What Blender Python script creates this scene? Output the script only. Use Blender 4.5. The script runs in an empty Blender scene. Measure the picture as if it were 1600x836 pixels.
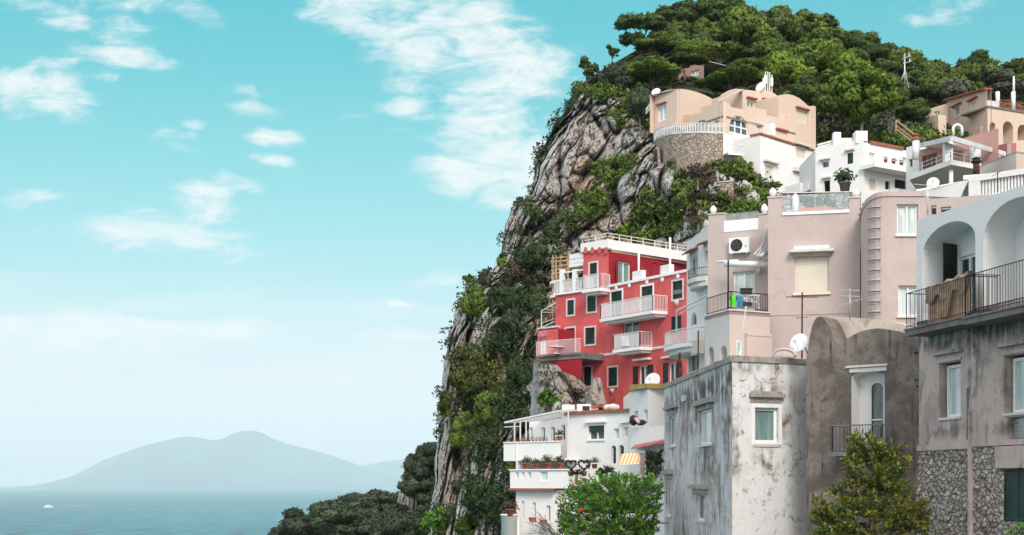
import bpy, bmesh, math, random
import numpy as np
from mathutils import Vector, Matrix, noise as mnoise
random.seed(7); rng = np.random.default_rng(7)
SC = bpy.context.scene; COL = SC.collection
R = math.radians; PI = math.pi
FPX, CX, HY = 2200.0, 800.0, 753.0      # focal length in photo pixels, centre column, horizon row
SEA_Z = -120.0

def P(x, y, D):
    """world point seen at photo column x, row y, at distance D"""
    return Vector(((x-CX)*D/FPX, D, (HY-y)*D/FPX))

# ---------------------------------------------------------------- camera
cam = bpy.data.cameras.new('camera'); co = bpy.data.objects.new('camera', cam); COL.objects.link(co)
cam.sensor_width = 36; cam.lens = 36*FPX/1600; cam.shift_y = (HY-418)/1600
cam.clip_start = 0.5; cam.clip_end = 200000
co.location = (0, 0, 0); co.rotation_euler = (R(90), 0, 0)
SC.camera = co
SC.render.engine = 'CYCLES'
SC.cycles.use_denoising = True
try: SC.cycles.denoiser = 'OPENIMAGEDENOISE'
except Exception: pass
SC.cycles.max_bounces = 6; SC.cycles.diffuse_bounces = 3; SC.cycles.glossy_bounces = 3
SC.cycles.transmission_bounces = 4; SC.cycles.transparent_max_bounces = 8; SC.cycles.volume_bounces = 2
SC.cycles.caustics_reflective = False; SC.cycles.caustics_refractive = False
SC.cycles.sample_clamp_indirect = 6
SC.view_settings.view_transform = 'Standard'; SC.view_settings.look = 'None'
SC.view_settings.gamma = 1.0; SC.view_settings.use_curve_mapping = False
SC.view_settings.exposure = 1.35

# ---------------------------------------------------------------- node helpers
class NT:
    def __init__(s, tree): s.t = tree
    def n(s, typ, **kw):
        nd = s.t.nodes.new(typ)
        for k, v in kw.items(): setattr(nd, k, v)
        return nd
    def set(s, inp, v):
        if isinstance(v, bpy.types.NodeSocket): s.t.links.new(v, inp)
        else: inp.default_value = v
    def math(s, op, a, b=None, c=None, clamp=False):
        nd = s.n('ShaderNodeMath', operation=op); nd.use_clamp = clamp
        s.set(nd.inputs[0], a)
        if b is not None: s.set(nd.inputs[1], b)
        if c is not None: s.set(nd.inputs[2], c)
        return nd.outputs[0]
    def vmath(s, op, a, b=None):
        nd = s.n('ShaderNodeVectorMath', operation=op); s.set(nd.inputs[0], a)
        if b is not None: s.set(nd.inputs[1], b)
        return nd.outputs['Value'] if op in ('LENGTH', 'DOT_PRODUCT') else nd.outputs[0]
    def mapr(s, v, a, b, c=0.0, d=1.0, smooth=True):
        nd = s.n('ShaderNodeMapRange'); nd.interpolation_type = 'SMOOTHSTEP' if smooth else 'LINEAR'
        s.set(nd.inputs[0], v)
        for i, q in enumerate((a, b, c, d)): s.set(nd.inputs[1+i], q)
        return nd.outputs[0]
    def mix(s, f, a, b, mode='MIX'):
        nd = s.n('ShaderNodeMix', data_type='RGBA', blend_type=mode); nd.clamp_factor = True
        s.set(nd.inputs[0], f)
        s.set(nd.inputs[6], c4(a)); s.set(nd.inputs[7], c4(b))
        return nd.outputs[2]
    def noise(s, vec, scale, detail=4, rough=.5, dist=0.0, typ=None):
        nd = s.n('ShaderNodeTexNoise'); s.set(nd.inputs['Vector'], vec)
        nd.inputs['Scale'].default_value = scale; nd.inputs['Detail'].default_value = detail
        nd.inputs['Roughness'].default_value = rough; nd.inputs['Distortion'].default_value = dist
        return nd.outputs[0]
    def mapping(s, vec, loc=(0,0,0), rot=(0,0,0), sc=(1,1,1), typ='POINT'):
        nd = s.n('ShaderNodeMapping', vector_type=typ); s.set(nd.inputs[0], vec)
        nd.inputs[1].default_value = loc; nd.inputs[2].default_value = rot; nd.inputs[3].default_value = sc
        return nd.outputs[0]
    def ramp(s, f, stops, interp='LINEAR'):
        nd = s.n('ShaderNodeValToRGB'); s.set(nd.inputs[0], f); cr = nd.color_ramp; cr.interpolation = interp
        cr.elements[0].position = stops[0][0]; cr.elements[0].color = c4(stops[0][1])
        cr.elements[1].position = stops[-1][0]; cr.elements[1].color = c4(stops[-1][1])
        for p, c in stops[1:-1]:
            e = cr.elements.new(p); e.color = c4(c)
        return nd.outputs[0]
def c4(c):
    if isinstance(c, bpy.types.NodeSocket): return c
    if isinstance(c, (int, float)): return (c, c, c, 1)
    return tuple(c) if len(c) == 4 else (*c, 1)
def lin(r, g, b):
    f = lambda u: (u/255/12.92) if u/255 <= .04045 else ((u/255+.055)/1.055)**2.4
    return (f(r), f(g), f(b))

# ---------------------------------------------------------------- sun and sky
SUN_EL, SUN_AZ = R(36), R(171)            # azimuth from +Y (view direction) clockwise: behind the camera, to the right
sdir = Vector((math.sin(SUN_AZ)*math.cos(SUN_EL), math.cos(SUN_AZ)*math.cos(SUN_EL), math.sin(SUN_EL)))
sl = bpy.data.lights.new('sun', 'SUN'); sl.energy = 1.2; sl.angle = R(22); sl.color = (1.0, .93, .85)
so = bpy.data.objects.new('sun', sl); COL.objects.link(so); so.rotation_euler = sdir.to_track_quat('Z', 'Y').to_euler()
so.location = sdir*300

W = bpy.data.worlds.new('World'); SC.world = W; W.use_nodes = True
w = NT(W.node_tree); W.node_tree.nodes.clear()
out = w.n('ShaderNodeOutputWorld'); bg = w.n('ShaderNodeBackground'); w.t.links.new(bg.outputs[0], out.inputs[0])
sky = w.n('ShaderNodeTexSky', sky_type='NISHITA'); sky.sun_disc = False
sky.sun_elevation = SUN_EL; sky.sun_rotation = SUN_AZ; sky.altitude = 120; sky.air_density = 1.0; sky.dust_density = 1.5; sky.ozone_density = 1.0
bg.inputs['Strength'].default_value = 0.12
tc = w.n('ShaderNodeTexCoord'); sx = w.n('ShaderNodeSeparateXYZ'); w.t.links.new(tc.outputs['Generated'], sx.inputs[0])
el = w.math('ARCTAN2', sx.outputs[2], w.math('SQRT', w.math('ADD', w.math('MULTIPLY', sx.outputs[0], sx.outputs[0]), w.math('MULTIPLY', sx.outputs[1], sx.outputs[1]))))
elf = w.math('MULTIPLY', el, 1/0.6, clamp=True)       # 0..0.6 rad of elevation -> 0..1
TINT = [(0.0,(2.1,2.2,2.75)),(.006,(2.0,2.1,2.7)),(.04,(1.62,1.56,2.05)),(.085,(1.44,1.25,1.48)),(.13,(1.31,1.16,1.2)),(.189,(1.13,1.20,1.09)),(.241,(.876,1.22,1.04)),(.314,(.68,1.29,1.03)),(.371,(.53,1.34,1.02)),(.421,(.40,1.36,1.03)),(.463,(.29,1.38,1.05)),(.504,(.21,1.40,1.07)),(.542,(.16,1.43,1.10)),(.75,(.3,1.5,1.2)),(1.0,(.8,1.3,1.1))]
EX = SC.view_settings.exposure
tint = w.ramp(elf, [(p, tuple(q/4 for q in c)) for p, c in TINT])
skyc = w.mix(1.0, sky.outputs[0], tint, 'MULTIPLY')
skyc = w.vmath('SCALE', skyc); skyc.node.inputs['Scale'].default_value = 4.0/2**EX
# clouds: directions projected on a plane ahead of the place, so each cloud keeps its own spot in the sky
yy = w.math('MAXIMUM', sx.outputs[1], .02)
cu, cv = w.math('DIVIDE', sx.outputs[0], yy), w.math('DIVIDE', sx.outputs[2], yy)
cmb = w.n('ShaderNodeCombineXYZ'); w.set(cmb.inputs[0], cu); w.set(cmb.inputs[1], cv)
uv = cmb.outputs[0]
wn = w.n('ShaderNodeTexNoise'); w.set(wn.inputs['Vector'], uv); wn.inputs['Scale'].default_value = 14; wn.inputs['Detail'].default_value = 3
wv = w.vmath('SCALE', w.vmath('SUBTRACT', wn.outputs['Color'], (.5,.5,.5))); wv.node.inputs['Scale'].default_value = .03
uvw = w.vmath('ADD', uv, wv)
# (column, row, half-width, half-height, tilt deg, strength) in the photograph's angular scale
BL = [(45,8,60,14,10,.7),(130,34,100,16,12,.65),(190,5,110,14,6,.6),(305,22,40,12,8,.55),(60,128,88,24,8,1.0),(85,152,72,20,12,.9),(170,84,95,13,5,.95),(160,106,28,9,6,.6),(70,90,80,12,0,.4),(30,160,60,26,10,.55),
 (380,143,26,10,14,.6),(392,172,42,11,6,.7),(428,213,48,9,2,.95),(430,243,38,7,3,.7),(312,196,32,7,10,.6),(275,216,40,9,6,.55),(290,240,35,9,10,.5),
 (60,305,70,12,0,.5),(240,365,150,26,4,1.0),(320,320,60,26,-8,.8),(370,288,45,10,0,.5),(230,382,60,16,0,.5),
 (590,14,130,40,16,1.1),(700,66,140,52,22,1.25),(745,36,100,34,16,1.0),(780,110,125,40,4,1.2),(855,105,50,26,0,1.1),(640,50,90,40,20,1.0),(650,125,50,15,4,.7),(640,160,55,13,-3,.75),(712,160,34,15,2,.7),
 (760,205,95,40,4,1.2),(775,250,110,44,0,1.25),(800,290,70,36,8,1.1),(735,215,75,30,0,1.0),(570,170,30,14,12,.3),(660,200,50,12,4,.35),(900,75,30,10,0,.35),
 (90,527,290,20,-1,1.9),(40,520,190,24,0,1.6),(190,511,170,11,-2,1.6),(330,524,90,8,0,1.2),(590,478,60,6,-2,1.1),(640,530,80,10,-2,.9),(680,440,50,8,-4,.45),(420,558,40,9,2,.35),(530,585,190,11,-1,.9),(300,600,300,20,0,.7),(560,600,120,8,0,.4),(100,570,190,14,0,.25),
 (1450,18,50,14,6,.7),(1480,4,60,12,0,.4),(10,428,25,6,0,.4),
 (-250,60,190,40,8,.8),(-350,300,200,30,0,.7),(1900,60,160,40,6,.7),(2000,300,200,40,0,.6)]
acc = None
for (bx, by, bw, bh, tl, st) in BL:
    mp = w.mapping(uvw, ((bx-CX)/FPX, (HY-by)/FPX, 0), (0, 0, -R(tl)), (bw*1.6/FPX, bh*2.1/FPX, 1), 'TEXTURE')
    f = w.mapr(w.vmath('LENGTH', mp), 1.0, 0.1, 0.0, st)
    acc = f if acc is None else w.math('MAXIMUM', acc, f)
n1 = w.noise(w.mapping(uv, sc=(1, 2.6, 1), rot=(0,0,R(-9))), 20, 9, .64, .7)
n2 = w.noise(w.mapping(uv, sc=(1, 2.2, 1), rot=(0,0,R(14))), 60, 7, .68, .3)
nn = w.math('ADD', w.math('MULTIPLY', n1, .72), w.math('MULTIPLY', n2, .28))
dens = w.math('ADD', w.math('MINIMUM', w.math('MULTIPLY', acc, .95), .88), w.math('MULTIPLY', w.math('SUBTRACT', nn, .50), 3.9))
dens = w.math('MULTIPLY', w.mapr(dens, .04, 1.25), w.mapr(acc, 0.0, .3))
# thin veil near the horizon
veil = w.math('MULTIPLY', w.mapr(w.noise(w.mapping(uv, sc=(1, 11, 1)), 7, 7, .6), .42, .68), w.mapr(el, .17, .05, 0, .85))
dens = w.math('MAXIMUM', w.math('MULTIPLY', dens, .93), veil)
hid = w.math('MULTIPLY', w.mapr(sx.outputs[1], .66, .88), w.mapr(el, .62, .42))     # the open teal sky over the sea; round it an unseen neutral sky is added as bright fill
CLOUD = tuple(q/.12/2**EX for q in lin(253, 255, 255))
final = w.mix(w.math('MULTIPLY', dens, .97), skyc, CLOUD)
fill_mix = w.mapr(w.noise(w.mapping(tc.outputs['Generated'], sc=(1, 1, 2.2)), 2.6, 7, .6), .36, .66, .65, .95)
fill_sky = w.mix(fill_mix, sky.outputs[0], tuple(q*1.34/.12/2**EX for q in (1.0, .975, .955)))  # neutral sky brightened beyond its own level, added as fill light
final = w.mix(hid, fill_sky, final)
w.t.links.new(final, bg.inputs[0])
try: W.cycles.sampling_method = 'MANUAL'; W.cycles.sample_map_resolution = 1024
except Exception: pass

# ================================================================ objects, parts, materials
ORG = {}
def tag(o, label=None, cat=None, group=None, kind=None):
    if label: o['label'] = label
    if cat: o['category'] = cat
    if group: o['group'] = group
    if kind: o['kind'] = kind
    return o
def thing(name, label, cat, loc, group=None):
    o = bpy.data.objects.new(name, None); COL.objects.link(o); o.location = loc
    o.empty_display_size = .3; ORG[o.name] = Vector(loc)
    return tag(o, label, cat, group)
class MB:
    """collects faces in world coordinates; build() links them as one mesh object"""
    def __init__(s): s.v = []; s.f = []; s.mi = []; s.sm = []; s.cur = 0; s.smooth = False
    def add(s, vs, fs):
        b = len(s.v); s.v.extend([tuple(q) for q in vs])
        for f in fs: s.f.append(tuple(b+i for i in f)); s.mi.append(s.cur); s.sm.append(s.smooth)
    def quad(s, a, b, c, d): s.add([a, b, c, d], [(0, 1, 2, 3)])
    def hexa(s, p):   # 8 points: bottom ring 0-3, top ring 4-7
        s.add(p, [(3,2,1,0), (4,5,6,7), (0,1,5,4), (1,2,6,5), (2,3,7,6), (3,0,4,7)])
    def box(s, c, sz, ax=None):
        x, y, z = (sz[0]/2, sz[1]/2, sz[2]/2); M = ax or Matrix.Identity(3); c = Vector(c)
        s.hexa([c + M @ Vector(q) for q in ((-x,-y,-z),(x,-y,-z),(x,y,-z),(-x,y,-z),(-x,-y,z),(x,-y,z),(x,y,z),(-x,y,z))])
    def tube(s, pts, r, n=6, r2=None, cap=True):
        pts = [Vector(p) for p in pts]; k = len(pts); rs = r if isinstance(r, (list, tuple)) else [r + ((r2 if r2 is not None else r)-r)*i/max(1, k-1) for i in range(k)]
        vs = []; fs = []; u = None
        for i, p in enumerate(pts):
            t = (pts[min(i+1, k-1)] - pts[max(i-1, 0)])
            if t.length < 1e-9: t = Vector((0, 0, 1))
            t.normalize()
            if u is None: u = t.orthogonal().normalized()
            else:
                u = (u - t*u.dot(t)); u = u.normalized() if u.length > 1e-6 else t.orthogonal().normalized()
            w_ = t.cross(u)
            for j in range(n):
                a = 2*PI*j/n; vs.append(p + (u*math.cos(a) + w_*math.sin(a))*rs[i])
        for i in range(k-1):
            for j in range(n): fs.append((i*n+j, i*n+(j+1) % n, (i+1)*n+(j+1) % n, (i+1)*n+j))
        if cap: fs.append(tuple(range(n-1, -1, -1))); fs.append(tuple((k-1)*n+j for j in range(n)))
        sm = s.smooth; s.smooth = n > 5; s.add(vs, fs); s.smooth = sm
    def lathe(s, c, prof, n=12, ax=None):   # prof: (radius, height)
        M = ax or Matrix.Identity(3); c = Vector(c); vs = []; fs = []
        for r, h in prof:
            for j in range(n): a = 2*PI*j/n; vs.append(c + M @ Vector((r*math.cos(a), r*math.sin(a), h)))
        for i in range(len(prof)-1):
            for j in range(n): fs.append((i*n+j, i*n+(j+1) % n, (i+1)*n+(j+1) % n, (i+1)*n+j))
        fs.append(tuple(range(n-1, -1, -1))); fs.append(tuple((len(prof)-1)*n+j for j in range(n)))
        sm = s.smooth; s.smooth = True; s.add(vs, fs); s.smooth = sm
    def blob(s, c, r, sub=1, jit=.15, seed=0, sq=(1, 1, 1)):
        bm = bmesh.new(); bmesh.ops.create_icosphere(bm, subdivisions=sub, radius=1); rr = random.Random(seed)
        vs = []
        for v in bm.verts:
            k = r*(1 + rr.uniform(-jit, jit)); vs.append((c[0]+v.co.x*k*sq[0], c[1]+v.co.y*k*sq[1], c[2]+v.co.z*k*sq[2]))
        bm.verts.ensure_lookup_table(); fs = [tuple(v.index for v in f.verts) for f in bm.faces]; bm.free(); s.add(vs, fs)
    def build(s, name, mat, parent=None, label=None, smooth=False, origin=None):
        me = bpy.data.meshes.new(name); V = np.array(s.v, dtype=float).reshape(-1, 3)
        if parent is not None: org = np.array(ORG[parent.name])
        elif origin is not None: org = np.array(origin, dtype=float)
        else: org = np.array(((V[:,0].min()+V[:,0].max())/2, (V[:,1].min()+V[:,1].max())/2, V[:,2].min()))
        me.from_pydata((V-org).tolist(), [], s.f)
        for m in (mat if isinstance(mat, (list, tuple)) else [mat]): me.materials.append(m)
        if any(s.mi): me.polygons.foreach_set('material_index', s.mi)
        me.polygons.foreach_set('use_smooth', [True]*len(s.f) if smooth else s.sm)
        me.update(); o = bpy.data.objects.new(name, me); COL.objects.link(o)
        if parent is not None:
            o.parent = parent; ORG[o.name] = ORG[parent.name]
        else: o.location = org.tolist(); ORG[o.name] = Vector(org)
        if label: o['label'] = label
        return o
def part(name, mat, parent, fn, label=None):
    m = MB(); fn(m); return m.build(name, mat, parent, label)

MATS = {}
def pbr(name):
    m = bpy.data.materials.new(name); m.use_nodes = True; nt = NT(m.node_tree); b = m.node_tree.nodes['Principled BSDF']
    MATS[name] = m; return m, nt, b
def plain(name, col, rough=.7, metal=0.0, var=.12, scale=1.5, spec=.3, bump=0.0):
    m, t, b = pbr(name); co_ = t.n('ShaderNodeTexCoord').outputs['Object']
    n = t.noise(co_, scale, 5, .6)
    dk = tuple(c*(1-var*1.6) for c in col); lt = tuple(min(1, c*(1+var)) for c in col)
    t.set(b.inputs['Base Color'], t.mix(t.mapr(n, .3, .7), dk, lt)); b.inputs['Roughness'].default_value = rough
    b.inputs['Metallic'].default_value = metal; b.inputs['Specular IOR Level'].default_value = spec
    if bump:
        bp = t.n('ShaderNodeBump'); bp.inputs['Strength'].default_value = bump; bp.inputs['Distance'].default_value = .02
        t.set(bp.inputs['Height'], t.noise(co_, scale*14, 4, .6)); t.t.links.new(bp.outputs[0], b.inputs['Normal'])
    return m
def plaster(name, col, patch, dirt, amt=.3, dirtamt=.4, sc=.35, crack=0.0, bump=.35, streak=.5, speck=0.0, thr=.52, stains=()):
    """aged render: broad patches, vertical run-off streaks, specks where the coat has come off"""
    m, t, b = pbr(name); co_ = t.n('ShaderNodeTexCoord').outputs['Object']
    big = t.noise(co_, sc, 6, .62, .6); mid = t.noise(co_, sc*4, 6, .65, .3); fine = t.noise(co_, sc*22, 5, .7)
    c = t.mix(t.mapr(fine, .2, .8, 0, .55), col, tuple(q*.9 for q in col))
    c = t.mix(t.math('MULTIPLY', t.mapr(t.math('ADD', t.math('MULTIPLY', big, .6), t.math('MULTIPLY', mid, .4)), thr-.06, thr+.10), amt), c, patch)
    st = t.noise(t.mapping(co_, sc=(1, 1, .10)), sc*9, 6, .65, .2)
    sm_ = t.math('MULTIPLY', t.mapr(st, .52, .72), t.mapr(big, .38, .62))
    c = t.mix(t.math('MULTIPLY', sm_, streak*dirtamt*1.6), c, dirt)
    c = t.mix(t.math('MULTIPLY', t.mapr(t.noise(co_, sc*2.3, 8, .72, 1.0), .56, .70), dirtamt), c, dirt)
    h = fine
    if speck:
        sp = t.math('MULTIPLY', t.mapr(t.noise(co_, sc*9, 8, .75, .8), .585, .625), t.mapr(mid, .42, .60))
        c = t.mix(t.math('MULTIPLY', sp, speck), c, tuple(q*.45+.02 for q in patch)); h = t.math('SUBTRACT', fine, t.math('MULTIPLY', sp, .8))
    if crack:
        v = t.n('ShaderNodeTexVoronoi', feature='DISTANCE_TO_EDGE'); wn_ = t.n('ShaderNodeTexNoise'); t.set(wn_.inputs['Vector'], co_); wn_.inputs['Scale'].default_value = 2.2; wn_.inputs['Detail'].default_value = 5
        o_ = t.vmath('SCALE', wn_.outputs['Color']); o_.node.inputs['Scale'].default_value = .9
        t.set(v.inputs['Vector'], t.vmath('ADD', co_, o_)); v.inputs['Scale'].default_value = 1.1
        cr = t.math('MULTIPLY', t.mapr(v.outputs['Distance'], .022, .006), t.mapr(mid, .48, .56))
        c = t.mix(t.math('MULTIPLY', cr, crack), c, (.20, .135, .10)); h = t.math('SUBTRACT', h, cr)
    for (cc, rr_, am) in stains:   # run-off and soot at known spots of the wall
        dd = t.vmath('LENGTH', t.mapping(co_, tuple(cc), (0, 0, 0), rr_, 'TEXTURE')); sm2 = t.math('MULTIPLY', t.mapr(dd, 1.15, .25), t.mapr(t.math('ADD', t.math('MULTIPLY', mid, .5), t.math('MULTIPLY', st, .5)), .40, .58, 0, am))
        c = t.mix(sm2, c, dirt)
    t.set(b.inputs['Base Color'], c); b.inputs['Roughness'].default_value = .9; b.inputs['Specular IOR Level'].default_value = .2
    bp = t.n('ShaderNodeBump'); bp.inputs['Strength'].default_value = bump; bp.inputs['Distance'].default_value = .03
    t.set(bp.inputs['Height'], t.math('ADD', h, t.math('MULTIPLY', mid, .8))); t.t.links.new(bp.outputs[0], b.inputs['Normal'])
    return m
def rubble(name, stones, mortar, scale=3.2, mix=.75):
    """irregular stone wall"""
    m, t, b = pbr(name); co_ = t.n('ShaderNodeTexCoord').outputs['Object']
    wn_ = t.n('ShaderNodeTexNoise'); t.set(wn_.inputs['Vector'], co_); wn_.inputs['Scale'].default_value = scale*.55; wn_.inputs['Detail'].default_value = 3
    o_ = t.vmath('SCALE', wn_.outputs['Color']); o_.node.inputs['Scale'].default_value = .22*4/scale
    q = t.mapping(t.vmath('ADD', co_, o_), sc=(1, 1, 1.45))
    v = t.n('ShaderNodeTexVoronoi', feature='F1'); t.set(v.inputs['Vector'], q); v.inputs['Scale'].default_value = scale
    e = t.n('ShaderNodeTexVoronoi', feature='DISTANCE_TO_EDGE'); t.set(e.inputs['Vector'], q); e.inputs['Scale'].default_value = scale
    sp = t.n('ShaderNodeSeparateColor'); t.t.links.new(v.outputs['Color'], sp.inputs[0])
    c = t.ramp(sp.outputs[0], [(0, stones[0]), (.35, stones[1]), (.7, stones[2]), (1, stones[3])])
    fn = t.noise(co_, scale*5, 6, .7)
    c = t.mix(t.mapr(fn, .3, .8, 0, .6), c, tuple(x*.55 for x in stones[1]))
    ed = t.mapr(t.math('ADD', e.outputs['Distance'], t.math('MULTIPLY', t.math('SUBTRACT', fn, .5), .12)), .02, .10)
    c = t.mix(ed, mortar, c)
    c = t.mix(t.mapr(t.noise(co_, scale*.35, 6, .7), .5, .68, 0, 1-mix), c, tuple(x*.75 for x in mortar))
    t.set(b.inputs['Base Color'], c); b.inputs['Roughness'].default_value = .95; b.inputs['Specular IOR Level'].default_value = .15
    bp = t.n('ShaderNodeBump'); bp.inputs['Strength'].default_value = .9; bp.inputs['Distance'].default_value = .12/scale*3
    t.set(bp.inputs['Height'], t.math('ADD', ed, t.math('MULTIPLY', fn, .5))); t.t.links.new(bp.outputs[0], b.inputs['Normal'])
    return m
def glass(name, col, rough=.08, curtain=None):
    m, t, b = pbr(name); co_ = t.n('ShaderNodeTexCoord').outputs['Object']
    n = t.noise(t.mapping(co_, sc=(1, 1, .15)), 5, 3, .5)
    t.set(b.inputs['Base Color'], t.mix(t.mapr(n, .4, .62), col, curtain or tuple(q*.6 for q in col)))
    b.inputs['Roughness'].default_value = rough; b.inputs['Specular IOR Level'].default_value = .6
    return m
def clear(name, tintc=(.8, .92, .95), alpha=.14):
    m, t, b = pbr(name); b.inputs['Base Color'].default_value = c4(tintc); b.inputs['Roughness'].default_value = .05
    b.inputs['Alpha'].default_value = alpha; b.inputs['Specular IOR Level'].default_value = .6
    return m
def leafmat(name, cols, rough=.6, trans=.25, nscale=.6):
    m, t, b = pbr(name); co_ = t.n('ShaderNodeTexCoord').outputs['Object']
    oi = t.n('ShaderNodeObjectInfo'); at = t.n('ShaderNodeAttribute'); at.attribute_name = 'tone'
    f = t.math('ADD', t.math('MULTIPLY', t.noise(co_, nscale, 3, .6), .55), t.math('MULTIPLY', at.outputs['Fac'], .45))
    f = t.math('ADD', f, t.math('MULTIPLY', t.math('SUBTRACT', oi.outputs['Random'], .5), .16))
    c = t.ramp(f, [(.22, cols[0]), (.5, cols[1]), (.78, cols[2])])
    t.set(b.inputs['Base Color'], c); b.inputs['Roughness'].default_value = rough; b.inputs['Specular IOR Level'].default_value = .25
    tr = t.n('ShaderNodeBsdfTranslucent'); t.set(tr.inputs[0], c); mx = t.n('ShaderNodeMixShader'); mx.inputs[0].default_value = trans
    t.t.links.new(b.outputs[0], mx.inputs[1]); t.t.links.new(tr.outputs[0], mx.inputs[2])
    t.t.links.new(mx.outputs[0], t.t.nodes['Material Output'].inputs[0])
    return m

# ================================================================ facade frame
class Face:
    """vertical wall plane through two plan points given as (photo column, distance); s runs left to right, n points at the viewer"""
    def __init__(s, x1, D1, x2, D2):
        s.a = Vector(((x1-CX)*D1/FPX, D1, 0)); s.b = Vector(((x2-CX)*D2/FPX, D2, 0))
        s.len = (s.b-s.a).length; s.u = (s.b-s.a)/s.len; s.n = Vector((s.u.y, -s.u.x, 0))
        if s.n.dot(-s.a) < 0: s.n = -s.n
        s.ax = Matrix((s.u, -s.n, Vector((0, 0, 1)))).transposed()
    def p(s, q, z, d=0.0): return s.a + s.u*q + s.n*d + Vector((0, 0, z))
    def at(s, x, y, d=0.0):
        """(s, z) where the sight line through (x, y) meets the plane moved out by d"""
        ray = Vector(((x-CX)/FPX, 1, (HY-y)/FPX)); o = s.a + s.n*d
        k = o.dot(s.n)/ray.dot(s.n); w_ = ray*k; return ((w_-o).dot(s.u), w_.z)
    def rect(s, x1, y1, x2, y2, d=0.0):
        xm, ym = (x1+x2)/2, (y1+y2)/2
        return (s.at(x1, ym, d)[0], s.at(xm, y2, d)[1], s.at(x2, ym, d)[0], s.at(xm, y1, d)[1])   # s0, z0, s1, z1
    def box(s, m, s0, z0, s1, z1, d0, d1):
        m.hexa([s.p(s0, z0, d1), s.p(s1, z0, d1), s.p(s1, z0, d0), s.p(s0, z0, d0), s.p(s0, z1, d1), s.p(s1, z1, d1), s.p(s1, z1, d0), s.p(s0, z1, d0)])
    def sub(s, s0, s1, d=0.0):
        f = Face.__new__(Face); f.a = s.p(s0, 0, d); f.b = s.p(s1, 0, d); f.len = s1-s0; f.u, f.n, f.ax = s.u, s.n, s.ax; return f

def arch_pts(s0, s1, z0, z1, n=14, spring=None):
    """outline of an arched opening, from the lower left up and over to the lower right"""
    c, r = (s0+s1)/2, (s1-s0)/2; sp = z1-r if spring is None else spring; h = z1-sp
    return [(s0, z0)] + [(c - r*math.cos(PI*i/n), sp + h*math.sin(PI*i/n)) for i in range(n+1)] + [(s1, z0)]
def wall(m, F, s0, s1, z0, z1, holes=(), depth=.22, d=0.0, top=None):
    """front skin with real openings and reveals; a hole is (s0, z0, s1, z1[, 'arch'[, spring]])"""
    H_ = [h for h in holes]
    cs = sorted(set([s0, s1] + [min(max(h[0], s0), s1) for h in H_] + [min(max(h[2], s0), s1) for h in H_]))
    cz = sorted(set([z0, z1] + [min(max(h[1], z0), z1) for h in H_] + [min(max(h[3], z0), z1) for h in H_]))
    for i in range(len(cs)-1):
        for j in range(len(cz)-1):
            a, b, c, e = cs[i], cs[i+1], cz[j], cz[j+1]
            if b-a < 1e-5 or e-c < 1e-5: continue
            mx, mz = (a+b)/2, (c+e)/2
            if any(h[0] < mx < h[2] and h[1] < mz < h[3] for h in H_): continue
            m.quad(F.p(a, c, d), F.p(b, c, d), F.p(b, e, d), F.p(a, e, d))
    for h in H_:
        a, c, b, e = h[:4]
        if len(h) > 4:
            sp = h[5] if len(h) > 5 else None
            pts = arch_pts(a, b, c, e, spring=sp); k = len(pts)//2
            for i in range(1, len(pts)-2):
                p, q = pts[i], pts[i+1]; cx = a if i < k else b
                if i+1 <= k or i >= k:
                    m.add([F.p(p[0], p[1], d), F.p(q[0], q[1], d), F.p(cx, e, d)], [(0, 1, 2)])
        else: pts = [(a, c), (a, e), (b, e), (b, c)]
        for i in range(len(pts)-1):
            p, q = pts[i], pts[i+1]; m.quad(F.p(p[0], p[1], d), F.p(q[0], q[1], d), F.p(q[0], q[1], d-depth), F.p(p[0], p[1], d-depth))
        m.quad(F.p(a, c, d), F.p(b, c, d), F.p(b, c, d-depth), F.p(a, c, d-depth))
def shell(m, corners, z0, z1, skip=(), top=True):
    """plain walls round a list of plan corners (Vectors), skipping the listed edges, and a flat top"""
    k = len(corners)
    for i in range(k):
        if i in skip: continue
        a, b = corners[i], corners[(i+1) % k]
        m.quad((a.x, a.y, z0), (b.x, b.y, z0), (b.x, b.y, z1), (a.x, a.y, z1))
    if top: m.add([(c.x, c.y, z1-.003) for c in corners], [tuple(range(k))])
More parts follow.
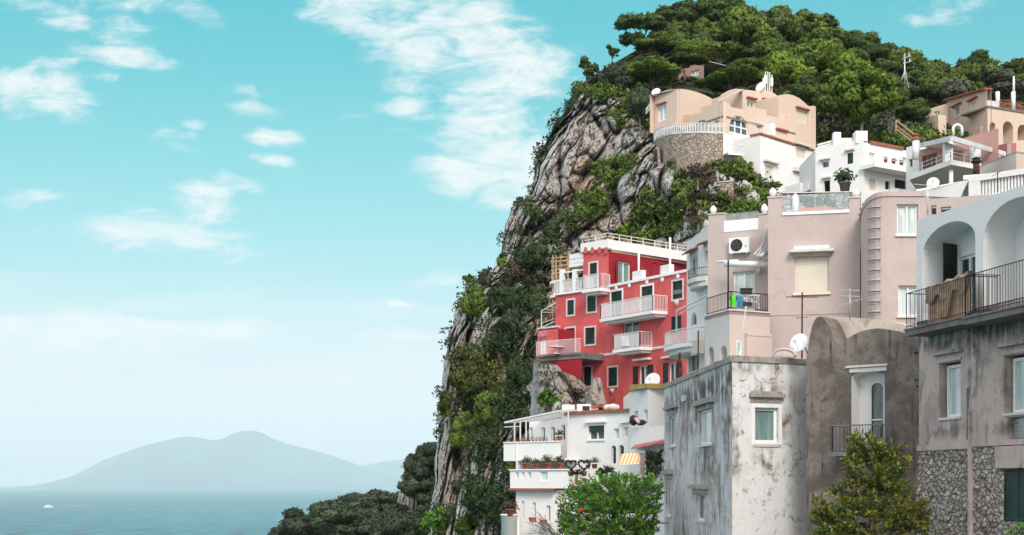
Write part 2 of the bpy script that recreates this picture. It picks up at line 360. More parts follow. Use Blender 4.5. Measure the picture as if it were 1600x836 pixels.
def window(F, h, parent, frame, pane, dep=.12, fw=.06, mull=(1,), trans=(), name='window', sill=None, shutters=None, surround=None, smat=None, proud=.03, arch=False, sillmat=None, label=None):
    """a window set in the hole h: frame with mullions, pane, sill, surround and shutters as sub-parts"""
    s0, z0, s1, z1 = h[:4]; m = MB(); d0, d1 = -dep-.05, -dep
    if arch:
        pts = arch_pts(s0, s1, z0, z1, spring=(h[5] if len(h) > 5 else None))
        m.tube([F.p(a, b, -dep-.02) for a, b in pts], fw*.6, 4)
        F.box(m, s0, z0, s1, z0+fw, d0, d1)
    else:
        F.box(m, s0, z0, s0+fw, z1, d0, d1); F.box(m, s1-fw, z0, s1, z1, d0, d1)
        F.box(m, s0+fw, z0, s1-fw, z0+fw, d0, d1); F.box(m, s0+fw, z1-fw, s1-fw, z1, d0, d1)
    W_ = s1-s0
    for i in range(1, len(mull)+1 if mull and mull != (1,) else 2):
        if not mull: break
        t_ = mull[i-1] if mull != (1,) else .5
        zt = z1-fw
        if arch:
            r_ = W_/2; sp = (h[5] if len(h) > 5 else z1-r_); zt = sp + (z1-sp)*math.sqrt(max(0, 1-((t_-.5)*2)**2)) - .01
        F.box(m, s0+W_*t_-fw*.5, z0+fw, s0+W_*t_+fw*.5, zt, d0-.003, d1+.012)
    for t_ in trans:
        z = z0+(z1-z0)*t_; F.box(m, s0+fw, z-fw*.4, s1-fw, z+fw*.4, d0+.004, d1-.006)
    o = m.build(name, frame, parent, label)
    m = MB()
    if arch:
        m.add([F.p(a, b, -dep-.06) for a, b in pts], [tuple(range(len(pts)))])
    else: F.box(m, s0+.005, z0+.005, s1-.005, z1-.005, -dep-.075, -dep-.052)
    m.build('pane', pane, o)
    if sill:
        m = MB(); F.box(m, s0-.08, z0-.07, s1+.08, z0-.002, -dep+.01, sill); m.build('sill', sillmat or smat or frame, o)
    if surround:
        m = MB(); q = surround
        F.box(m, s0-q, z0-q, s0-.002, z1+q, -.01, proud); F.box(m, s1+.002, z0-q, s1+q, z1+q, -.01, proud)
        F.box(m, s0, z1+.002, s1, z1+q, -.01, proud-.003); F.box(m, s0, z0-q, s1, z0-.002, -.01, proud+.02)
        m.build('surround', smat or frame, o)
    if shutters:
        mat, mode = shutters
        if mode == 'closed': louvre(F, s0+.01, z0+.01, (s0+s1)/2-.01, z1-.01, -.05, mat, o); louvre(F, (s0+s1)/2+.01, z0+.01, s1-.01, z1-.01, -.05, mat, o)
        elif mode == 'open': louvre(F, s0-W_*.5-.02, z0, s0-.02, z1, .06, mat, o); louvre(F, s1+.02, z0, s1+W_*.5+.02, z1, .06, mat, o)
    return o
def louvre(F, s0, z0, s1, z1, d, mat, parent, name='shutter'):
    m = MB(); fw = .045
    F.box(m, s0, z0, s0+fw, z1, d-.03, d+.01); F.box(m, s1-fw, z0, s1, z1, d-.03, d+.01)
    F.box(m, s0+fw, z0, s1-fw, z0+fw, d-.03, d+.01); F.box(m, s0+fw, z1-fw, s1-fw, z1, d-.03, d+.01)
    m.quad(F.p(s0+fw, z0+fw, d-.028), F.p(s1-fw, z0+fw, d-.028), F.p(s1-fw, z1-fw, d-.028), F.p(s0+fw, z1-fw, d-.028))
    k = max(4, int((z1-z0)/.07)); st = (z1-z0-2*fw)/k
    for i in range(k):
        z = z0+fw+st*i
        m.quad(F.p(s0+fw, z+.004, d+.006), F.p(s1-fw, z+.004, d+.006), F.p(s1-fw, z+st*.95, d-.022), F.p(s0+fw, z+st*.95, d-.022))
    return m.build(name, mat, parent)
def railing(F, s0, s1, z, h, d, mat, parent, step=.12, r=.011, rail=.02, rets=None, name='railing', mids=()):
    m = MB(); path = []
    if rets: path.append((s0, d-rets))
    path += [(s0, d), (s1, d)]
    if rets: path.append((s1, d-rets))
    for (a, da), (b, db) in zip(path[:-1], path[1:]):
        L = math.hypot(b-a, db-da); k = max(1, round(L/step))
        for zz, rr in ((z+h, rail), (z+.08, rail*.8), *[(z+h*q, rail*.7) for q in mids]):
            m.tube([F.p(a, zz, da), F.p(b, zz, db)], rr, 5)
        for i in range(k+1):
            t_ = i/k; q, dq = a+(b-a)*t_, da+(db-da)*t_
            m.tube([F.p(q, z, dq), F.p(q, z+h, dq)], rail if i in (0, k) else r, 4)
    return m.build(name, mat, parent)

# ================================================================ sea, far mountain, haze
def sea_mat():
    m, t, b = pbr('sea_water'); co_ = t.n('ShaderNodeTexCoord').outputs['Object']
    n1 = t.noise(t.mapping(co_, sc=(1, .16, 1)), .022, 5, .7); n2 = t.noise(t.mapping(co_, sc=(.5, .5, 1), rot=(0,0,.3)), .0012, 5, .6)
    c = t.mix(t.mapr(n1, .36, .64), lin(0, 42, 58), lin(14, 116, 130)); c = t.mix(t.mapr(n2, .42, .62, 0, .5), c, lin(40, 122, 134))
    t.set(b.inputs['Base Color'], c); b.inputs['Roughness'].default_value = .35; b.inputs['Specular IOR Level'].default_value = .06
    bp = t.n('ShaderNodeBump'); bp.inputs['Strength'].default_value = .5; bp.inputs['Distance'].default_value = 6
    t.set(bp.inputs['Height'], n1); t.t.links.new(bp.outputs[0], b.inputs['Normal']); return m
m = MB()
ys = [-3000, 0, 400, 1500, 4000, 9000, 20000, 36000]
for i in range(len(ys)-1):
    for j in range(8):
        xa, xb = -30000+j*7500, -30000+(j+1)*7500
        m.quad((xa, ys[i], SEA_Z), (xb, ys[i], SEA_Z), (xb, ys[i+1], SEA_Z), (xa, ys[i+1], SEA_Z))
tag(m.build('sea', sea_mat(), origin=(0, 0, SEA_Z)), kind='structure')

def mountain(name, prof, D, depth, mat, seed, label):
    """a far massif: ridge line from the outline, flanks falling to the sea in front and behind"""
    xs = np.linspace(prof[0][0], prof[-1][0], 160); hs = np.interp(xs, [p[0] for p in prof], [p[1] for p in prof]); k = 26
    vs = []; fs = []
    for i, (x, y) in enumerate(zip(xs, hs)):
        H = max(5, (HY-y)*D/FPX-SEA_Z)
        for j in range(k):
            t_ = (j/(k-1))*2-1; sh = max(0, 1-abs(t_))**1.35
            X = (x-CX)*D/FPX; Y = D + t_*depth*(.35+.65*H/1300)
            nz = mnoise.fractal(Vector((X/1600, Y/1600, seed)), 1.0, 2.0, 6)
            vs.append((X, Y, SEA_Z-3 + H*sh*(1+.30*nz*(1-sh)) + (H*.02*nz if sh > .98 else 0)))
    for i in range(len(xs)-1):
        for j in range(k-1): a = i*k+j; fs.append((a, a+k, a+k+1, a+1))
    mm = MB(); mm.add(vs, fs); return tag(mm.build(name, mat, smooth=True), kind='structure')
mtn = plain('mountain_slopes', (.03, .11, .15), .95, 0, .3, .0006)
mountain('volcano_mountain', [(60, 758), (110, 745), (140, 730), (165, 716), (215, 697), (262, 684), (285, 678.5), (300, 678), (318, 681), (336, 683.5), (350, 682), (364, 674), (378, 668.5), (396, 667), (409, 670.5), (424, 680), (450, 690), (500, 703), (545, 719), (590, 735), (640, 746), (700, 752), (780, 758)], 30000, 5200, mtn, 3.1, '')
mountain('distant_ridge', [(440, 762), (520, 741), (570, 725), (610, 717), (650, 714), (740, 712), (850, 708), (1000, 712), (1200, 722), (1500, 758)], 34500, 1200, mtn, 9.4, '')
# low coast at the mountain's foot, with towns too far away to make out
m = MB(); rr = random.Random(4)
coast = plain('coast_towns', (.16, .17, .16), .95, 0, .4, .004)
vs = []; fs = []
for i in range(90):
    X = -14500 + i*210; Y = 26800 + 500*math.sin(i*.21) + rr.uniform(-120, 120)
    vs += [(X, Y, SEA_Z-3), (X, Y+250, SEA_Z+18+rr.uniform(0, 20)), (X, Y+1800, SEA_Z+60), (X, Y+3500, SEA_Z-3)]
for i in range(89):
    for j in range(3): a = i*4+j; fs.append((a, a+4, a+5, a+1))


HZC = (.835, .97, 1.0, 1); HZD = 4.9e-5
hz = bpy.data.materials.new('haze_air'); hz.use_nodes = True; hz.node_tree.nodes.clear(); t = NT(hz.node_tree)
ho = t.n('ShaderNodeOutputMaterial'); pv = t.n('ShaderNodeVolumePrincipled'); t.t.links.new(pv.outputs[0], ho.inputs['Volume'])
pv.inputs['Color'].default_value = HZC; pv.inputs['Density'].default_value = HZD; pv.inputs['Anisotropy'].default_value = 0.0
m = MB(); m.box((0, 16500, 640), (62000, 41000, 1524)); tag(m.build('haze', hz), kind='stuff')

# ---------------------------------------------------------------- the ferry with its wake
fb = P(76, 793, 0); D_ = 120*FPX/(793-HY); bp_ = Vector(((76-CX)*D_/FPX, D_, SEA_Z))
wh = plain('boat_white', (.85, .86, .87), .4); gl = glass('boat_glass', (.05, .07, .09))
foam = plain('wake_foam', (.85, .9, .9), .8, 0, .1, .05)
bt = thing('ferry', 'small white ferry trailing foam on the open sea', 'boat', bp_)
m = MB(); L = 22
rings = [(-L, 5.2), (-L*.6, 6), (0, 6.2), (L*.5, 4.8), (L*.85, 2), (L, .2)]
vs = []; fs = []
for x, b_ in rings: vs += [bp_+Vector((x, -b_*.7, 0)), bp_+Vector((x, -b_, 6)), bp_+Vector((x, b_, 6)), bp_+Vector((x, b_*.7, 0))]
for i in range(5):
    for j in range(4): a = i*4+j; c_ = i*4+(j+1) % 4; fs.append((a, c_, c_+4, a+4))
fs.append((3, 2, 1, 0)); m.add(vs, fs); m.build('hull', wh, bt)
m = MB(); m.box(bp_+Vector((-3, 0, 8.2)), (26, 9, 4.2)); m.box(bp_+Vector((0, 0, 11.6)), (15, 7, 2.6)); m.build('cabin', wh, bt)
m = MB(); m.box(bp_+Vector((-3, 0, 8.6)), (25, 9.1, 1.3)); m.build('window_band', gl, bt)
m = MB(); m.box(bp_+Vector((-7, 0, 14.4)), (3.5, 3, 3)); m.build('funnel', MATS['boat_glass'], bt)
m = MB(); rr = random.Random(2)
vs = []; fs = []
for i in range(26):
    q = i/25; c_ = bp_+Vector((-L*.6+q*60, q*420, .4)); w_ = 3+q*9
    vs += [c_+Vector((-w_*rr.uniform(.7, 1.2), 0, 0)), c_+Vector((w_*rr.uniform(.7, 1.2), 0, 0))]
for i in range(25): fs.append((i*2, i*2+1, i*2+3, i*2+2))
m.add(vs, fs)
for s_ in (-1, 1):
    m.add([bp_+Vector((L, 0, .6)), bp_+Vector((-L*1.5, s_*11, .6)), bp_+Vector((-L*1.5, s_*7, .6))], [(0, 1, 2)])
m.build('wake', foam, bt)

# ================================================================ building materials
M_white = plaster('white_plaster', (.74, .725, .71), (.62, .60, .58), (.40, .37, .34), .35, .22, .25, speck=.15, thr=.54)
M_white2 = plaster('limewash', (.80, .79, .78), (.70, .69, .68), (.5, .48, .46), .4, .15, .3)
M_pink = plaster('pink_beige_render', (.50, .415, .39), (.42, .34, .32), (.33, .27, .25), .7, .42, .26, bump=.2)
M_pinkd = plaster('cream_render', (.58, .475, .42), (.50, .40, .35), (.45, .36, .32), .5, .15, .3)
M_red = plaster('red_render', (.63, .118, .118), (.45, .065, .068), (.70, .34, .32), .8, .45, .26, speck=.0, thr=.5, streak=.9)
M_reddk = plaster('dark_shaded_red_render', (.30, .018, .03), (.22, .015, .02), (.45, .2, .18), .6, .25, .3)  # darker red; also carries the annex side wall's shade in the colour
M_peach = plaster('peach_render', (.67, .52, .42), (.57, .44, .355), (.46, .36, .3), .6, .2, .16)
M_grey = plaster('weathered_grey_render', (.60, .60, .61), (.33, .285, .26), (.10, .085, .075), .85, .75, .36, crack=.12, speck=.7, streak=1.2, bump=.8, thr=.51)
M_greyl = plaster('flaking_whitewash', (.70, .70, .70), (.52, .47, .44), (.20, .16, .13), .7, .5, .40, crack=.3, speck=.9, streak=.9, bump=.8, thr=.53)
M_brown = plaster('dark_brown_render', (.135, .11, .096), (.27, .23, .205), (.04, .034, .03), .8, .8, .5, speck=.6, streak=1.0, bump=.9, thr=.49)
M_taupe = None
M_vault = plaster('stained_cream_render', (.62, .54, .47), (.42, .30, .23), (.2, .15, .12), .8, .5, .9, speck=.7)
M_conc = plaster('bare_concrete', (.20, .19, .185), (.13, .12, .115), (.06, .055, .05), .8, .6, .8)
M_coping = plaster('lichen_coping', (.36, .34, .31), (.20, .18, .16), (.07, .065, .055), .8, .7, 1.4, speck=.6)
M_stone = rubble('rubble_stone', [(.60, .55, .52), (.43, .37, .33), (.72, .68, .66), (.33, .26, .21)], (.17, .13, .11), 5.2)
M_stoneu = rubble('tan_masonry', [(.52, .42, .34), (.42, .33, .27), (.55, .48, .42), (.34, .27, .22)], (.26, .20, .165), 2.9, .6)
M_frame = plain('white_paint', (.80, .80, .79), .45, 0, .05)
M_framec = plain('cream_paint', (.72, .64, .54), .5, 0, .05)
M_trim = plaster('trim_plaster', (.66, .62, .60), (.5, .45, .43), (.3, .25, .23), .5, .35, .8)
M_green = plain('green_shutter_paint', (.012, .045, .035), .5, 0, .3)
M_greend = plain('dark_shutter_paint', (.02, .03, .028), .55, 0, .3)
M_glassd = glass('dark_glass', (.03, .045, .05), .08, (.10, .12, .12))
M_glassc = glass('curtained_glass', (.42, .50, .50), .12, (.62, .68, .67))
M_glassg = glass('green_glass', (.14, .23, .22), .1, (.22, .33, .31))
M_clear = clear('clear_glass'); M_milk = clear('frosted_glass', (.80, .83, .85), .34)
M_iron = plain('black_iron', (.018, .018, .02), .5, .3, .3)
M_rust = plain('rusty_iron', (.09, .035, .02), .8, .2, .5, 6)
M_wrail = plain('white_iron', (.66, .66, .66), .5, 0, .08)
M_galv = plain('galvanised_steel', (.5, .51, .52), .4, .5, .1)
M_roll = plain('cream_roller_slats', (.72, .66, .55), .5, 0, .03)
M_tile = plaster('terracotta_tiles', (.34, .12, .075), (.24, .10, .07), (.12, .08, .06), .7, .4, 1.2)
M_soff = plain('timber_soffit', (.42, .24, .19), .8, 0, .15, 1.2)
M_wood = plain('scaffold_timber', (.42, .27, .17), .8, 0, .25, 3)
M_cloth = plain('brown_cloth', (.36, .25, .19), .9, 0, .25, 2.5, .1)
M_clay = plain('terracotta_clay', (.45, .13, .07), .8, 0, .2, 3)
M_black = plain('black_plastic', (.02, .02, .022), .5, 0, .2)

class House:
    def __init__(s, name, label, cat, x, y, D, mat, group=None):
        s.root = thing(name, label, cat, P(x, y, D), group); s.m = MB(); s.mat = mat
    def face(s, F, x0, x1, z0, z1, specs=(), depth=.22, d=0.0, m=None, mx=True):
        """x0, x1: photo columns of the ends (mx) or lengths along the wall; specs: (col1,row1,col2,row2,kind) openings"""
        s0, s1 = (F.at(x0, 500, d)[0], F.at(x1, 500, d)[0]) if mx else (x0, x1)
        hs = []
        for sp in specs:
            r = F.rect(*sp[:4], d); hs.append((*r, 'arch') if 'arch' in sp[4] else r)
        wall(m or s.m, F, s0, s1, z0, z1, hs, depth, d)
        for h, sp in zip(hs, specs): opening(F, h, s.root, sp[4], sp[5] if len(sp) > 5 else {})
        return s0, s1
    def part(s, name, mat, fn, label=None): return part(name, mat, s.root, fn, label)
    def done(s, name='wall'): return s.m.build(name, s.mat, s.root)
def opening(F, h, root, kind, kw):
    k = kind.replace('arch', '').strip(); a = 'arch' in kind; kw = dict(kw)
    if k == 'shut':   window(F, h, root, M_frame, M_glassd, fw=.05, surround=.11, smat=M_trim, shutters=(M_green, 'closed'), **kw)
    elif k == 'shutp': window(F, h, root, M_frame, M_glassd, fw=.05, shutters=(M_green, 'closed'), **kw)
    elif k == 'open': window(F, h, root, M_frame, M_glassd, fw=.06, shutters=(M_greend, 'open'), **kw)
    elif k == 'dark': window(F, h, root, M_frame, M_glassd, fw=.05, arch=a, **kw)
    elif k == 'curt': window(F, h, root, M_frame, M_glassc, fw=.07, arch=a, **kw)
    elif k == 'teal': window(F, h, root, M_frame, M_glassg, fw=.06, arch=a, **kw)
    elif k == 'roll':
        o = window(F, h, root, M_framec, M_roll, fw=.05, mull=None, **kw)
        m = MB(); n = max(5, int((h[3]-h[1])/.085)); st = (h[3]-h[1]-.1)/n
        for i in range(n): F.box(m, h[0]+.05, h[1]+.05+i*st, h[2]-.05, h[1]+.05+(i+.86)*st, -.15, -.125)
        m.build('roller_shutter', M_roll, o)
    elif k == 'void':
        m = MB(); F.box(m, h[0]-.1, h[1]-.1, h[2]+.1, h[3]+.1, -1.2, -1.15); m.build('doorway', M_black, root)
def hood(F, x1, y1, x2, y2, d1, mat, root, name='window_hood', d0=-.02):
    r = F.rect(x1, y1, x2, y2); m = MB(); F.box(m, r[0], r[1], r[2], r[3], d0, d1); return m.build(name, mat, root)
def X_(x, D): return Vector(((x-CX)*D/FPX, D, 0))
def Z_(y, D): return (HY-y)*D/FPX
def slabp(m, pts, z0, z1):
    """a flat slab over plan points"""
    k = len(pts); vs = [(p.x, p.y, z0) for p in pts] + [(p.x, p.y, z1) for p in pts]
    m.add(vs, [tuple(range(k-1, -1, -1)), tuple(range(k, 2*k))] + [(i, (i+1) % k, k+(i+1) % k, k+i) for i in range(k)])
GZ = -9.0

# ---------------------------------------------------------------- house with the arched loggia, right edge
F1 = Face(1418, 42, 1600, 35.8); FE = F1.at(1760, 500)[0]; F1.len = FE
_o1 = P(1560, 836, 37)
def _s1(x, y, rx, rz, am): q = F1.at(x, y); return (F1.p(q[0], q[1])-_o1, (rx, rx*2.5, rz), am)
M_taupe = plaster('taupe_stucco', (.53, .44, .41), (.31, .26, .25), (.10, .085, .08), .8, .65, .42, speck=.2, streak=1.1, bump=.6, stains=[_s1(1500, 522, 1.6, .5, 1), _s1(1560, 505, 1.4, .6, 1), _s1(1445, 530, .8, .6, .9), _s1(1524, 560, .35, 1.3, .9), _s1(1484, 672, .8, .3, .7), _s1(1590, 600, .6, .8, .6), _s1(1590, 668, .9, .3, .8)])
H = House('loggia_house', 'taupe stucco house with white arched loggia above a rubble stone base at the right edge', 'house', 1560, 836, 37, M_white2)
s14 = F1.at(1432, 500)[0]; zfl = F1.at(1540, 478)[1]; ztop = 7.42; zfl2 = F1.at(1460, 506)[1]
s_a, s_b = F1.at(1441, 430)[0], F1.at(1524, 430)[0]; s_c = F1.at(1536.5, 430)[0]; s_d = s_c + 3.05
za = F1.at(1490, 345)[1]; zb = 7.3
spa = F1.at(1441, 399)[1]; spb = F1.at(1536, 374)[1]
DEP = 0.95
wall(H.m, F1, s14, FE, zfl, ztop, [(s_a, zfl+.001, s_b, za, 'arch', spa), (s_c, zfl+.001, s_d, zb, 'arch', spb)], DEP)
wall(H.m, F1, s14, s14+.02, zfl2-.3, zfl, [], .1)
zl = F1.at(1432, 345)[1]
H.m.add([F1.p(s14, ztop, 0), F1.p(FE, ztop, 0), F1.p(FE, ztop+.03, 0), F1.p(s14, zl, 0), F1.p(s14, ztop, -.3), F1.p(FE, ztop, -.3), F1.p(FE, ztop+.03, -.3), F1.p(s14, zl, -.3)], [(0,1,2,3), (3,2,6,7), (0,3,7,4), (5,4,7,6)])
s37_ = F1.at(1436, 600)[0]
H.m.quad(F1.p(s37_, GZ, -.02), F1.p(s37_, GZ, -7), F1.p(s37_, zfl, -7), F1.p(s37_, zfl, -.02)); H.m.quad(F1.p(s14, zfl-.3, 0), F1.p(s14, zfl-.3, -7), F1.p(s14, ztop, -7), F1.p(s14, ztop, 0))
H.m.quad(F1.p(s14, ztop, -.3), F1.p(FE, ztop, -.3), F1.p(FE, ztop, -7), F1.p(s14, ztop, -7))
H.m.quad(F1.p(s14, GZ, -7), F1.p(FE, GZ, -7), F1.p(FE, ztop, -7), F1.p(s14, ztop, -7))
H.m.quad(F1.p(FE, zfl, 0), F1.p(FE, zfl, -7), F1.p(FE, ztop+.03, -7), F1.p(FE, ztop+.03, 0))
H.part('end_wall', M_taupe, lambda m: m.quad(F1.p(FE, GZ, .06), F1.p(FE, GZ, -7), F1.p(FE, zfl, -7), F1.p(FE, zfl, .06)))
# back wall of the loggia with its door openings
dh = (F1.at(1497, 450, -DEP)[0], zfl-.2, F1.at(1530, 450, -DEP)[0], F1.at(1512, 399, -DEP)[1])
dh2 = (s_c+1.9, zfl, s_c+2.8, zfl+2.3)
wall(H.m, F1, s_a-.3, s_d+.3, zfl-.25, zb+.1, [dh, dh2], .15, -DEP+.01)
H.part('loggia_floor', M_conc, lambda m: F1.box(m, s_a-.2, zfl-.25, s_d+.2, zfl-.005, -DEP-.1, -.01))
# round-topped niche in the loggia's back wall
nb = F1.sub(0, FE, -DEP+.012); nx0, nx1 = nb.at(1452, 420)[0], nb.at(1472, 420)[0]
def _n(m):
    pts = arch_pts(nx0, nx1, zfl, nb.at(1462, 388)[1]); m.tube([nb.p(a, b, .02) for a, b in pts], .03, 5)
H.part('niche_moulding', M_white2, _n)
do = window(F1, dh, H.root, M_frame, M_glassd, dep=DEP+.05, fw=.08, mull=(.5,), name='loggia_door')
window(F1, dh2, H.root, M_frame, M_glassd, dep=DEP+.05, fw=.08, mull=(.5,), name='loggia_door')
q = nb.rect(1472, 403, 1493, 452); louvre(nb, q[0], q[1]-.4, q[2], q[3], .1, M_frame, H.root, 'white_shutter')
q = nb.at(1495, 430)[0]; m = MB(); m.hexa([nb.p(q, zfl, .02), nb.p(q+.05, zfl, .02), nb.p(q+.25, zfl, .55), nb.p(q+.2, zfl, .55), nb.p(q, zfl+2.2, .02), nb.p(q+.05, zfl+2.2, .02), nb.p(q+.25, zfl+2.2, .55), nb.p(q+.2, zfl+2.2, .55)]); m.build('door_leaf', M_greend, H.root)
q = F1.at(1546, 430, -.8); m = MB(); F1.box(m, q[0], zfl, q[0]+.5, zfl+1.95, -.85, -.8); m.build('open_shutter', M_frame, H.root)
c = nb.p(nb.at(1459, 401)[0], nb.at(1459, 401)[1], .1)
m = MB(); m.lathe(c, [(.05, -.16), (.10, -.1), (.115, 0), (.10, .1), (.05, .16)], 10); m.build('wall_lamp', M_rust, H.root)
# stucco storey
zst = F1.at(1480, 700)[1]; s37 = F1.at(1436, 600)[0]; s52 = F1.at(1520, 600)[0]
w1 = F1.rect(1467, 566, 1501, 653); w2 = F1.rect(1572, 553, 1624, 645); ac = F1.rect(1577, 651, 1612, 686)
m = MB()
wall(m, F1, s37, s52, zst, zfl2-.05, [w1], .3); wall(m, F1, s52, FE, zst, zfl-.05, [(w2[0], w2[1], w2[2], w2[3]), ac], .32, .06)
m.quad(F1.p(s52, zst, 0), F1.p(s52, zst, .06), F1.p(s52, zfl, .06), F1.p(s52, zfl, 0))
m.build('stucco_wall', M_taupe, H.root)
for r, d in ((w1, 0), (w2, .06)):
    o = window(F1, (r[0]+.10, r[1]+.02, r[2]-.04, r[3]-.06), H.root, M_frame, M_glassc, dep=.2-d, fw=.085, mull=(.52,) if d else None, sill=.05+d, sillmat=M_trim)
m = MB()
for r, d in ((w1, 0), (w2, .06)):
    m = MB(); F1.box(m, r[0]-.05, r[3]+.02, r[2]+.07, r[3]+.12, d-.02, d+.045); F1.box(m, r[0]-.22, r[3]+.24, r[2]+.12, r[3]+.33, d-.02, d+.14); m.build('lintel', M_taupe, H.root)
m = MB(); F1.box(m, ac[0], ac[1], ac[2], ac[3], -.26, -.15)
for i in range(9): F1.box(m, ac[0]+.04, ac[1]+.05+i*(ac[3]-ac[1]-.1)/9, ac[2]-.04, ac[1]+.08+i*(ac[3]-ac[1]-.1)/9, -.15, -.10)
m.build('ventilation_grille', M_galv, H.root)
# stone base
m = MB(); gs = F1.rect(1571, 733, 1612, 814)
def rough(mb, F, s0, s1, z0, z1, hole, step=.11, amp=.05, d=0.02, seed=1):
    ns, nz = int((s1-s0)/step), int((z1-z0)/step); idx = {}
    vs = []; fs = []
    for i in range(ns+1):
        for j in range(nz+1):
            a, b = s0+(s1-s0)*i/ns, z0+(z1-z0)*j/nz
            k = mnoise.voronoi(Vector((a*3.6, b*4.6, seed)))[0]; v = min(1, (k[1]-k[0])*2.4)
            vs.append(F.p(a, b, d + amp*(v-.5) + .02*mnoise.noise(Vector((a*9, b*9, seed))))); idx[i, j] = len(vs)-1
    for i in range(ns):
        for j in range(nz):
            a, b = s0+(s1-s0)*(i+.5)/ns, z0+(z1-z0)*(j+.5)/nz
            if hole and hole[0]-.02 < a < hole[2]+.02 and hole[1]-.02 < b < hole[3]+.02: continue
            fs.append((idx[i, j], idx[i+1, j], idx[i+1, j+1], idx[i, j+1]))
    mb.add(vs, fs)
rough(m, F1, s37, FE, GZ, zst+.1, gs, .045, .05)
m.build('stone_wall', M_stone, H.root, smooth=True)
ob = F1.rect(1560, 696, 1640, 731)
m = MB(); F1.box(m, ob[0], ob[1], ob[2], ob[3], -.05, .10); F1.box(m, s52-.06, GZ, s52+.04, F1.at(1520, 640)[1], -.02, .12)
F1.box(m, s37, zst-.05, s52-.06, zst+.12, -.02, .07); m.build('rough_render_patch', M_taupe, H.root)
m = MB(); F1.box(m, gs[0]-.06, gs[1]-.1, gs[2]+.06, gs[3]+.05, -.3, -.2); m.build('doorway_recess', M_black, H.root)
louvre(F1, gs[0], gs[1], (gs[0]+gs[2])/2+.03, gs[3], .03, M_green, H.root, 'green_shutter'); louvre(F1, (gs[0]+gs[2])/2+.04, gs[1], gs[2]+.1, gs[3], .03, M_green, H.root, 'green_shutter')
H.part('downpipe', M_conc, lambda m: m.tube([F1.p(s52-.1, zst+.2, .1), F1.p(s52-.1, zst+1.6, .1)], .03, 6))
# balconies
def bal(F, xa, xb, yt, yb, d, root, mat_s, mat_r, rh, step, yat=None, **kw):
    a = F.at(xa, yt, d)[0]; b = F.at(xb, yt, d)[0]; zt = F.at((xa+xb)/2, yt, d)[1]; zb_ = F.at((xa+xb)/2, yb, d)[1]
    m = MB(); F.box(m, a, zb_, b, zt, -.02, d); F.box(m, a-.02, zt-.05, b+.02, zt-.003, 0, d+.04); o = m.build('balcony_slab', mat_s, root)
    railing(F, a+.03, b-.03, zt, rh, d-.04, mat_r, root, step=step, **kw); return a, b, zt
a1 = bal(F1, 1414, 1522, 502, 514, .75, H.root, M_conc, M_iron, 1.02, .125, rets=.72, r=.0075, rail=.014)
a2 = bal(F1, 1506, 1700, 474, 487, .95, H.root, M_conc, M_iron, 1.08, .13, rets=.9, r=.0075, rail=.014)
H.done()
# cloth over the balcony screen
t_ = thing('covered_pallet', 'brown cloth draped over a slatted timber screen on the loggia balcony', 'cloth', F1.p(a1[0]+1.2, a1[2], .5))
b0, b1 = F1.at(1453, 470, .5)[0], F1.at(1519, 470, .5)[0]
zt0 = F1.at(1480, 443, .5)[1]; m = MB(); vs = []; fs = []; n_ = 30
for i in range(n_+1):
    s_ = b0+(b1-b0)*i/n_; zz = zt0 + .12*(i/n_) + .03*math.sin(i*.9)
    for j in range(9):
        v = j/8; dd = .62 if j < 2 else .64+.015*math.sin(i*1.7+j)
        z = zz - max(0, j-1)*.048*(1.25+.3*math.sin(i*.55)); dq = .40 if j == 0 else dd
        vs.append(F1.p(s_, z, dq))
for i in range(n_):
    for j in range(8): a = i*9+j; fs.append((a, a+1, a+10, a+9))
m.add(vs, fs); m.build('cloth', M_cloth, t_, smooth=True)
m = MB()
k_ = 16
for i in range(k_): F1.box(m, b0+(b1-b0)*i/k_+.01, a1[2]+.03, b0+(b1-b0)*(i+.8)/k_, zt0, .52, .55)
for z in (.25, .6): F1.box(m, b0, a1[2]+z, b1, a1[2]+z+.09, .50, .518)
m.build('pallet', plain('raw_timber', (.50, .32, .22), .8, 0, .2, 4), t_)
m = MB(); cs = F1.at(1483, 470, .6)[0]
m.add([F1.p(cs-.35, a1[2]+.05, .66), F1.p(cs-.05, a1[2]+.05, .68), F1.p(cs+.3, zt0-.3, .67), F1.p(cs+.12, zt0-.32, .66), F1.p(cs-.12, a1[2]+.5, .69)], [(0, 1, 2, 3, 4)])
m.build('hanging_fold', M_cloth, t_)

# ---------------------------------------------------------------- dark brown house with the curved parapet
F2 = Face(1260, 47.2, 1440, 44.4)
H = House('brown_house', 'dark brown weathered house with a curved parapet and a white niche balcony', 'house', 1350, 836, 45, M_brown)
cont = [(1260,556),(1263,540),(1266,522),(1270,506),(1275,497),(1281,494),(1287,497),(1293,506),(1299,520),(1305,532),(1311,537),(1318,533),(1330,525),(1345,518),(1358,514.5),(1370,513),(1384,514),(1398,517),(1415,522),(1440,527)]
zc = F2.at(1300, 560)[1]; nic = F2.rect(1330, 579, 1383, 704)
wall(H.m, F2, 0, F2.len, GZ, zc, [(nic[0], nic[1], nic[2], nic[3], 'arch', nic[3]-.18)], .55)
px = []
for i in range(len(cont)-1):
    for k in range(3): t_ = k/3; px.append((cont[i][0]*(1-t_)+cont[i+1][0]*t_, cont[i][1]*(1-t_)+cont[i+1][1]*t_))
px.append(cont[-1]); tp = [F2.at(*q) for q in px]
for (a, za_), (b, zb_) in zip(tp[:-1], tp[1:]):
    H.m.quad(F2.p(a, zc, 0), F2.p(b, zc, 0), F2.p(b, zb_, 0), F2.p(a, za_, 0))
    H.m.quad(F2.p(a, za_, 0), F2.p(b, zb_, 0), F2.p(b, zb_, -.9), F2.p(a, za_, -.9))
    H.m.quad(F2.p(a, zc, -.9), F2.p(b, zc, -.9), F2.p(b, zb_, -.9), F2.p(a, za_, -.9))
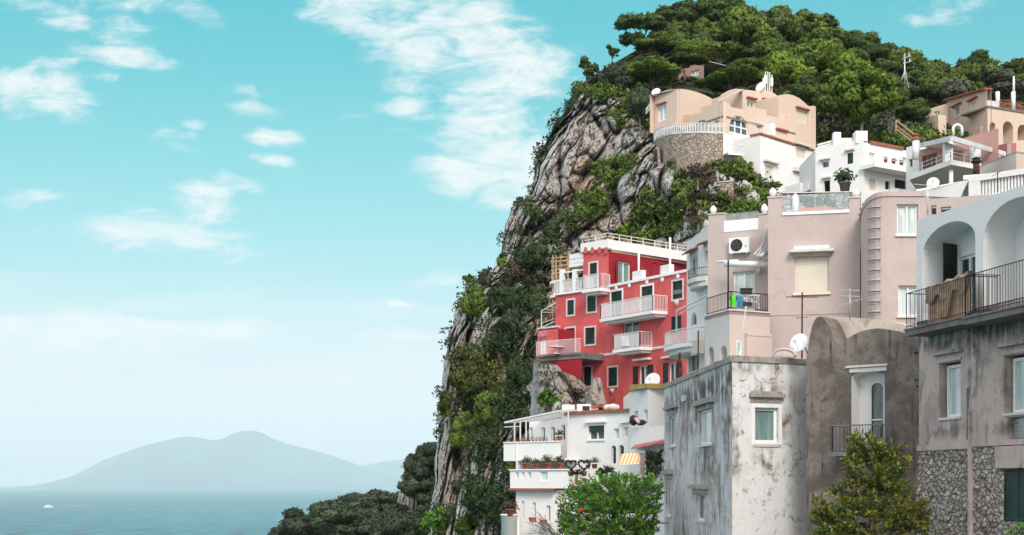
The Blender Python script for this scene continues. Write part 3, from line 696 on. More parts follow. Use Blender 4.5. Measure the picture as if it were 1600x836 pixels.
H.m.quad(F2.p(0, GZ, 0), F2.p(0, GZ, -9), F2.p(0, zc, -9), F2.p(0, zc, 0)); H.m.quad(F2.p(0, zc, 0), F2.p(F2.len, zc, 0), F2.p(F2.len, zc, -9), F2.p(0, zc, -9))
H.m.quad(F2.p(0, GZ, -9), F2.p(F2.len, GZ, -9), F2.p(F2.len, zc, -9), F2.p(0, zc, -9))
H.done()
cont2 = [(1282,500),(1290,494),(1305,494.5),(1330,496),(1360,498),(1390,501),(1412,507),(1428,516),(1440,530)]
m = MB(); Fb = F2.sub(0, F2.len, -1.0); tp = [Fb.at(*q) for q in cont2]
for (a, za_), (b, zb_) in zip(tp[:-1], tp[1:]):
    m.quad(Fb.p(a, zc-.2, 0), Fb.p(b, zc-.2, 0), Fb.p(b, zb_, 0), Fb.p(a, za_, 0)); m.quad(Fb.p(a, za_, 0), Fb.p(b, zb_, 0), Fb.p(b, zb_, -5), Fb.p(a, za_, -5)); m.quad(Fb.p(a, zc-.2, -5), Fb.p(b, zc-.2, -5), Fb.p(b, zb_, -5), Fb.p(a, za_, -5))
m.build('vault_roof', M_vault, H.root)
# niche lining, door and its hood
m = MB(); pts = arch_pts(nic[0], nic[2], nic[1], nic[3], spring=nic[3]-.18)
inn = [(nic[0]+.015, nic[1])] + [((a-(nic[0]+nic[2])/2)*.975+(nic[0]+nic[2])/2, b-.012) for a, b in pts[1:-1]] + [(nic[2]-.015, nic[1])]
for (a, b), (a2_, b2_) in zip(inn[:-1], inn[1:]): m.quad(F2.p(a, b, .01), F2.p(a2_, b2_, .01), F2.p(a2_, b2_, -.54), F2.p(a, b, -.54))
m.add([F2.p(a, b, -.53) for a, b in inn], [tuple(range(len(inn)))]); m.build('niche', M_white2, H.root)
m = MB(); hs0, hz0, hs1, hz1 = F2.rect(1328, 572, 1386, 580)
F2.box(m, hs0, hz0-.02, hs1, hz1-.05, -.02, .05); F2.box(m, hs0-.1, hz1-.03, hs1+.05, hz1+.04, -.02, .1); m.build('niche_hood', M_trim, H.root)
dr = F2.rect(1361, 597, 1381.5, 702, -.48)
window(F2, (dr[0], dr[1], dr[2], dr[3], 'arch', dr[3]-.2), H.root, M_frame, M_glassd, dep=.44, fw=.05, mull=None, trans=(.44,), arch=True, name='balcony_door')
m = MB(); zbt = F2.at(1340, 706, .7)[1]; ba, bb = F2.at(1298, 700, .7)[0], F2.at(1379, 700, .7)[0]
F2.box(m, ba, zbt-.13, bb, zbt, -.02, .7); F2.box(m, ba+.1, zbt-.26, ba+.22, zbt-.13, -.02, .5); F2.box(m, bb-.3, zbt-.26, bb-.18, zbt-.13, -.02, .5)
m.build('balcony_slab', M_conc, H.root)
railing(F2, ba+.03, bb-.03, zbt, .86, .66, plain('grey_iron', (.22, .22, .22), .6, .3, .3), H.root, step=.10, rets=.62, r=.012, rail=.02)
for (x, y) in ((1428, 551), (1429, 594), (1431, 604)):
    q = F2.at(x, y); m = MB(); m.tube([F2.p(q[0], q[1], -.05), F2.p(q[0]+.05, q[1], .06), F2.p(q[0]+.28, q[1]-.01, .07)], .022, 5); m.build('rusty_bracket', M_rust, H.root)
H.part('corner_render', M_taupe, lambda m: [F2.box(m, F2.len-.02-.12*(1+.4*math.sin(i*1.3)), GZ+i*.42, F2.len+.02, GZ+(i+1)*.42, -.02, .04+.02*math.sin(i*2.1)) for i in range(21)])

# ---------------------------------------------------------------- weathered grey house
F3 = Face(1144, 48, 1264, 49.2); _o = P(1150, 836, 48)
def _st(F, x, y, rx, rz, am): q = F.at(x, y); return (F.p(q[0], q[1])-_o, (rx, rx*2.5, rz), am)
_F4 = Face(1038, 62, 1144, 48)
M_greyl = plaster('flaking_whitewash', (.70, .70, .70), (.52, .47, .44), (.16, .12, .095), .7, .5, .40, crack=.45, speck=.9, streak=.9, bump=.8, thr=.53, stains=[_st(F3, 1200, 716, .75, .55, 1.1), _st(F3, 1228, 660, .3, .7, 1), _st(F3, 1150, 690, .28, 1.6, 1), _st(F3, 1195, 608, .8, .25, .9), _st(F3, 1180, 575, 1.6, .25, .7)])
M_grey = plaster('weathered_grey_render', (.60, .60, .61), (.33, .285, .26), (.10, .085, .075), .85, .75, .36, crack=.12, speck=.7, streak=1.2, bump=.8, thr=.51, stains=[_st(_F4, 1120, 600, 3, .7, .9), _st(_F4, 1070, 625, 6, .6, .8), _st(_F4, 1102, 720, 1.3, .8, .7), _st(_F4, 1138, 640, .8, 2.2, .8)]); F4 = Face(1038, 62, 1144, 48); zr = 4.30
H = House('grey_house', 'weathered grey house with cracked walls, flat coping and small white windows', 'house', 1150, 836, 48, [M_greyl, M_grey])
w = F3.rect(1179, 637, 1216, 692); H.m.cur = 0
wall(H.m, F3, 0, F3.len, GZ, zr-.2, [w], .16)
H.m.cur = 1
sp = [(1092.5, 640, 1111.5, 695), (1045, 650, 1055.5, 697), (1088, 771, 1101, 813), (1040, 750, 1048, 806)]
hs = [F4.rect(*q) for q in sp]; wall(H.m, F4, 0, F4.len, GZ, zr-.2, hs, .18)
bk = F4.p(0, 0, 0) + Vector((4.5, 6, 0)); fr = F3.p(F3.len, 0, 0) + Vector((.4, 9, 0))
shell(H.m, [F4.a, F3.a, F3.b, fr, bk], GZ, zr-.2, skip=(0, 1))
H.done()
window(F3, w, H.root, M_frame, M_glassg, fw=.10, mull=None, surround=.13, smat=M_frame, sill=.08)
for i, h in enumerate(hs): window(F4, h, H.root, M_frame, M_glassc if i == 0 else M_glassd, fw=.075 if i else .09, mull=(.5,) if i in (1, 3) else None, sill=.06, sillmat=M_trim, dep=.09)
m = MB(); r_ = random.Random(5)
def coping(m, F, n):
    for i in range(n):
        a, b = F.len*i/n, F.len*(i+1)/n; F.box(m, a+.006, zr-.2+r_.uniform(0,.006), b-.006, zr+r_.uniform(-.03, .015), -.32, .055+r_.uniform(-.01, .012))
coping(m, F3, 5); coping(m, F4, 34); m.build('coping', M_coping, H.root)
m = MB()
for F, a in ((F3, (1170, 615, 1223, 621)), (F4, (1087, 626, 1117, 632)), (F4, (1042, 634, 1060, 639)), (F4, (1081, 760, 1106, 764)), (F4, (1038, 736, 1052, 741))):
    m = MB(); r = F.rect(*a); F.box(m, r[0], r[1], r[2], r[3], -.02, .18); F.box(m, r[0]+.08, r[3]+.002, r[2]-.08, r[3]+.07, -.02, .12)
    r2 = F.rect(a[0]+2, a[3]+5, a[2]-2, a[3]+8); F.box(m, r2[0], r2[1], r2[2], r2[3], -.02, .04); m.build('window_hood', M_coping, H.root)
q = F4.at(1040, 816); H.part('drain_pipe', M_trim, lambda m: m.tube([F4.p(q[0]+.3, q[1], -.1), F4.p(q[0]+.3, q[1]+.02, .9)], .07, 8))
q = F4.at(1072, 640); H.part('service_box', M_galv, lambda m: F4.box(m, F4.at(1068, 622)[0], F4.at(1068, 628)[1], F4.at(1073, 622)[0], F4.at(1070, 618)[1], 0, .1))

# satellite dish on its roof edge
def dish(name, label, c, r, aim, mast):
    t_ = thing(name, label, 'satellite dish', mast[0]); aim = Vector(aim).normalized(); ax = aim.to_track_quat('Z', 'Y').to_matrix(); c = Vector(c)
    m = MB(); m.lathe(c, [(r*q, r*.28*q*q) for q in (.02, .3, .55, .8, .95, 1.0)] + [(r*.98, r*.30), (r*.5, r*.11), (.01, .03)], 22, ax); m.build('reflector', M_frame, t_)
    m = MB(); m.tube(mast + [c], .022 if r < .5 else .035, 6); m.build('mast', M_galv, t_)
    m = MB(); e = c + aim*r*1.1 + Vector((0, 0, -.05)); m.tube([c - Vector((0, 0, r*.9)), e], .012, 5); m.box(e, (.09, .09, .12)); m.build('receiver_arm', M_galv, t_)
dish('satellite_dish', 'round white satellite dish on the grey house roof beside the brown wall', P(1250, 537, 48.3), .34, (-.62, -.72, .28), [P(1262, 556, 48.8), P(1259, 545, 48.6)])

# ---------------------------------------------------------------- pink-beige house with the rounded tower
H = House('pink_house', 'pink-beige rendered house with a rounded corner tower and cream roller shutter', 'house', 1290, 836, 58, M_pink)
F5 = Face(1200, 59.3, 1345, 58.4); zp = F5.at(1270, 334)[1]
H.face(F5, 1200, 1346, GZ, zp, [(1241.5, 401, 1295, 456, 'roll', dict(dep=.14))], depth=.18)
for a, b, y in ((1200, 1222.5, 307.5), (1327, 1344, 308)):
    r = F5.rect(a, y, b, 334); F5.box(H.m, r[0], zp, r[2], r[3], -.35, 0.0)
s0 = F5.at(1200, 500)[0]
H.m.quad(F5.p(s0, GZ, 0), F5.p(s0, GZ, -7), F5.p(s0, zp, -7), F5.p(s0, zp, 0))
# rounded tower
tw = [(1345, 58.4), (1345.5, 57.6), (1347.5, 56.9), (1351, 56.3), (1356, 55.8), (1362, 55.45), (1369, 55.2), (1377, 55.05), (1386, 55.0)]
F5t = Face(1386, 55.0, 1446, 55.0); zt = Z_(299, 55.0)
def tz(i): return zt - .42*(1-i/8)**2.2
for i in range(8):
    a, b = X_(*tw[i]), X_(*tw[i+1]); H.m.smooth = True
    H.m.quad((a.x, a.y, GZ), (b.x, b.y, GZ), (b.x, b.y, tz(i+1)), (a.x, a.y, tz(i))); H.m.smooth = False
    H.m.quad((a.x, a.y, tz(i)), (b.x, b.y, tz(i+1)), (b.x, b.y+.5, tz(i+1)), (a.x+.2, a.y+.5, tz(i)))
H.face(F5t, 1386, 1446, GZ, zt, [(1401.5, 319, 1434.5, 367, 'curt', dict(dep=.14, sill=.08, sillmat=M_framec)), (1403.5, 446, 1436, 494, 'curt', dict(dep=.14, sill=.08, sillmat=M_framec))], depth=.2)
e0 = F5t.at(1446, 500)[0]; shell(H.m, [X_(1386, 55), X_(1446, 55), X_(1446, 55)+Vector((0, 7, 0)), X_(1345, 58.4)+Vector((0, 3.6, 0)), X_(1345, 58.4)], GZ, zt-.1, skip=(0, 1, 4))
# long low parapet running on behind the loggia house
F5r = Face(1440, 60, 1640, 58)
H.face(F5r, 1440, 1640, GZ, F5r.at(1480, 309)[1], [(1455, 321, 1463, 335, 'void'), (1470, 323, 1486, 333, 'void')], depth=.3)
m = MB()
for i in range(8):
    a, b = X_(*tw[i]), X_(*tw[i+1]); q = .05
    m.hexa([(a.x-q*(1-i/8), a.y-q, tz(i)-.20), (b.x-q*(1-i/8), b.y-q, tz(i+1)-.20), (b.x, b.y-.005, tz(i+1)-.20), (a.x, a.y-.005, tz(i)-.20), (a.x-q*(1-i/8), a.y-q, tz(i)-.12), (b.x-q*(1-i/8), b.y-q, tz(i+1)-.12), (b.x, b.y-.005, tz(i+1)-.12), (a.x, a.y-.005, tz(i)-.12)])
F5t.box(m, .004, zt-.20, F5t.at(1445, 500)[0], zt-.12, -.02, .05); m.build('cornice', M_pink, H.root)
for i in range(11):
    y = 323 + i*16.3; a = Vector(X_(1356.5, 55.78)); b = Vector(X_(1376, 55.07)); c = X_(1366, 55.3)
    m = MB(); z = Z_(y, 55.4)
    P0 = [Vector((q.x-.02, q.y-.03, z-.03*k)) for k, q in enumerate((a, c, b))]
    m.tube(P0, .035, 6); m.tube([p_+Vector((0, .04, -.09)) for p_ in P0], .03, 4); m.build('ladder_rung', M_pink, H.root)
H.part('chimney_flue', M_pink, lambda m: (F5.box(m, F5.at(1338, 500)[0], F5.at(1340, 500)[1], F5.at(1343.5, 500)[0], F5.at(1340, 390)[1], 0, .22)))
hood(F5, 1234, 391, 1303.5, 395, .42, M_trim, H.root, 'window_hood'); hood(F5, 1241, 385.5, 1296, 391, .3, M_frame, H.root, 'window_hood', .002)
hood(F5, 1239, 456.5, 1298, 461, .1, M_framec, H.root, 'window_sill')
hood(F5, 1240.5, 394.9, 1296, 400, .06, M_pinkd, H.root, 'lintel')
H.part('string_course', M_pink, lambda m: F5.box(m, F5.at(1200, 490)[0]+.01, F5.at(1270, 491.5)[1], F5.at(1342, 490)[0], F5.at(1270, 490)[1], -.01, .025))
hood(F5, 1222.5, 330, 1327, 334.5, .05, M_frame, H.root, 'parapet_sill', -.3)
r = F5.rect(1223, 303, 1327, 330, -.12); H.part('glass_parapet', M_clear, lambda m: F5.box(m, r[0], r[1]+.01, r[2], r[3], -.135, -.12))
def finial(F, x, yb, yt, root, D=None, r=.16, d=-.15):
    q = F.at(x, yb, d); h = F.at(x, yt, d)[1]-q[1]; c = F.p(q[0], q[1], d)
    m = MB(); m.lathe(c, [(r*.5, 0), (r*.55, h*.08), (r*.8, h*.2), (r, h*.42), (r*.85, h*.65), (r*.45, h*.87), (r*.06, h)], 12); m.build('finial', M_frame, root)
finial(F5, 1207.5, 307, 293, H.root); finial(F5, 1337.5, 308, 295, H.root, r=.17)
q = F5.at(1243, 330, -.6); c = F5.p(q[0], q[1]-.1, -.6)
m = MB(); m.lathe(c, [(.16, 0), (.15, .45), (.13, .72), (.02, .86)], 4); m.build('obelisk', M_frame, H.root)
m = MB(); pts = [(F5.at(1206, 556)[0], F5.at(1206, 556)[1])]; a0, a1_ = F5.at(1206, 556)[0], F5.at(1243, 556)[0]; zz0 = F5.at(1225, 557)[1]; zz1 = F5.at(1225, 545.5)[1]
ap = [((a0+a1_)/2-(a1_-a0)/2*math.cos(PI*i/14), zz0+(zz1-zz0)*math.sin(PI*i/14)) for i in range(15)]
m.tube([F5.p(a, b, .02) for a, b in ap], .05, 6); m.add([F5.p(a, b, .012) for a, b in ap], [tuple(range(15))]); m.build('blind_arch', M_trim, H.root)
# left wing, set back
F6 = Face(1106, 62.6, 1203, 61.3); zw = F6.at(1150, 361.5)[1]
H.face(F6, 1106, 1203, GZ, zw, [(1145, 424, 1179, 468, 'curt', dict(dep=.12, mull=(.5,)))], depth=.2)
for a, b, y in ((1107, 1131, 334), (1185, 1200, 334)):
    r = F6.rect(a, y, b, 362); F6.box(H.m, r[0], zw, r[2], r[3], -.35, 0.0)
H.m.quad(F6.p(0, GZ, 0), F6.p(0, GZ, -7), F6.p(0, zw, -7), F6.p(0, zw, 0))
H.m.quad(F6.p(F6.len, zw, 0), F6.p(F6.len, zw, -4), F6.p(F6.len, zp, -4), F6.p(F6.len, zp, 0))
r = F6.rect(1131, 343, 1185, 361); H.part('white_parapet', M_white2, lambda m: F6.box(m, r[0], zw, r[2], r[3], -.33, .02))
r = F6.rect(1133, 331, 1184, 343); H.part('glass_parapet', M_clear, lambda m: F6.box(m, r[0], r[1], r[2], r[3], -.15, -.135))
hood(F6, 1106, 333, 1132, 335, .04, M_pinkd, H.root, 'pier_cap', -.36); hood(F6, 1185, 333, 1201, 335, .04, M_pinkd, H.root, 'pier_cap', -.36)
hood(F5, 1199, 306.5, 1223, 309, .04, M_pinkd, H.root, 'pier_cap', -.36); hood(F5, 1326, 307, 1344.5, 309.5, .04, M_pinkd, H.root, 'pier_cap', -.36)
finial(F6, 1114.5, 334, 321, H.root); finial(F6, 1194.5, 334, 318, H.root)
# block under the balcony
B0, B1, B2 = X_(1101, 59.9), X_(1140, 57.6), X_(1203, 58.6); zb_ = Z_(486, 57.8)
Fb1 = Face(1101, 59.9, 1140, 57.6); Fb2 = Face(1140, 57.6, 1203, 58.6)
m = MB(); ar = [Fb1.rect(1106, 542, 1115.5, 575), Fb1.rect(1125, 540, 1136, 575)]
wall(m, Fb1, 0, Fb1.len, GZ, zb_, [(*q, 'arch') for q in ar], .5)
m.build('balcony_block', plaster('cool_shade_render', (.60, .565, .55), (.52, .48, .47), (.4, .36, .34), .4, .2, .3), H.root)  # left face of the block; its cool shade tint is put into the colour
for q in ar: H.part('arched_recess', M_trim, lambda m: Fb1.box(m, q[0]-.05, q[1], q[2]+.05, q[3]+.05, -.55, -.50))
m = MB(); wall(m, Fb2, 0, Fb2.len, GZ, zb_, [], .1); slabp(m, [B0, B1, B2, F6.p(F6.len, 0, 0), F6.p(0, 0, 0)], zb_-.16, zb_-.004); m.build('balcony_block', M_pinkd, H.root)
def _bs(m):
    for F in (Fb1, Fb2): F.box(m, 0, zb_, F.len, zb_+.05, -.3, .05)
H.part('balcony_edge', M_trim, _bs)
hood(Fb2, 1163, 522, 1203, 526, .18, M_pinkd, H.root, 'ledge'); H.part('lower_block', M_pinkd, lambda m: Fb2.box(m, Fb2.at(1163, 540)[0], GZ, Fb2.len-.01, Fb2.at(1180, 526)[1], .001, .16))
railing(Fb1, .06, Fb1.len, zb_+.05, .74, -.08, M_iron, H.root, step=.13, r=.011); railing(Fb2, 0, Fb2.len-.05, zb_+.05, .74, -.08, M_iron, H.root, step=.13, r=.011)
# rolled awning and its pole
def _aw(m):
    a, b = F6.at(1128, 412, 1.0), F6.at(1202, 412, 1.0)
    m.tube([F6.p(a[0]+.15, a[1]-.02, 1.0), F6.p(b[0], b[1]-.02, 1.0)], .13, 10); m.tube([F6.p(a[0]-.3, a[1]+.12, .8), F6.p(a[0]+.7, a[1]+.10, .9)], .05, 6)
    for x in (a[0]+.5, b[0]-.2): m.tube([F6.p(x, a[1], 1.0), F6.p(x, a[1]+.15, .02)], .025, 5)
H.part('rolled_awning', M_frame, _aw)
H.part('awning_arm', M_wrail, lambda m: (m.tube([P(1178, 398, 60.4), P(1196, 378, 60.8)], .035, 5), m.tube([P(1182, 400, 60.2), P(1199, 384, 60.8)], .03, 5), m.tube([P(1186, 398, 60.2), P(1198, 350, 61.0)], .02, 5)))
H.part('shade_roll', M_galv, lambda m: m.tube([P(1187, 402, 60.0), P(1201, 392, 60.3)], .11, 8))
H.part('awning_post', M_iron, lambda m: m.tube([Fb2.p(.12, zb_+.05, -.25), Fb2.p(.12, Z_(407, 58), -.25)], .035, 6))
c = F6.p(F6.at(1186, 424, .15)[0], F6.at(1186, 424, .15)[1], .15); H.part('wall_lamp', M_galv, lambda m: (m.lathe(c, [(.03, -.12), (.09, -.05), (.10, .08), (.04, .14)], 8), m.tube([c+Vector((0, 0, .1)), c+Vector((0, .16, .16))], .015, 4)))
H.done()

# air conditioner on that wing
def ac_unit(F, x1, y1, x2, y2, label, d=.32, mat=None):
    r = F.rect(x1, y1, x2, y2, d); t_ = thing('air_conditioner', label, 'air conditioner', F.p((r[0]+r[2])/2, r[1], d/2)); W_, Hh = r[2]-r[0], r[3]-r[1]
    m = MB(); F.box(m, r[0], r[1]+.04, r[2], r[3], .03, d); F.box(m, r[0]+.08, r[1], r[0]+.14, r[1]+.04, 0, d); F.box(m, r[2]-.14, r[1], r[2]-.08, r[1]+.04, 0, d); m.build('casing', M_frame, t_)
    c = F.p(r[0]+W_*.38, r[1]+.04+(Hh-.04)*.5, d+.001); rad = min(W_*.30, Hh*.40); ax = F.n.to_track_quat('Z', 'Y').to_matrix()
    m = MB(); m.lathe(c, [(rad, 0), (rad, .012), (rad*.98, .013)], 20, ax); m.build('fan_opening', M_black, t_)
    m = MB()
    for k in range(1, 4): m.tube([c+ax@Vector((rad*k/3.2*math.cos(a*PI/8), rad*k/3.2*math.sin(a*PI/8), .028)) for a in range(17)], .005, 3)
    for k in range(4): a = k*PI/4; m.tube([c+ax@Vector((rad*math.cos(a), rad*math.sin(a), .026)), c-ax@Vector((rad*math.cos(a), rad*math.sin(a), -.026))], .005, 3)
    for k in range(5):
        a = k*2*PI/5; m.add([c+ax@Vector((0, 0, .016)), c+ax@Vector((rad*.85*math.cos(a), rad*.85*math.sin(a), .016)), c+ax@Vector((rad*.8*math.cos(a+.7), rad*.8*math.sin(a+.7), .022))], [(0, 1, 2)])
    m.build('fan_grille', plain('fan_grey_'+t_.name, (.06, .06, .065), .5), t_)
    m = MB(); F.box(m, r[2]-W_*.2, r[1]+Hh*.35, r[2]-W_*.1, r[1]+Hh*.5, d-.01, d+.006); m.build('badge', M_galv, t_)
    return t_
ac_unit(F6, 1139, 371, 1170, 396, 'white air conditioner with a black fan on the pink house wing')
# washing over the balcony rail
def towel(name, label, F, x1, x2, y1, y2, d, mat):
    r = F.rect(x1, y1, x2, y2, d); m = MB(); n_ = 10; vs = []
    for i in range(n_+1):
        s_ = r[0]+(r[2]-r[0])*i/n_; wv_ = .025*math.sin(i*1.9+x1)
        vs += [F.p(s_, r[3]-.2, d-.06), F.p(s_, r[3], d-.01), F.p(s_, r[3]-.02, d+.03+wv_*.3), F.p(s_*(1)+.02*math.sin(i), (r[1]+r[3])/2, d+.035+wv_), F.p(s_, r[1]+.03*math.sin(i*.8), d+.04+wv_)]
    m.add(vs, [(i*5+j, (i+1)*5+j, (i+1)*5+j+1, i*5+j+1) for i in range(n_) for j in range(4)])
    tag(m.build(name, mat, smooth=True), label, 'towel')
towel('green_towel', 'bright green towel hanging over the black balcony railing', Fb2, 1133.5+7, 1147+2, 461, 478, -.06, plain('green_terry', (.08, .62, .03), .9))
towel('blue_towel', 'blue towel hanging beside the green towel on the balcony railing', Fb2, 1150, 1160, 462, 483, -.06, plain('blue_terry', (.04, .20, .30), .9))
t_ = thing('drying_rack', 'white drying rack with small light laundry behind the balcony railing', 'drying rack', P(1172, 484, 59.2))
m = MB(); c = P(1172, 484, 59.2)
for s_ in (-1, 1): m.tube([c+Vector((s_*.35, -.2, 0)), c+Vector((s_*.35, .2, .6))], .012, 4); m.tube([c+Vector((s_*.35, .2, 0)), c+Vector((s_*.35, -.2, .6))], .012, 4)
for k in range(5): m.tube([c+Vector((-.4, -.2+.1*k, .6)), c+Vector((.4, -.2+.1*k, .6))], .008, 4)
m.build('frame', M_wrail, t_)
m = MB()
for k in range(4): m.box(c+Vector((-.3+.18*k, -.2+.08*k, .45)), (.15, .015, .28))
m.build('laundry', plain('patterned_laundry', (.45, .45, .47), .9, 0, .5, 8), t_)
t_ = thing('storage_box', 'small dark box standing inside the balcony door', 'box', P(1166, 484, 60.2)); m = MB(); c = P(1166, 484, 60.2); m.box(c+Vector((0, 0, .5)), (.45, .35, .7)); m.build('body', M_black, t_); m = MB(); m.box(c+Vector((0, 0, .88)), (.5, .4, .05)); m.build('lid', M_greend, t_)

# ---------------------------------------------------------------- antennas on the grey and brown roofs
def yagi(name, label, base, top, boom_dir, boom_l, n_el, el_l, mat, mast_r=.02, el_v=False, second=None):
    t_ = thing(name, label, 'antenna', base); m = MB(); m.tube([base, top], mast_r, 6); m.build('mast', mat, t_)
    for bi, (zz, bd, bl, ne, ell) in enumerate([(0.93, boom_dir, boom_l, n_el, el_l)] + (second or [])):
        c = base.lerp(top, zz); bd = Vector(bd).normalized(); sd = bd.cross(Vector((0, 0, 1))).normalized()
        m = MB(); m.tube([c-bd*bl/2, c+bd*bl/2], .012, 4)
        for i in range(ne):
            q = c + bd*(i/(ne-1)-.5)*bl; l_ = ell*(1-.4*i/ne); m.tube([q-sd*l_/2, q+sd*l_/2], .006, 4); m.box(q, (.03, .03, .03))
        m.build('boom', mat, t_)
    return t_
yagi('tv_antenna', 'rusty television antenna on a straight mast behind the satellite dish', P(1253, 560, 49.4), P(1253.5, 457, 49.4), (1, .1, 0), 1.1, 11, .32, M_rust, .028, second=[(.62, (1, -.2, .02), .35, 3, .5)])
yagi('tv_antenna', 'grey television antenna above the curved brown parapet', P(1328, 500, 46.2), P(1328, 450, 46.2), (1, .25, 0), .62, 8, .5, M_galv, .018, second=[(.55, (1, -.6, .25), .8, 5, .5), (.75, (.9, .3, 0), .7, 6, .35)])
yagi('tv_antenna', 'white leaning television antenna in front of the balcony block', P(1153, 556, 49.3), P(1166, 478, 49.3), (1, .2, 0), .6, 6, .3, M_wrail, .014, second=[(.72, (1, .3, -.1), .8, 6, .25), (.58, (1, -.4, -.15), .25, 4, .2)])
t_ = thing('gas_meter', 'small pale meter cabinet on the roof below the leaning antenna', 'cabinet', P(1154.5, 556, 49.5)); c = P(1154.5, 556, 49.5)
m = MB(); m.box(c+Vector((0, .05, .28)), (.17, .12, .52)); m.build('casing', M_frame, t_); m = MB(); m.box(c+Vector((.0, -.015, .33)), (.11, .02, .3)); m.build('window', M_glassc, t_)

# ---------------------------------------------------------------- narrow white house between pink and red
H = House('narrow_white_house', 'narrow white house with a wide curved balcony, wedged between red and pink houses', 'house', 1090, 836, 68, M_white)
F9 = Face(1073, 72, 1110, 67.5); z9 = F9.at(1073, 378)[1]
H.face(F9, 1073, 1110, GZ, z9, [(1078.5, 401, 1090, 430, 'dark', dict(dep=.1)), (1080, 488, 1088.5, 508, 'dark arch', dict(dep=.1, mull=None)), (1076, 545, 1092, 580, 'dark', {}), (1101, 392, 1106, 412, 'dark', dict(mull=None))], depth=.18)
H.m.quad(F9.p(0, GZ, 0), F9.p(0, GZ, -8), F9.p(0, z9, -8), F9.p(0, z9, 0)); H.m.quad(F9.p(0, z9, 0), F9.p(F9.len, z9, 0), F9.p(F9.len, z9, -8), F9.p(0, z9, -8))
H.done()
for a in ((1077, 391, 1091, 395), (1099, 379, 1107, 383)):
    r = F9.rect(*a); m = MB(); m.hexa([F9.p(r[0], r[1], .4), F9.p(r[2], r[1], .4), F9.p(r[2], r[3], 0), F9.p(r[0], r[3], 0), F9.p(r[0], r[1]+.05, .4), F9.p(r[2], r[1]+.05, .4), F9.p(r[2], r[3]+.08, 0), F9.p(r[0], r[3]+.08, 0)]); m.build('tiled_hood', M_tile, H.root)
F9b = Face(1088, 69.5, 1108, 67); 
def curved_balcony(F, sa, sb, zt, th, dep, rh, root, mat, rmat, n=12, step=.13, fill=False):
    """slab whose outer edge bows outwards, railing following it"""
    pts = [(sa+(sb-sa)*i/n, dep*(.35+.65*math.sin(PI*i/n)**.6) if fill != 'l' else dep) for i in range(n+1)]
    m = MB(); top = [F.p(a, 0, d) for a, d in pts] + [F.p(sb, 0, 0), F.p(sa, 0, 0)]; slabp(m, top, zt-th, zt)
    slabp(m, [F.p(a, 0, d*.8) for a, d in pts] + [F.p(sb, 0, 0), F.p(sa, 0, 0)], zt-th*2.2, zt-th-.002); m.build('balcony_slab', mat, root)
    m = MB(); path = [F.p(sa, 0, 0)] + [F.p(a, 0, d-.05) for a, d in pts] + [F.p(sb, 0, 0)]
    for zz in (zt+rh, zt+.08): m.tube([p+Vector((0, 0, zz)) for p in path], .025, 5)
    for p, q in zip(path[:-1], path[1:]):
        L = (q-p).length; k = max(1, round(L/step))
        for i in range(k): c = p.lerp(q, i/k); m.tube([c+Vector((0, 0, zt)), c+Vector((0, 0, zt+rh))], .013, 4)
    m.build('railing', rmat, root)
F9c = Face(1073, 72, 1110, 67.5)
zq = F9c.at(1080, 522, 1.2)[1]
curved_balcony(F9c, -.75, F9c.len-.2, zq-.25, .18, 1.5, .72, H.root, M_white2, M_wrail, step=.11)
H.part('balcony_panel', M_milk, lambda m: m.add([F9c.p(-.72+(F9c.len+.5)*i/12, zq-.2+.6*k, 1.42*(.35+.65*math.sin(PI*i/12)**.6)) for k in (0, 1) for i in range(13)], [(i, i+1, i+14, i+13) for i in range(12)]))
zs = F9c.at(1096, 430, .5)[1]; curved_balcony(F9c, F9c.at(1089, 430)[0], F9c.len-.02, zs, .2, .75, .45, H.root, M_trim, M_conc, n=6)
H.part('pergola_pipe', M_wrail, lambda m: (m.tube([P(1057, 520, 70), P(1057, 486, 70), P(1104, 462, 66)], .045, 6), m.tube([P(1062, 490, 70.5), P(1106, 470, 67.5)], .03, 5)))
H.part('awning', M_pinkd, lambda m: m.add([P(1078, 533, 68.5), P(1100, 530, 66), P(1100, 552, 65.3), P(1080, 556, 67.6)], [(0, 1, 2, 3)]))
t_ = thing('roof_railing', 'thin dark posts and rail on the grey house roof before the white balcony', 'railing', P(1091, 572, 54))
part('post', M_rust, t_, lambda m: m.tube([P(1091, 573, 54), P(1091, 517, 54)], .03, 5)); part('post', M_rust, t_, lambda m: m.tube([P(1062, 586, 58.5), P(1062, 551, 58.5)], .05, 5))
m = MB(); m.tube([P(1040, 560, 61), P(1091, 552, 54), P(1100, 553, 53)], .014, 4); m.tube([P(1040, 563, 61), P(1091, 556, 54)], .012, 4); m.build('rail', M_iron, t_)

# ---------------------------------------------------------------- red house
H = House('red_house', 'tall crimson house with green shutters and a roof terrace against the cliff', 'house', 960, 650, 90, M_red)
F7 = Face(868, 94, 951, 90.5); F8 = Face(951, 90.5, 1078, 83.5)
zp8 = F8.at(1010, 434)[1]                     # terrace parapet
zA = F8.at(951, 447)[1]; zB = F8.at(1075, 422)[1]; zpar = (zA+zB)/2
GR = Z_(668, 84)
H.face(F8, 951, 1078, GR, zpar-.1, [
    (955, 455, 972, 494, 'shutp', dict()), (1002.5, 447, 1020, 486, 'shutp', dict()), (1051, 439, 1066.5, 467, 'shut', {}), (1048, 494, 1064.5, 521, 'shutp', {}),
    (973.5, 503, 998, 545, 'dark', dict(mull=(.5,))), (949+1.5, 574, 964.5, 603, 'shut', {}), (998, 571, 1013, 605, 'open', {}), (1044.5, 566, 1058.5, 598, 'open', {})], depth=.2)
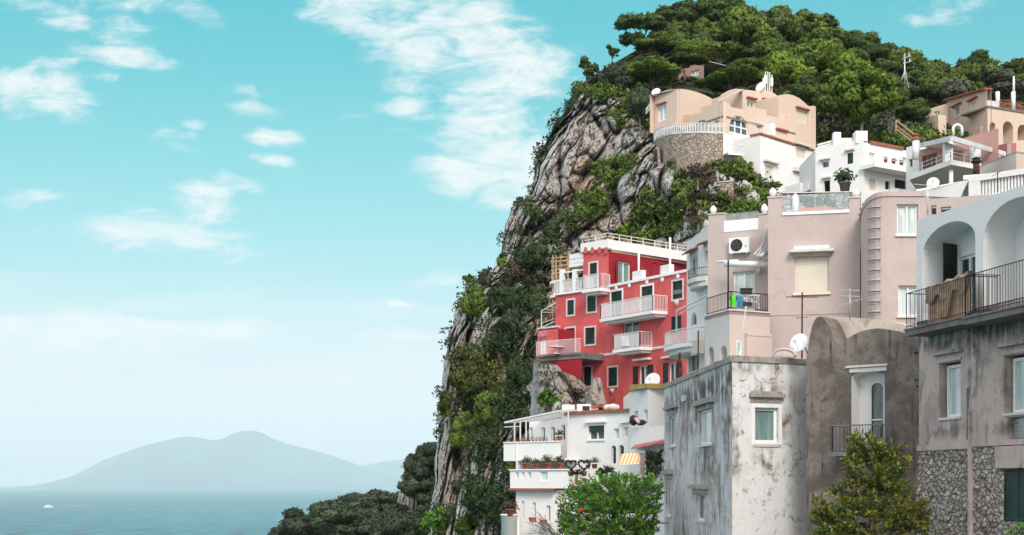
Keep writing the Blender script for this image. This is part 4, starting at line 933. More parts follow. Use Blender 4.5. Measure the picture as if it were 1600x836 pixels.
# white surrounds of the balcony doors
for a in ((955, 455, 972, 494), (1002.5, 447, 1020, 486)):
    r = F8.rect(*a); H.part('door_surround', M_frame, lambda m: (F8.box(m, r[0]-.13, r[1], r[0]-.002, r[3]+.13, -.01, .03), F8.box(m, r[2]+.002, r[1], r[2]+.13, r[3]+.13, -.01, .03), F8.box(m, r[0], r[3]+.002, r[2], r[3]+.13, -.01, .027)))
zc7 = F7.at(951, 392)[1]; s_t = F7.at(911, 430)[0]; zt7 = F7.at(890, 459)[1]
specsL = [(886, 469, 897.5, 493, 'shut', {}), (884.5, 513, 898, 551, 'shut', {}), (914, 511, 929.5, 538, 'shut', {}), (912.5, 572, 924, 603, 'shut', {})]
H.face(F7, 868, 911, GR, zt7, [(886.5, 469, 897, 492, 'shut', {}), (884.5, 513, 898, 551, 'shut', {})])
H.face(F7, 911, 951, GR, zc7+.35, [(921.5, 411, 933, 452, 'shut', {}), (918, 462, 931, 487, 'shut', {}), (914.5, 512, 929.5, 538, 'shut', {}), (912.5, 573, 924, 603, 'shut', {})])
ztop7 = F7.at(951, 373)[1]
H.m.quad(F7.p(s_t, zt7, 0), F7.p(s_t, zt7, -7), F7.p(s_t, ztop7, -7), F7.p(s_t, ztop7, 0))
H.m.quad(F7.p(0, GR, 0), F7.p(0, GR, -8), F7.p(0, zt7, -8), F7.p(0, zt7, 0))
# recessed terrace storey behind the parapet
bkA, bkB = F7.p(F7.len, 0, -6.5), F8.p(F8.len, 0, -13.5)
Ft = Face.__new__(Face); Ft.a, Ft.b = F7.p(F7.len, 0, -5.0), Vector((F8.p(F8.len, 0, 0).x+1.6, 96.5, 0)); Ft.len = (Ft.b-Ft.a).length; Ft.u = (Ft.b-Ft.a)/Ft.len; Ft.n = Vector((Ft.u.y, -Ft.u.x, 0)); Ft.ax = Matrix((Ft.u, -Ft.n, Vector((0, 0, 1)))).transposed()
zro = Z_(392, 90.5); m = MB()
wins_t = [Ft.rect(966, 409, 986, 444), Ft.rect(1019, 412, 1035, 436)]
wall(m, Ft, -.5, Ft.len, zpar-.9, zro+.1, wins_t, .2); m.quad(F7.p(F7.len-.01, zpar-.5, 0), F7.p(F7.len-.01, zpar-.5, -5), F7.p(F7.len-.01, zro, -5), F7.p(F7.len-.01, zro, 0))
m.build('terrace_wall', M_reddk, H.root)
window(Ft, wins_t[0], H.root, M_frame, M_glassg, fw=.08); window(Ft, wins_t[1], H.root, M_frame, M_glassd, fw=.06)
m = MB(); slabp(m, [F8.p(0, 0, -.02), F8.p(F8.len, 0, -.02), F8.p(F8.len, 0, -9), F8.p(0, 0, -6)], zpar-1.3, zpar-1.05); m.build('terrace_floor', M_conc, H.root)
# roof over the terrace: front edge runs back to the right
R0, R1 = F7.p(F7.len, 0, .12), Vector(X_(1076, 95.5)); R1.x = (1076-CX)*95.5/FPX
zr0 = Z_(374, 90.5); zr1 = zr0
m = MB(); slabp(m, [R0, R1, R1+Vector((0, 7, 0)), R0+Vector((-.5, 9, 0))], zr0-.62, zr0); m.build('roof_fascia', M_white2, H.root)
m = MB(); slabp(m, [R0+Vector((.25, .25, 0)), R1+Vector((-.1, .2, 0)), R1+Vector((-.1, 6.5, 0)), R0+Vector((.25, 7, 0))], zr0-.78, zr0-.622); m.build('terrace_soffit', M_soff, H.root)
def rail_path(mb, pts, z, h, step, rr, n=4):
    for zz in (z+h, z+h*.5): mb.tube([p+Vector((0, 0, zz)) for p in pts], rr, n)
    for p, q in zip(pts[:-1], pts[1:]):
        L = (q-p).length; k = max(1, round(L/step))
        for i in range(k+1): c = p.lerp(q, i/k); mb.tube([c+Vector((0, 0, z)), c+Vector((0, 0, z+h))], rr*1.2, n)
m = MB(); rail_path(m, [F7.p(s_t-1.6, 0, -1.5), F7.p(s_t, 0, -.1), R0+Vector((0, .15, 0)), R1+Vector((0, .15, 0))], zr0, .42, 1.05, .028); m.build('roof_railing', M_framec, H.root)
# cornice of the tower with its little corbel arches
m = MB(); F7.box(m, s_t-.1, F7.at(930, 391)[1], F7.len+.05, zr0, -.3, .14)
m.build('cornice', M_white2, H.root)
for x in (915, 925.5, 936.5, 947): 
    r = F7.rect(x-2.6, 386, x+2.6, 396, .15); H.part('corbel_arch', M_red, lambda m: m.add([F7.p(a, b, .155) for a, b in arch_pts(r[0], r[2], r[1], r[3])], [tuple(range(len(arch_pts(r[0], r[2], r[1], r[3]))))]))
m = MB(); F7.box(m, s_t, F7.at(930, 394)[1]-.0, F7.len, F7.at(930, 391)[1]-.004, .0, .08); m.build('cornice_molding', M_red, H.root)
# terrace parapet with white coping, posts, rail
H.part('parapet_coping', M_frame, lambda m: F8.box(m, 0, zpar-.1, F8.len+.02, zpar+.06, -.35, .07))
for x, xb in ((997, (990, 1004)), (1046, (1035, 1048))):
    ft = F8.at(x, 430, -.2)[0]; c = F8.p(ft, 0, -.25)
    H.part('terrace_post', M_frame, lambda m: m.tube([c+Vector((0, 0, zpar)), c+Vector((0, 0, zr0-.75))], .07, 6))
    a, b = F8.at(xb[0], 430, -.2)[0], F8.at(xb[1], 430, -.2)[0]; H.part('post_plinth', M_white2, lambda m: F8.box(m, a, zpar+.06, b, zpar+.62, -.45, -.1))
for x, y in ((963, 450), (983.5, 446), (1011, 441), (1035, 437), (1059.5, 432)):
    q = F8.at(x, y); ax = F8.n.to_track_quat('Z', 'Y').to_matrix(); H.part('medallion', M_frame, lambda m: m.lathe(F8.p(q[0], q[1], -.01), [(.15, 0), (.15, .05), (.09, .07), (.02, .07)], 12, ax))
# string course and lintels
H.part('string_course', M_trim, lambda m: (F8.box(m, -.02, F8.at(951, 555.5)[1], F8.len, F8.at(951, 551.5)[1], -.01, .05), F7.box(m, F7.at(907, 500)[0], F8.at(951, 555.5)[1], F7.len+.02, F8.at(951, 551.5)[1], -.01, .05)))
hood(F8, 993, 560, 1018, 563.5, .28, M_trim, H.root); hood(F8, 1038, 556, 1066, 559, .28, M_trim, H.root)
for x, y in ((957, 608), (1058, 471)):
    q = F8.at(x, y+2); H.part('corbel', M_trim, lambda m: m.lathe(F8.p(q[0], q[1]-.12, .02), [(.03, -.1), (.12, .05), (.2, .22)], 8))
# balconies
def wbal(F, x1, x2, yt, yb, d, rh, step=.12, rets=None, frosted=True):
    a, b = F.at(x1, yt, d)[0], F.at(x2, yt, d)[0]; z = F.at((x1+x2)/2, yt, d)[1]; zl_ = F.at((x1+x2)/2, yb, d)[1]; m = MB()
    F.box(m, a, zl_, b, z, -.02, d); F.box(m, a+.15, zl_-.14, b-.15, zl_-.002, -.02, d*.7); m.build('balcony_slab', M_white2, H.root)
    railing(F, a+.03, b-.03, z, rh, d-.05, M_wrail, H.root, step=step, rets=rets or d-.08, r=.016, rail=.03)
    if frosted: H.part('railing_panel', M_milk, lambda m: F.box(m, a+.04, z+.08, b-.04, z+rh-.04, d-.075, d-.06))
wbal(F8, 937, 1019.5, 491.5, 496.5, 1.15, .92)
wbal(F8, 957, 999, 544, 549, 1.0, .92)
wbal(F7, 909, 937, 451, 456, 1.0, .9)
# side terrace on the left of the tower
H.part('side_parapet', M_white2, lambda m: F7.box(m, -.1, zt7, s_t-.02, zt7+.14, -.3, .12))
railing(F7, -.05, s_t-.05, zt7+.14, .8, .05, M_wrail, H.root, step=.14, r=.015, rail=.03)
H.part('railing_panel', M_milk, lambda m: F7.box(m, 0, zt7+.2, s_t-.1, zt7+.9, .0, .02))
for x in (878, 898): q = F7.at(x, 440)[0]; H.part('terrace_post', M_frame, lambda m: F7.box(m, q-.13, zt7+.1, q+.13, F7.at(x, 421)[1], -.2, .1))
H.part('terrace_beam', M_frame, lambda m: (F7.box(m, F7.at(889, 440)[0], F7.at(900, 416)[1], s_t, F7.at(900, 411)[1], -1.5, .0), F7.box(m, F7.at(878, 440)[0], F7.at(900, 424)[1], s_t, F7.at(900, 422)[1], -.2, .0)))
H.part('terrace_backwall', M_conc, lambda m: m.quad(F7.p(-.1, zt7, -4), F7.p(s_t, zt7, -4), F7.p(s_t, Z_(405, 94), -4), F7.p(-.1+2, Z_(405, 94), -4)))
H.part('white_panels', M_white2, lambda m: [F7.box(m, F7.at(889.5+k*7.6, 405)[0], F7.at(900, 412-j*8.3)[1], F7.at(896.5+k*7.6, 405)[0], F7.at(900, 404.6-j*8.3)[1], -.06, .0) for k in range(3) for j in range(2)])
# annex with the glazed balcony, lower left
FA = Face(838, 91.5, 908, 89); zA0 = FA.at(870, 553)[1]
H.part('annex_slab', M_conc, lambda m: (FA.box(m, 0, zA0-.14, FA.len, zA0, -4, .05), FA.box(m, .1, zA0-.4, FA.len, zA0-.142, -4, -.05)))
H.part('glass_balustrade', clear('pinkish_glass', (.9, .88, .88), .14), lambda m: (FA.box(m, .02, zA0, FA.len-.02, zA0+.85, -.0, .018), m.quad(FA.p(.02, zA0, 0), FA.p(.02, zA0, -3.6), FA.p(.02, zA0+.85, -3.6), FA.p(.02, zA0+.85, 0))))
H.part('balustrade_rail', M_wrail, lambda m: (m.tube([FA.p(0, zA0+.87, 0), FA.p(FA.len, zA0+.87, 0)], .02, 4), m.tube([FA.p(0, zA0, 0), FA.p(0, zA0+.87, 0)], .02, 4)))
m = MB(); FN = Face(840, 93, 872, 91.6); zan = FN.at(856, 513)[1]; dn = FN.rect(843, 529, 853.5, 553)
wall(m, FN, 0, FN.len, zA0-.1, zan, [dn], .15); slabp(m, [FN.a, FN.b, FN.b+Vector((.3, 4, 0)), FN.a+Vector((.3, 4, 0))], zan-.1, zan)
m.build('annex_wall', M_red, H.root)
H.part('annex_side_wall', M_reddk, lambda m: m.quad(FN.p(FN.len, zA0-.1, 0), FN.p(FN.len, zA0-.1, -4), FN.p(FN.len, zan-.11, -4), FN.p(FN.len, zan-.11, 0)))  # this side's shade is put into its darker red
window(FN, dn, H.root, M_frame, M_glassc, fw=.07); hood(FN, 841, 518, 854, 526, .05, plain('pink_sign', (.62, .22, .30), .6, 0, .3, 6), H.root, 'fascia_board')
H.part('annex_coping', M_trim, lambda m: FN.box(m, -.02, zan, FN.len, zan+.1, -.2, .05))
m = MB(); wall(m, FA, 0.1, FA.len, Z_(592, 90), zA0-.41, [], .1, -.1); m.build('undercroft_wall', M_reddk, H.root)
H.part('pergola_frame', M_wrail, lambda m: (m.tube([P(846, 512, 92.5), P(846, 486, 92.5), P(869, 473, 92)], .035, 5), m.tube([P(846, 488, 92.5), P(872, 488, 95.5)], .03, 5), m.tube([P(852, 483, 92.5), P(872, 486, 95)], .03, 5), m.tube([P(859, 479, 92.2), P(872, 482, 94)], .03, 5), m.tube([P(846, 512, 92.5), P(872, 500, 95)], .03, 5), m.tube([P(846, 505, 92.5), P(872, 496, 95)], .02, 5)))
t_ = thing('parasol_folded', 'small white table on the glazed balcony of the red house', 'table', P(869, 553, 90)); c = P(869, 553, 90)
t_.name = 'balcony_table'; ORG['balcony_table'] = ORG['parasol_folded']
m = MB(); m.lathe(c, [(.25, 0), (.25, .03), (.04, .05), (.04, .42)], 10); m.build('pedestal', M_frame, t_); m = MB(); m.lathe(c, [(.5, .421), (.5, .46), (.48, .47)], 16); m.build('tabletop', M_frame, t_)
H.done()
# laundry on the small balcony
q = F8.at(978, 532, .98)
m = MB(); F8.box(m, q[0]-.45, q[1]-.35, q[0]+.3, q[1]+.28, .985, 1.02); tag(m.build('white_sheet', plain('white_linen', (.75, .76, .78), .9), None), 'white sheet hung on the small balcony of the red house', 'sheet')
# scaffolding
t_ = thing('scaffolding', 'timber scaffolding tower standing against the left side of the red house', 'scaffolding', P(877, 500, 97))
D_ = 96.5; xs = [864, 869, 876, 888]; 
for i, x in enumerate(xs):
    for dd in (0, 1.6):
        m = MB(); y0 = 399 if i < 3 else 395; m.tube([P(x, 500 if i == 0 else 505, D_)+Vector((0, dd, 0)), P(x, y0+dd, D_)+Vector((0, dd, 0))], .055, 5); m.build('pole', M_wood, t_)
for y, xe, th in ((404, 890, .09), (417, 888, .09), (429, 874, .09), (442, 875, .2), (464, 878, .2), (486, 872, .09)):
    m = MB(); a, b = P(861.5, y, D_), P(xe, y-3, D_); m.tube([a, b], th*.6, 5)
    if th > .1: m.tube([a+Vector((0, 1.6, 0)), b+Vector((0, 1.6, 0))], th*.6, 5)
    else: part('cross_bar', M_wood, t_, lambda q: q.tube([a+Vector((0, 1.6, 0)), b+Vector((0, 1.6, 0))], th*.6, 5))
    if th > .1: m.hexa([a+Vector((-.1, -.2, -.1)), b+Vector((0, -.2, -.1)), b+Vector((0, 1.8, -.1)), a+Vector((-.1, 1.8, -.1)), a+Vector((-.1, -.2, .06)), b+Vector((0, -.2, .06)), b+Vector((0, 1.8, .06)), a+Vector((-.1, 1.8, .06))])
    m.build('platform' if th > .1 else 'cross_bar', M_trim if th > .1 else M_wood, t_)

# ---------------------------------------------------------------- lower white house
H = House('terraced_white_house', 'white stepped house with flower-lined terraces below the red house', 'house', 880, 836, 76, M_white2)
G0, G1 = Face(886, 77.5, 988, 74), Face(803, 79, 890, 76.5)
zm = G0.at(930, 646)[1]
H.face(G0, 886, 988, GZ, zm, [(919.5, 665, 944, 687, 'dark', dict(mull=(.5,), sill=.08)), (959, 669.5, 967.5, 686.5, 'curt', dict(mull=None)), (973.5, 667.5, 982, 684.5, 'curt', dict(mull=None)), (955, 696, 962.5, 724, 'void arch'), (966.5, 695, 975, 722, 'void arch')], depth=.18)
H.part('roller_shutter', M_green, lambda m: G0.box(m, *[(r := G0.rect(920.5, 665.5, 943, 674.5))[i] for i in (0, 1, 2, 3)], -.1, -.03))
H.m.quad(G0.p(0, GZ, 0), G0.p(0, GZ, -9), G0.p(0, zm, -9), G0.p(0, zm, 0)); H.m.quad(G0.p(0, zm, 0), G0.p(G0.len, zm, 0), G0.p(G0.len, zm, -9), G0.p(0, zm, -9))
H.part('tiled_roof_edge', M_tile, lambda m: G0.box(m, -.1, zm, G0.len, zm+.16, -6, .15))
hood(G0, 916, 658, 948, 660.5, .2, M_white2, H.root); hood(G0, 971, 659, 984, 661, .2, M_white2, H.root)
H.part('chimney', M_white2, lambda m: G0.box(m, -.35, zm-.5, G0.at(888.5, 640)[0], G0.at(886, 632)[1], -.5, .06))
# upper terrace with glazed pergola
zt_ = G1.at(845, 692)[1]; zb2 = G1.at(845, 716)[1]
m = MB(); wall(m, G1, 0, G1.len+.1, zb2, zt_, [], .1, .9); G1.box(m, 0, zb2-.15, G1.len+.1, zb2, -3, .9); m.quad(G1.p(0, zb2, .9), G1.p(0, zb2, -3), G1.p(0, zt_, -3), G1.p(0, zt_, .9))
G1.box(m, 0, zt_, G1.len+.1, zt_+.06, .72, .96); m.build('terrace_parapet', M_white2, H.root)
Gb = G1.sub(0, G1.len, -2.6); zpg = G1.at(845, 655, -2)[1]
m = MB(); wl = [Gb.rect(827, 668, 832, 690), Gb.rect(846, 668, 851.5, 690), Gb.rect(861, 667, 867, 690), Gb.rect(877, 664, 883, 688)]
wall(m, Gb, -1, Gb.len+1, zb2, Gb.at(845, 655)[1], wl, .15); m.build('terrace_backwall', M_white2, H.root)
for r in wl: window(Gb, r, H.root, M_frame, M_glassd, fw=.06, mull=None)
def _pg(m):
    za, zb3 = G1.at(804, 660, .8)[1], G1.at(886, 642, .8)[1]
    for i, x in enumerate((804, 813, 822, 888)):
        s_ = G1.at(x, 670, .8)[0]; m.tube([G1.p(s_, zt_, .8), G1.p(s_, za+(zb3-za)*(x-804)/82, .8)], .045, 5)
    m.tube([G1.p(0, za, .8), G1.p(G1.len, zb3, .8)], .06, 5); m.tube([G1.p(0, za+.25, -2.6), G1.p(G1.len, zb3+.25, -2.6)], .05, 5)
    for i in range(9): q = G1.len*i/8; z = za+(zb3-za)*i/8; m.tube([G1.p(q, z, .8), G1.p(q, z+.25, -2.6)], .035, 4)
    m.tube([G1.p(0, zt_+.9, .8), G1.p(1.1, zt_+.9, .8)], .03, 4)
H.part('pergola_frame', M_wrail, _pg)
za, zb3 = G1.at(804, 660, .8)[1], G1.at(886, 642, .8)[1]
H.part('pergola_roof', M_milk, lambda m: m.quad(G1.p(0, za+.08, .85), G1.p(G1.len, zb3+.08, .85), G1.p(G1.len, zb3+.33, -2.7), G1.p(0, za+.33, -2.7)))
H.part('tiled_roof_edge', M_tile, lambda m: m.hexa([G1.p(2.2, za+.55, -2.7), G1.p(G1.len, zb3+.36, -2.7), G1.p(G1.len, zb3+.36, -4), G1.p(2.2, za+.55, -4), G1.p(2.2, za+.72, -2.7), G1.p(G1.len, zb3+.55, -2.7), G1.p(G1.len, zb3+.55, -4), G1.p(2.2, za+.72, -4)]))
# middle terrace with its row of small windows
G2 = Face(808, 78, 900, 75.3); z2a, z2b = G2.at(850, 735)[1], G2.at(850, 760)[1]
m = MB(); wl = [G2.rect(*q) for q in ((816.5, 738, 821.5, 749), (825.5, 738, 831, 749), (835, 738, 841, 749), (855, 737, 866.5, 751))]
wall(m, G2, 0, G2.len, z2b, z2a, wl, .12, .6)
G2.box(m, 0, z2b-.1, G2.len, z2b, -3, .6); m.build('terrace_parapet', M_white2, H.root)
for r in wl: window(G2.sub(0, G2.len, .6), r, H.root, M_frame, M_glassc, fw=.05, mull=None, dep=.06)
H.part('terrace_coping', M_white2, lambda m: G2.box(m, -.03, z2a+.002, G2.len, z2a+.07, .3, .68))
H.part('tiled_ledge', M_tile, lambda m: G2.box(m, -.05, z2b-.22, G2.len*.75, z2b-.102, -1, .75))
Gm = G2.sub(0, G2.len, -2.2); m = MB(); wl = [Gm.rect(833, 722, 839, 735), Gm.rect(848, 722, 856, 735), Gm.rect(868, 722, 877, 735)]
wall(m, Gm, -.5, Gm.len+1, z2b-.1, zb2, wl, .15); m.build('middle_wall', M_white, H.root)
for r in wl: window(Gm, r, H.root, M_frame, M_glassd, fw=.06, mull=None)
m = MB(); G3 = Face(806, 77.6, 905, 74.8)
wall(m, G3, 0, G3.len, GZ, z2b-.2, wl3 := [G3.rect(*q) for q in ((815, 783, 819, 811), (832, 785, 837, 811), (854, 790, 860, 815))], .15)
m.quad(G3.p(0, GZ, 0), G3.p(0, GZ, -7), G3.p(0, zt_, -7), G3.p(0, zt_, 0)); m.build('lower_wall', M_white2, H.root)
for r in wl3: window(G3, r, H.root, M_frame, M_glassg, fw=.05, mull=None)
H.part('shutter_door', plain('pale_green_paint', (.35, .55, .50), .6), lambda m: m.add([P(808, 731, 79.5), P(812, 731, 79), P(812, 756, 79), P(808, 756, 79.5)], [(0, 1, 2, 3)]))
# lower left spur balcony
m = MB(); c = P(796, 806, 77); m.lathe(c+Vector((0, 0, -4)), [(.45, 0), (.45, 4.0), (.5, 4.02), (.5, 4.1)], 14); m.box(c+Vector((.2, .3, -2.2)), (.7, .9, 4.2)); m.build('spur_balcony', M_white2, H.root)
H.done()
# white block with the moss-edged roof, right of it
H = House('white_block_house', 'plain white house block with a mossy roof edge and a red tiled lean-to', 'house', 1010, 836, 70, M_white2)
K0 = Face(986, 73, 1013, 70.5); K1 = Face(1013, 70.5, 1046, 71.5); zk = K0.at(1012, 607)[1]
H.face(K0, 986, 1013, GZ, zk, [(1006, 640, 1012, 664, 'curt', dict(mull=None)), (991, 642, 997, 664, 'curt', dict(mull=None))], depth=.15); H.face(K1, 1013, 1046, GZ, zk)
shell(H.m, [K0.a, K0.b, K1.b, K1.b+Vector((0, 5, 0)), K0.a+Vector((0, 5, 0))], GZ, zk, skip=(0, 1)); H.done()
H.part('roof_edge', plaster('mossy_edge', (.36, .27, .08), (.22, .18, .10), (.12, .1, .08), .8, .5, .8), lambda m: (K0.box(m, -.08, zk, K0.len+.08, zk+.24, -1.2, .1), K1.box(m, -.02, zk, K1.len, zk+.25, -1.2, .08)))
K2 = Face(984, 70.5, 1046, 66.8); zk2 = K2.at(1010, 667)[1]
H.part('terrace_wall', M_white2, lambda m: (wall(m, K2, 0, K2.len, GZ, zk2, [], .2), m.quad(K2.p(0, GZ, 0), K2.p(0, GZ, -3), K2.p(0, zk2, -3), K2.p(0, zk2, 0)), m.quad(K2.p(0, zk2, 0), K2.p(K2.len, zk2, 0), K2.p(K2.len, zk2, -.3), K2.p(0, zk2, -.3))))
H.part('tiled_lean_to', plaster('red_tiles', (.42, .10, .08), (.5, .3, .27), (.3, .12, .1), .6, .3, 2), lambda m: m.hexa([P(986, 702, 68.6), P(1040, 692, 65.5), P(1040, 688, 67.0), P(992, 697, 70), P(986, 700, 68.6), P(1040, 690, 65.5), P(1040, 686, 67.0), P(992, 695, 70)]))
def _aw2(m):
    m.cur = 0
    n_ = 12
    for i in range(n_):
        m.cur = i % 2; xa, xb = 965+i*33/n_, 965+(i+1)*33/n_
        for (ya, yb, da, db) in ((709, 715, 68.2, 67.6), (715, 722, 67.6, 67.3), (722, 727, 67.3, 67.25)):
            sh = lambda y: (727-y)*.35
            m.quad(P(xa+sh(ya), ya-(xa-965)*.06, da), P(xb+sh(ya), ya-(xb-965)*.06, da), P(xb+sh(yb), yb-(xb-965)*.06, db), P(xa+sh(yb), yb-(xa-965)*.06, db))
t_ = thing('striped_awning', 'yellow and white striped awning over the lower terrace door', 'awning', P(982, 727, 67.5)); m = MB(); _aw2(m)
m.build('canopy', [plain('yellow_canvas', (.75, .40, .10), .85), plain('white_canvas', (.78, .70, .58), .85)], t_); m = MB(); m.tube([P(966, 727, 67.2), P(999, 725, 67.2)], .02, 5); m.tube([P(966, 727, 67.2), P(972, 715, 68.8)], .015, 4); m.build('frame', M_wrail, t_)
t_ = thing('terrace_curtain', 'pale curtain gathered on a pole right of the striped awning', 'curtain', P(1004, 740, 67)); m = MB()
m.add([P(1000+i*.8, y, 67+.08*(i % 2)) for i in range(10) for y in (708, 742)], [(2*i, 2*i+2, 2*i+3, 2*i+1) for i in range(9)]); m.build('fabric', plain('cream_canvas', (.7, .62, .52), .9), t_); m = MB(); m.tube([P(998, 707, 67), P(1009, 706, 67)], .025, 5); m.build('pole', M_wrail, t_)
dish('satellite_dish', 'round white satellite dish in front of the red house wall', P(1021, 596, 71), .42, (-.5, -.8, .3), [P(1024, 607, 71.5), P(1023, 600, 71.2)])

# ================================================================ upper tiers
def cface(m, F, cont, z0, holes=(), depth=.25, back=3.0, d=0.0, sides=(0, -1)):
    """wall whose top follows an outline (photo column, row), with the roof running back from it"""
    tp = [F.at(x, y, d) for x, y in cont]; zc = min(b for a, b in tp)-.02
    wall(m, F, tp[0][0], tp[-1][0], z0, zc, holes, depth, d)
    for (a, za_), (b, zb_) in zip(tp[:-1], tp[1:]):
        m.quad(F.p(a, zc, d), F.p(b, zc, d), F.p(b, zb_, d), F.p(a, za_, d)); m.quad(F.p(a, za_, d), F.p(b, zb_, d), F.p(b, zb_, d-back), F.p(a, za_, d-back))
        m.quad(F.p(a, z0, d-back), F.p(b, z0, d-back), F.p(b, zb_, d-back), F.p(a, za_, d-back))
    for k in sides: a, b = tp[k]; m.quad(F.p(a, z0, d), F.p(a, z0, d-back), F.p(a, b, d-back), F.p(a, b, d))

# ---------------------------------------------------------------- peach villa on the cliff
H = House('cliff_villa', 'peach villa with vaulted roofs standing over a white lower storey on the cliff', 'villa', 1150, 300, 124, M_peach)
Z0 = Z_(330, 125)
T1, T2 = Face(1022.5, 126.9, 1057.5, 124.5), Face(1057.5, 124.5, 1112, 128.5)
w = T1.rect(1028, 164.5, 1041, 189); ZT = Z_(216, 124)
cface(H.m, T1, [(1022.5,151),(1028,147),(1034,143.5),(1042,141),(1050,139.5),(1057.5,139)], Z_(204, 126), [w], back=.3, sides=())
window(T1, w, H.root, M_frame, M_glassc, fw=.13, mull=(.5,)); hood(T1, 1026, 161, 1042, 163, .2, M_tile, H.root)
cface(H.m, T2, [(1057.5,139),(1066,139),(1076,140.5),(1088,143.5),(1100,148),(1112,154)], Z_(205, 126), back=2.95, sides=(-1,))
V1, V2 = Face(1064, 125.5, 1130, 120.4), Face(1130, 120.4, 1243, 126.5)
zb1 = V1.at(1100, 212)[1]; zv = V1.at(1130, 158)[1]
h1 = [V1.rect(1081.5, 188, 1109, 214), V1.rect(1114.5, 187.5, 1125, 213)]
cface(H.m, V1, [(1064,182),(1075,178),(1078,179),(1081,180),(1095,176),(1096,168),(1130,158)], Z0, [(*h1[0], 'arch', h1[0][1]+.3), (*h1[1], 'arch')], back=.35)
window(V1, (*h1[0], 'arch', h1[0][1]+.3), H.root, M_frame, M_glassg, fw=.10, mull=(.25, .5, .75), trans=(.35,), arch=True); window(V1, (*h1[1], 'arch'), H.root, M_frame, M_glassc, fw=.09, mull=None, arch=True)
h2 = [(*V2.rect(1139.8, 181, 1169.5, 210.5), 'arch'), V2.rect(1182, 195, 1190.5, 214), V2.rect(1200, 197, 1207, 213)]
cface(H.m, V2, [(1130,158),(1140,162),(1141,167),(1168,172),(1169,166),(1197,172),(1198,180),(1232,187),(1232.5,180),(1243,183)], Z0, h2, back=.35, sides=(-1,))
window(V2, h2[0], H.root, M_frame, M_glassd, fw=.15, mull=(.33, .66), trans=(.42,), arch=True); window(V2, h2[1], H.root, M_frame, M_glassc, fw=.07, mull=None); window(V2, h2[2], H.root, M_frame, M_glassd, fw=.07, mull=None)
H.part('bay_window', M_frame, lambda m: V2.box(m, V2.at(1193, 205)[0], V2.at(1198, 214)[1], V2.at(1199, 205)[0], V2.at(1198, 196)[1], 0, .9))
V3, V4, V5 = Face(1100, 131, 1162, 127), Face(1160, 126.5, 1222, 129.5), Face(1218, 125.6, 1272, 129)
cface(H.m, V3, [(1112,160),(1121,154),(1128,147),(1138,141.5),(1149,138.5),(1158,139.5),(1162,140.5)], zb1, [V3.rect(1142, 152, 1152, 166)], back=4)
cface(H.m, V4, [(1160,140),(1172,141),(1183,142.5),(1184,141.5),(1194,140.5),(1204,143),(1212,147),(1217,152)], zb1, h4 := [V4.rect(1167.5, 158, 1179, 170), V4.rect(1199, 160, 1213, 184)], back=5)
window(V4, h4[0], H.root, M_frame, M_glassg, fw=.09); window(V4, h4[1], H.root, M_frame, M_glassc, fw=.10)
cface(H.m, V5, [(1216.5,150),(1222,148),(1230,147),(1240,149),(1249,153.5),(1257,160),(1262,165),(1272,168.5)], Z0, h5 := [V5.rect(1244, 173, 1262, 192)], back=6)
opening(V5, h5[0], H.root, 'roll', {}); hood(V5, 1243, 169, 1263, 171, .25, M_tile, H.root); hood(V4, 1190, 156, 1213, 158, .3, M_tile, H.root); hood(V4, 1166, 153, 1181, 155, .3, M_tile, H.root); hood(V2, 1212, 202, 1229, 204.5, .25, M_tile, H.root)
H.part('terrace_canopy', M_trim, lambda m: m.hexa([P(1122, 158, 121.5), P(1161, 141, 124.5), P(1161, 141, 127), P(1122, 158, 126), P(1122, 156, 121.5), P(1161, 138.5, 124.5), P(1161, 138.5, 127), P(1122, 156, 126)]))
H.part('corner_pier', M_peach, lambda m: V5.box(m, V5.at(1268, 200)[0], Z0, V5.len+.1, V5.at(1270, 166)[1], -.2, .12))
zsl = V2.at(1135, 209)[1]
H.part('terrace_deck', M_conc, lambda m: slabp(m, [V1.p(0, 0, 0), V1.p(V1.len, 0, 0), V2.p(V2.len, 0, 0), V2.p(V2.len, 0, -6), V1.p(0, 0, -6)], zv-1.4, zv-1.2))
H.done()
# white lower storeys
m = MB(); L1, L2 = Face(1129, 120.2, 1200, 121.6), Face(1188, 118.5, 1272, 124.5); L3 = Face(1170, 119.8, 1192, 118.3)
hA = [L1.rect(1154, 256, 1162, 268)]; zl1 = L1.at(1150, 210)[1]
wall(m, L1, 0, L1.len, Z0-2, zl1, hA, .2); window(L1, hA[0], H.root, M_frame, M_glassd, fw=.06, mull=None)
hB = [L2.rect(1244, 230, 1259, 247), L2.rect(1195.5, 259, 1208, 279)]; zl2 = L2.at(1200, 214)[1]
wall(m, L2, 0, L2.len, Z0-2, zl2, hB, .2)
for q in hB: opening(L2, q, H.root, 'roll', dict(dep=.1))
m.quad(L2.p(0, Z0, 0), L2.p(0, Z0, -4), L2.p(0, zl2, -4), L2.p(0, zl2, 0)); m.quad(L2.p(L2.len, Z0, 0), L2.p(L2.len, Z0, -8), L2.p(L2.len, zl2, -8), L2.p(L2.len, zl2, 0))
slabp(m, [L2.a, L2.b, L2.b+Vector((0, 3, 0)), L2.a+Vector((0, 4, 0))], zl2-.1, zl2); m.build('lower_wall', M_white2, H.root)
H.part('roof_trim', M_tile, lambda m: L2.box(m, -.1, zl2, L2.len+.1, zl2+.14, -1, .12))
for F, a in ((L2, (1241, 224, 1262, 228)), (L2, (1238, 265, 1264, 271)), (L2, (1192, 252, 1214, 255)), (L1, (1149, 250, 1165, 253)), (L1, (1173, 217, 1193, 222))): hood(F, *a, .35, M_trim, H.root)
H.part('balcony', M_white2, lambda m: (L1.box(m, -.02, L1.at(1150, 247)[1], L1.len*.55, L1.at(1150, 244)[1], 0, 1.0)))
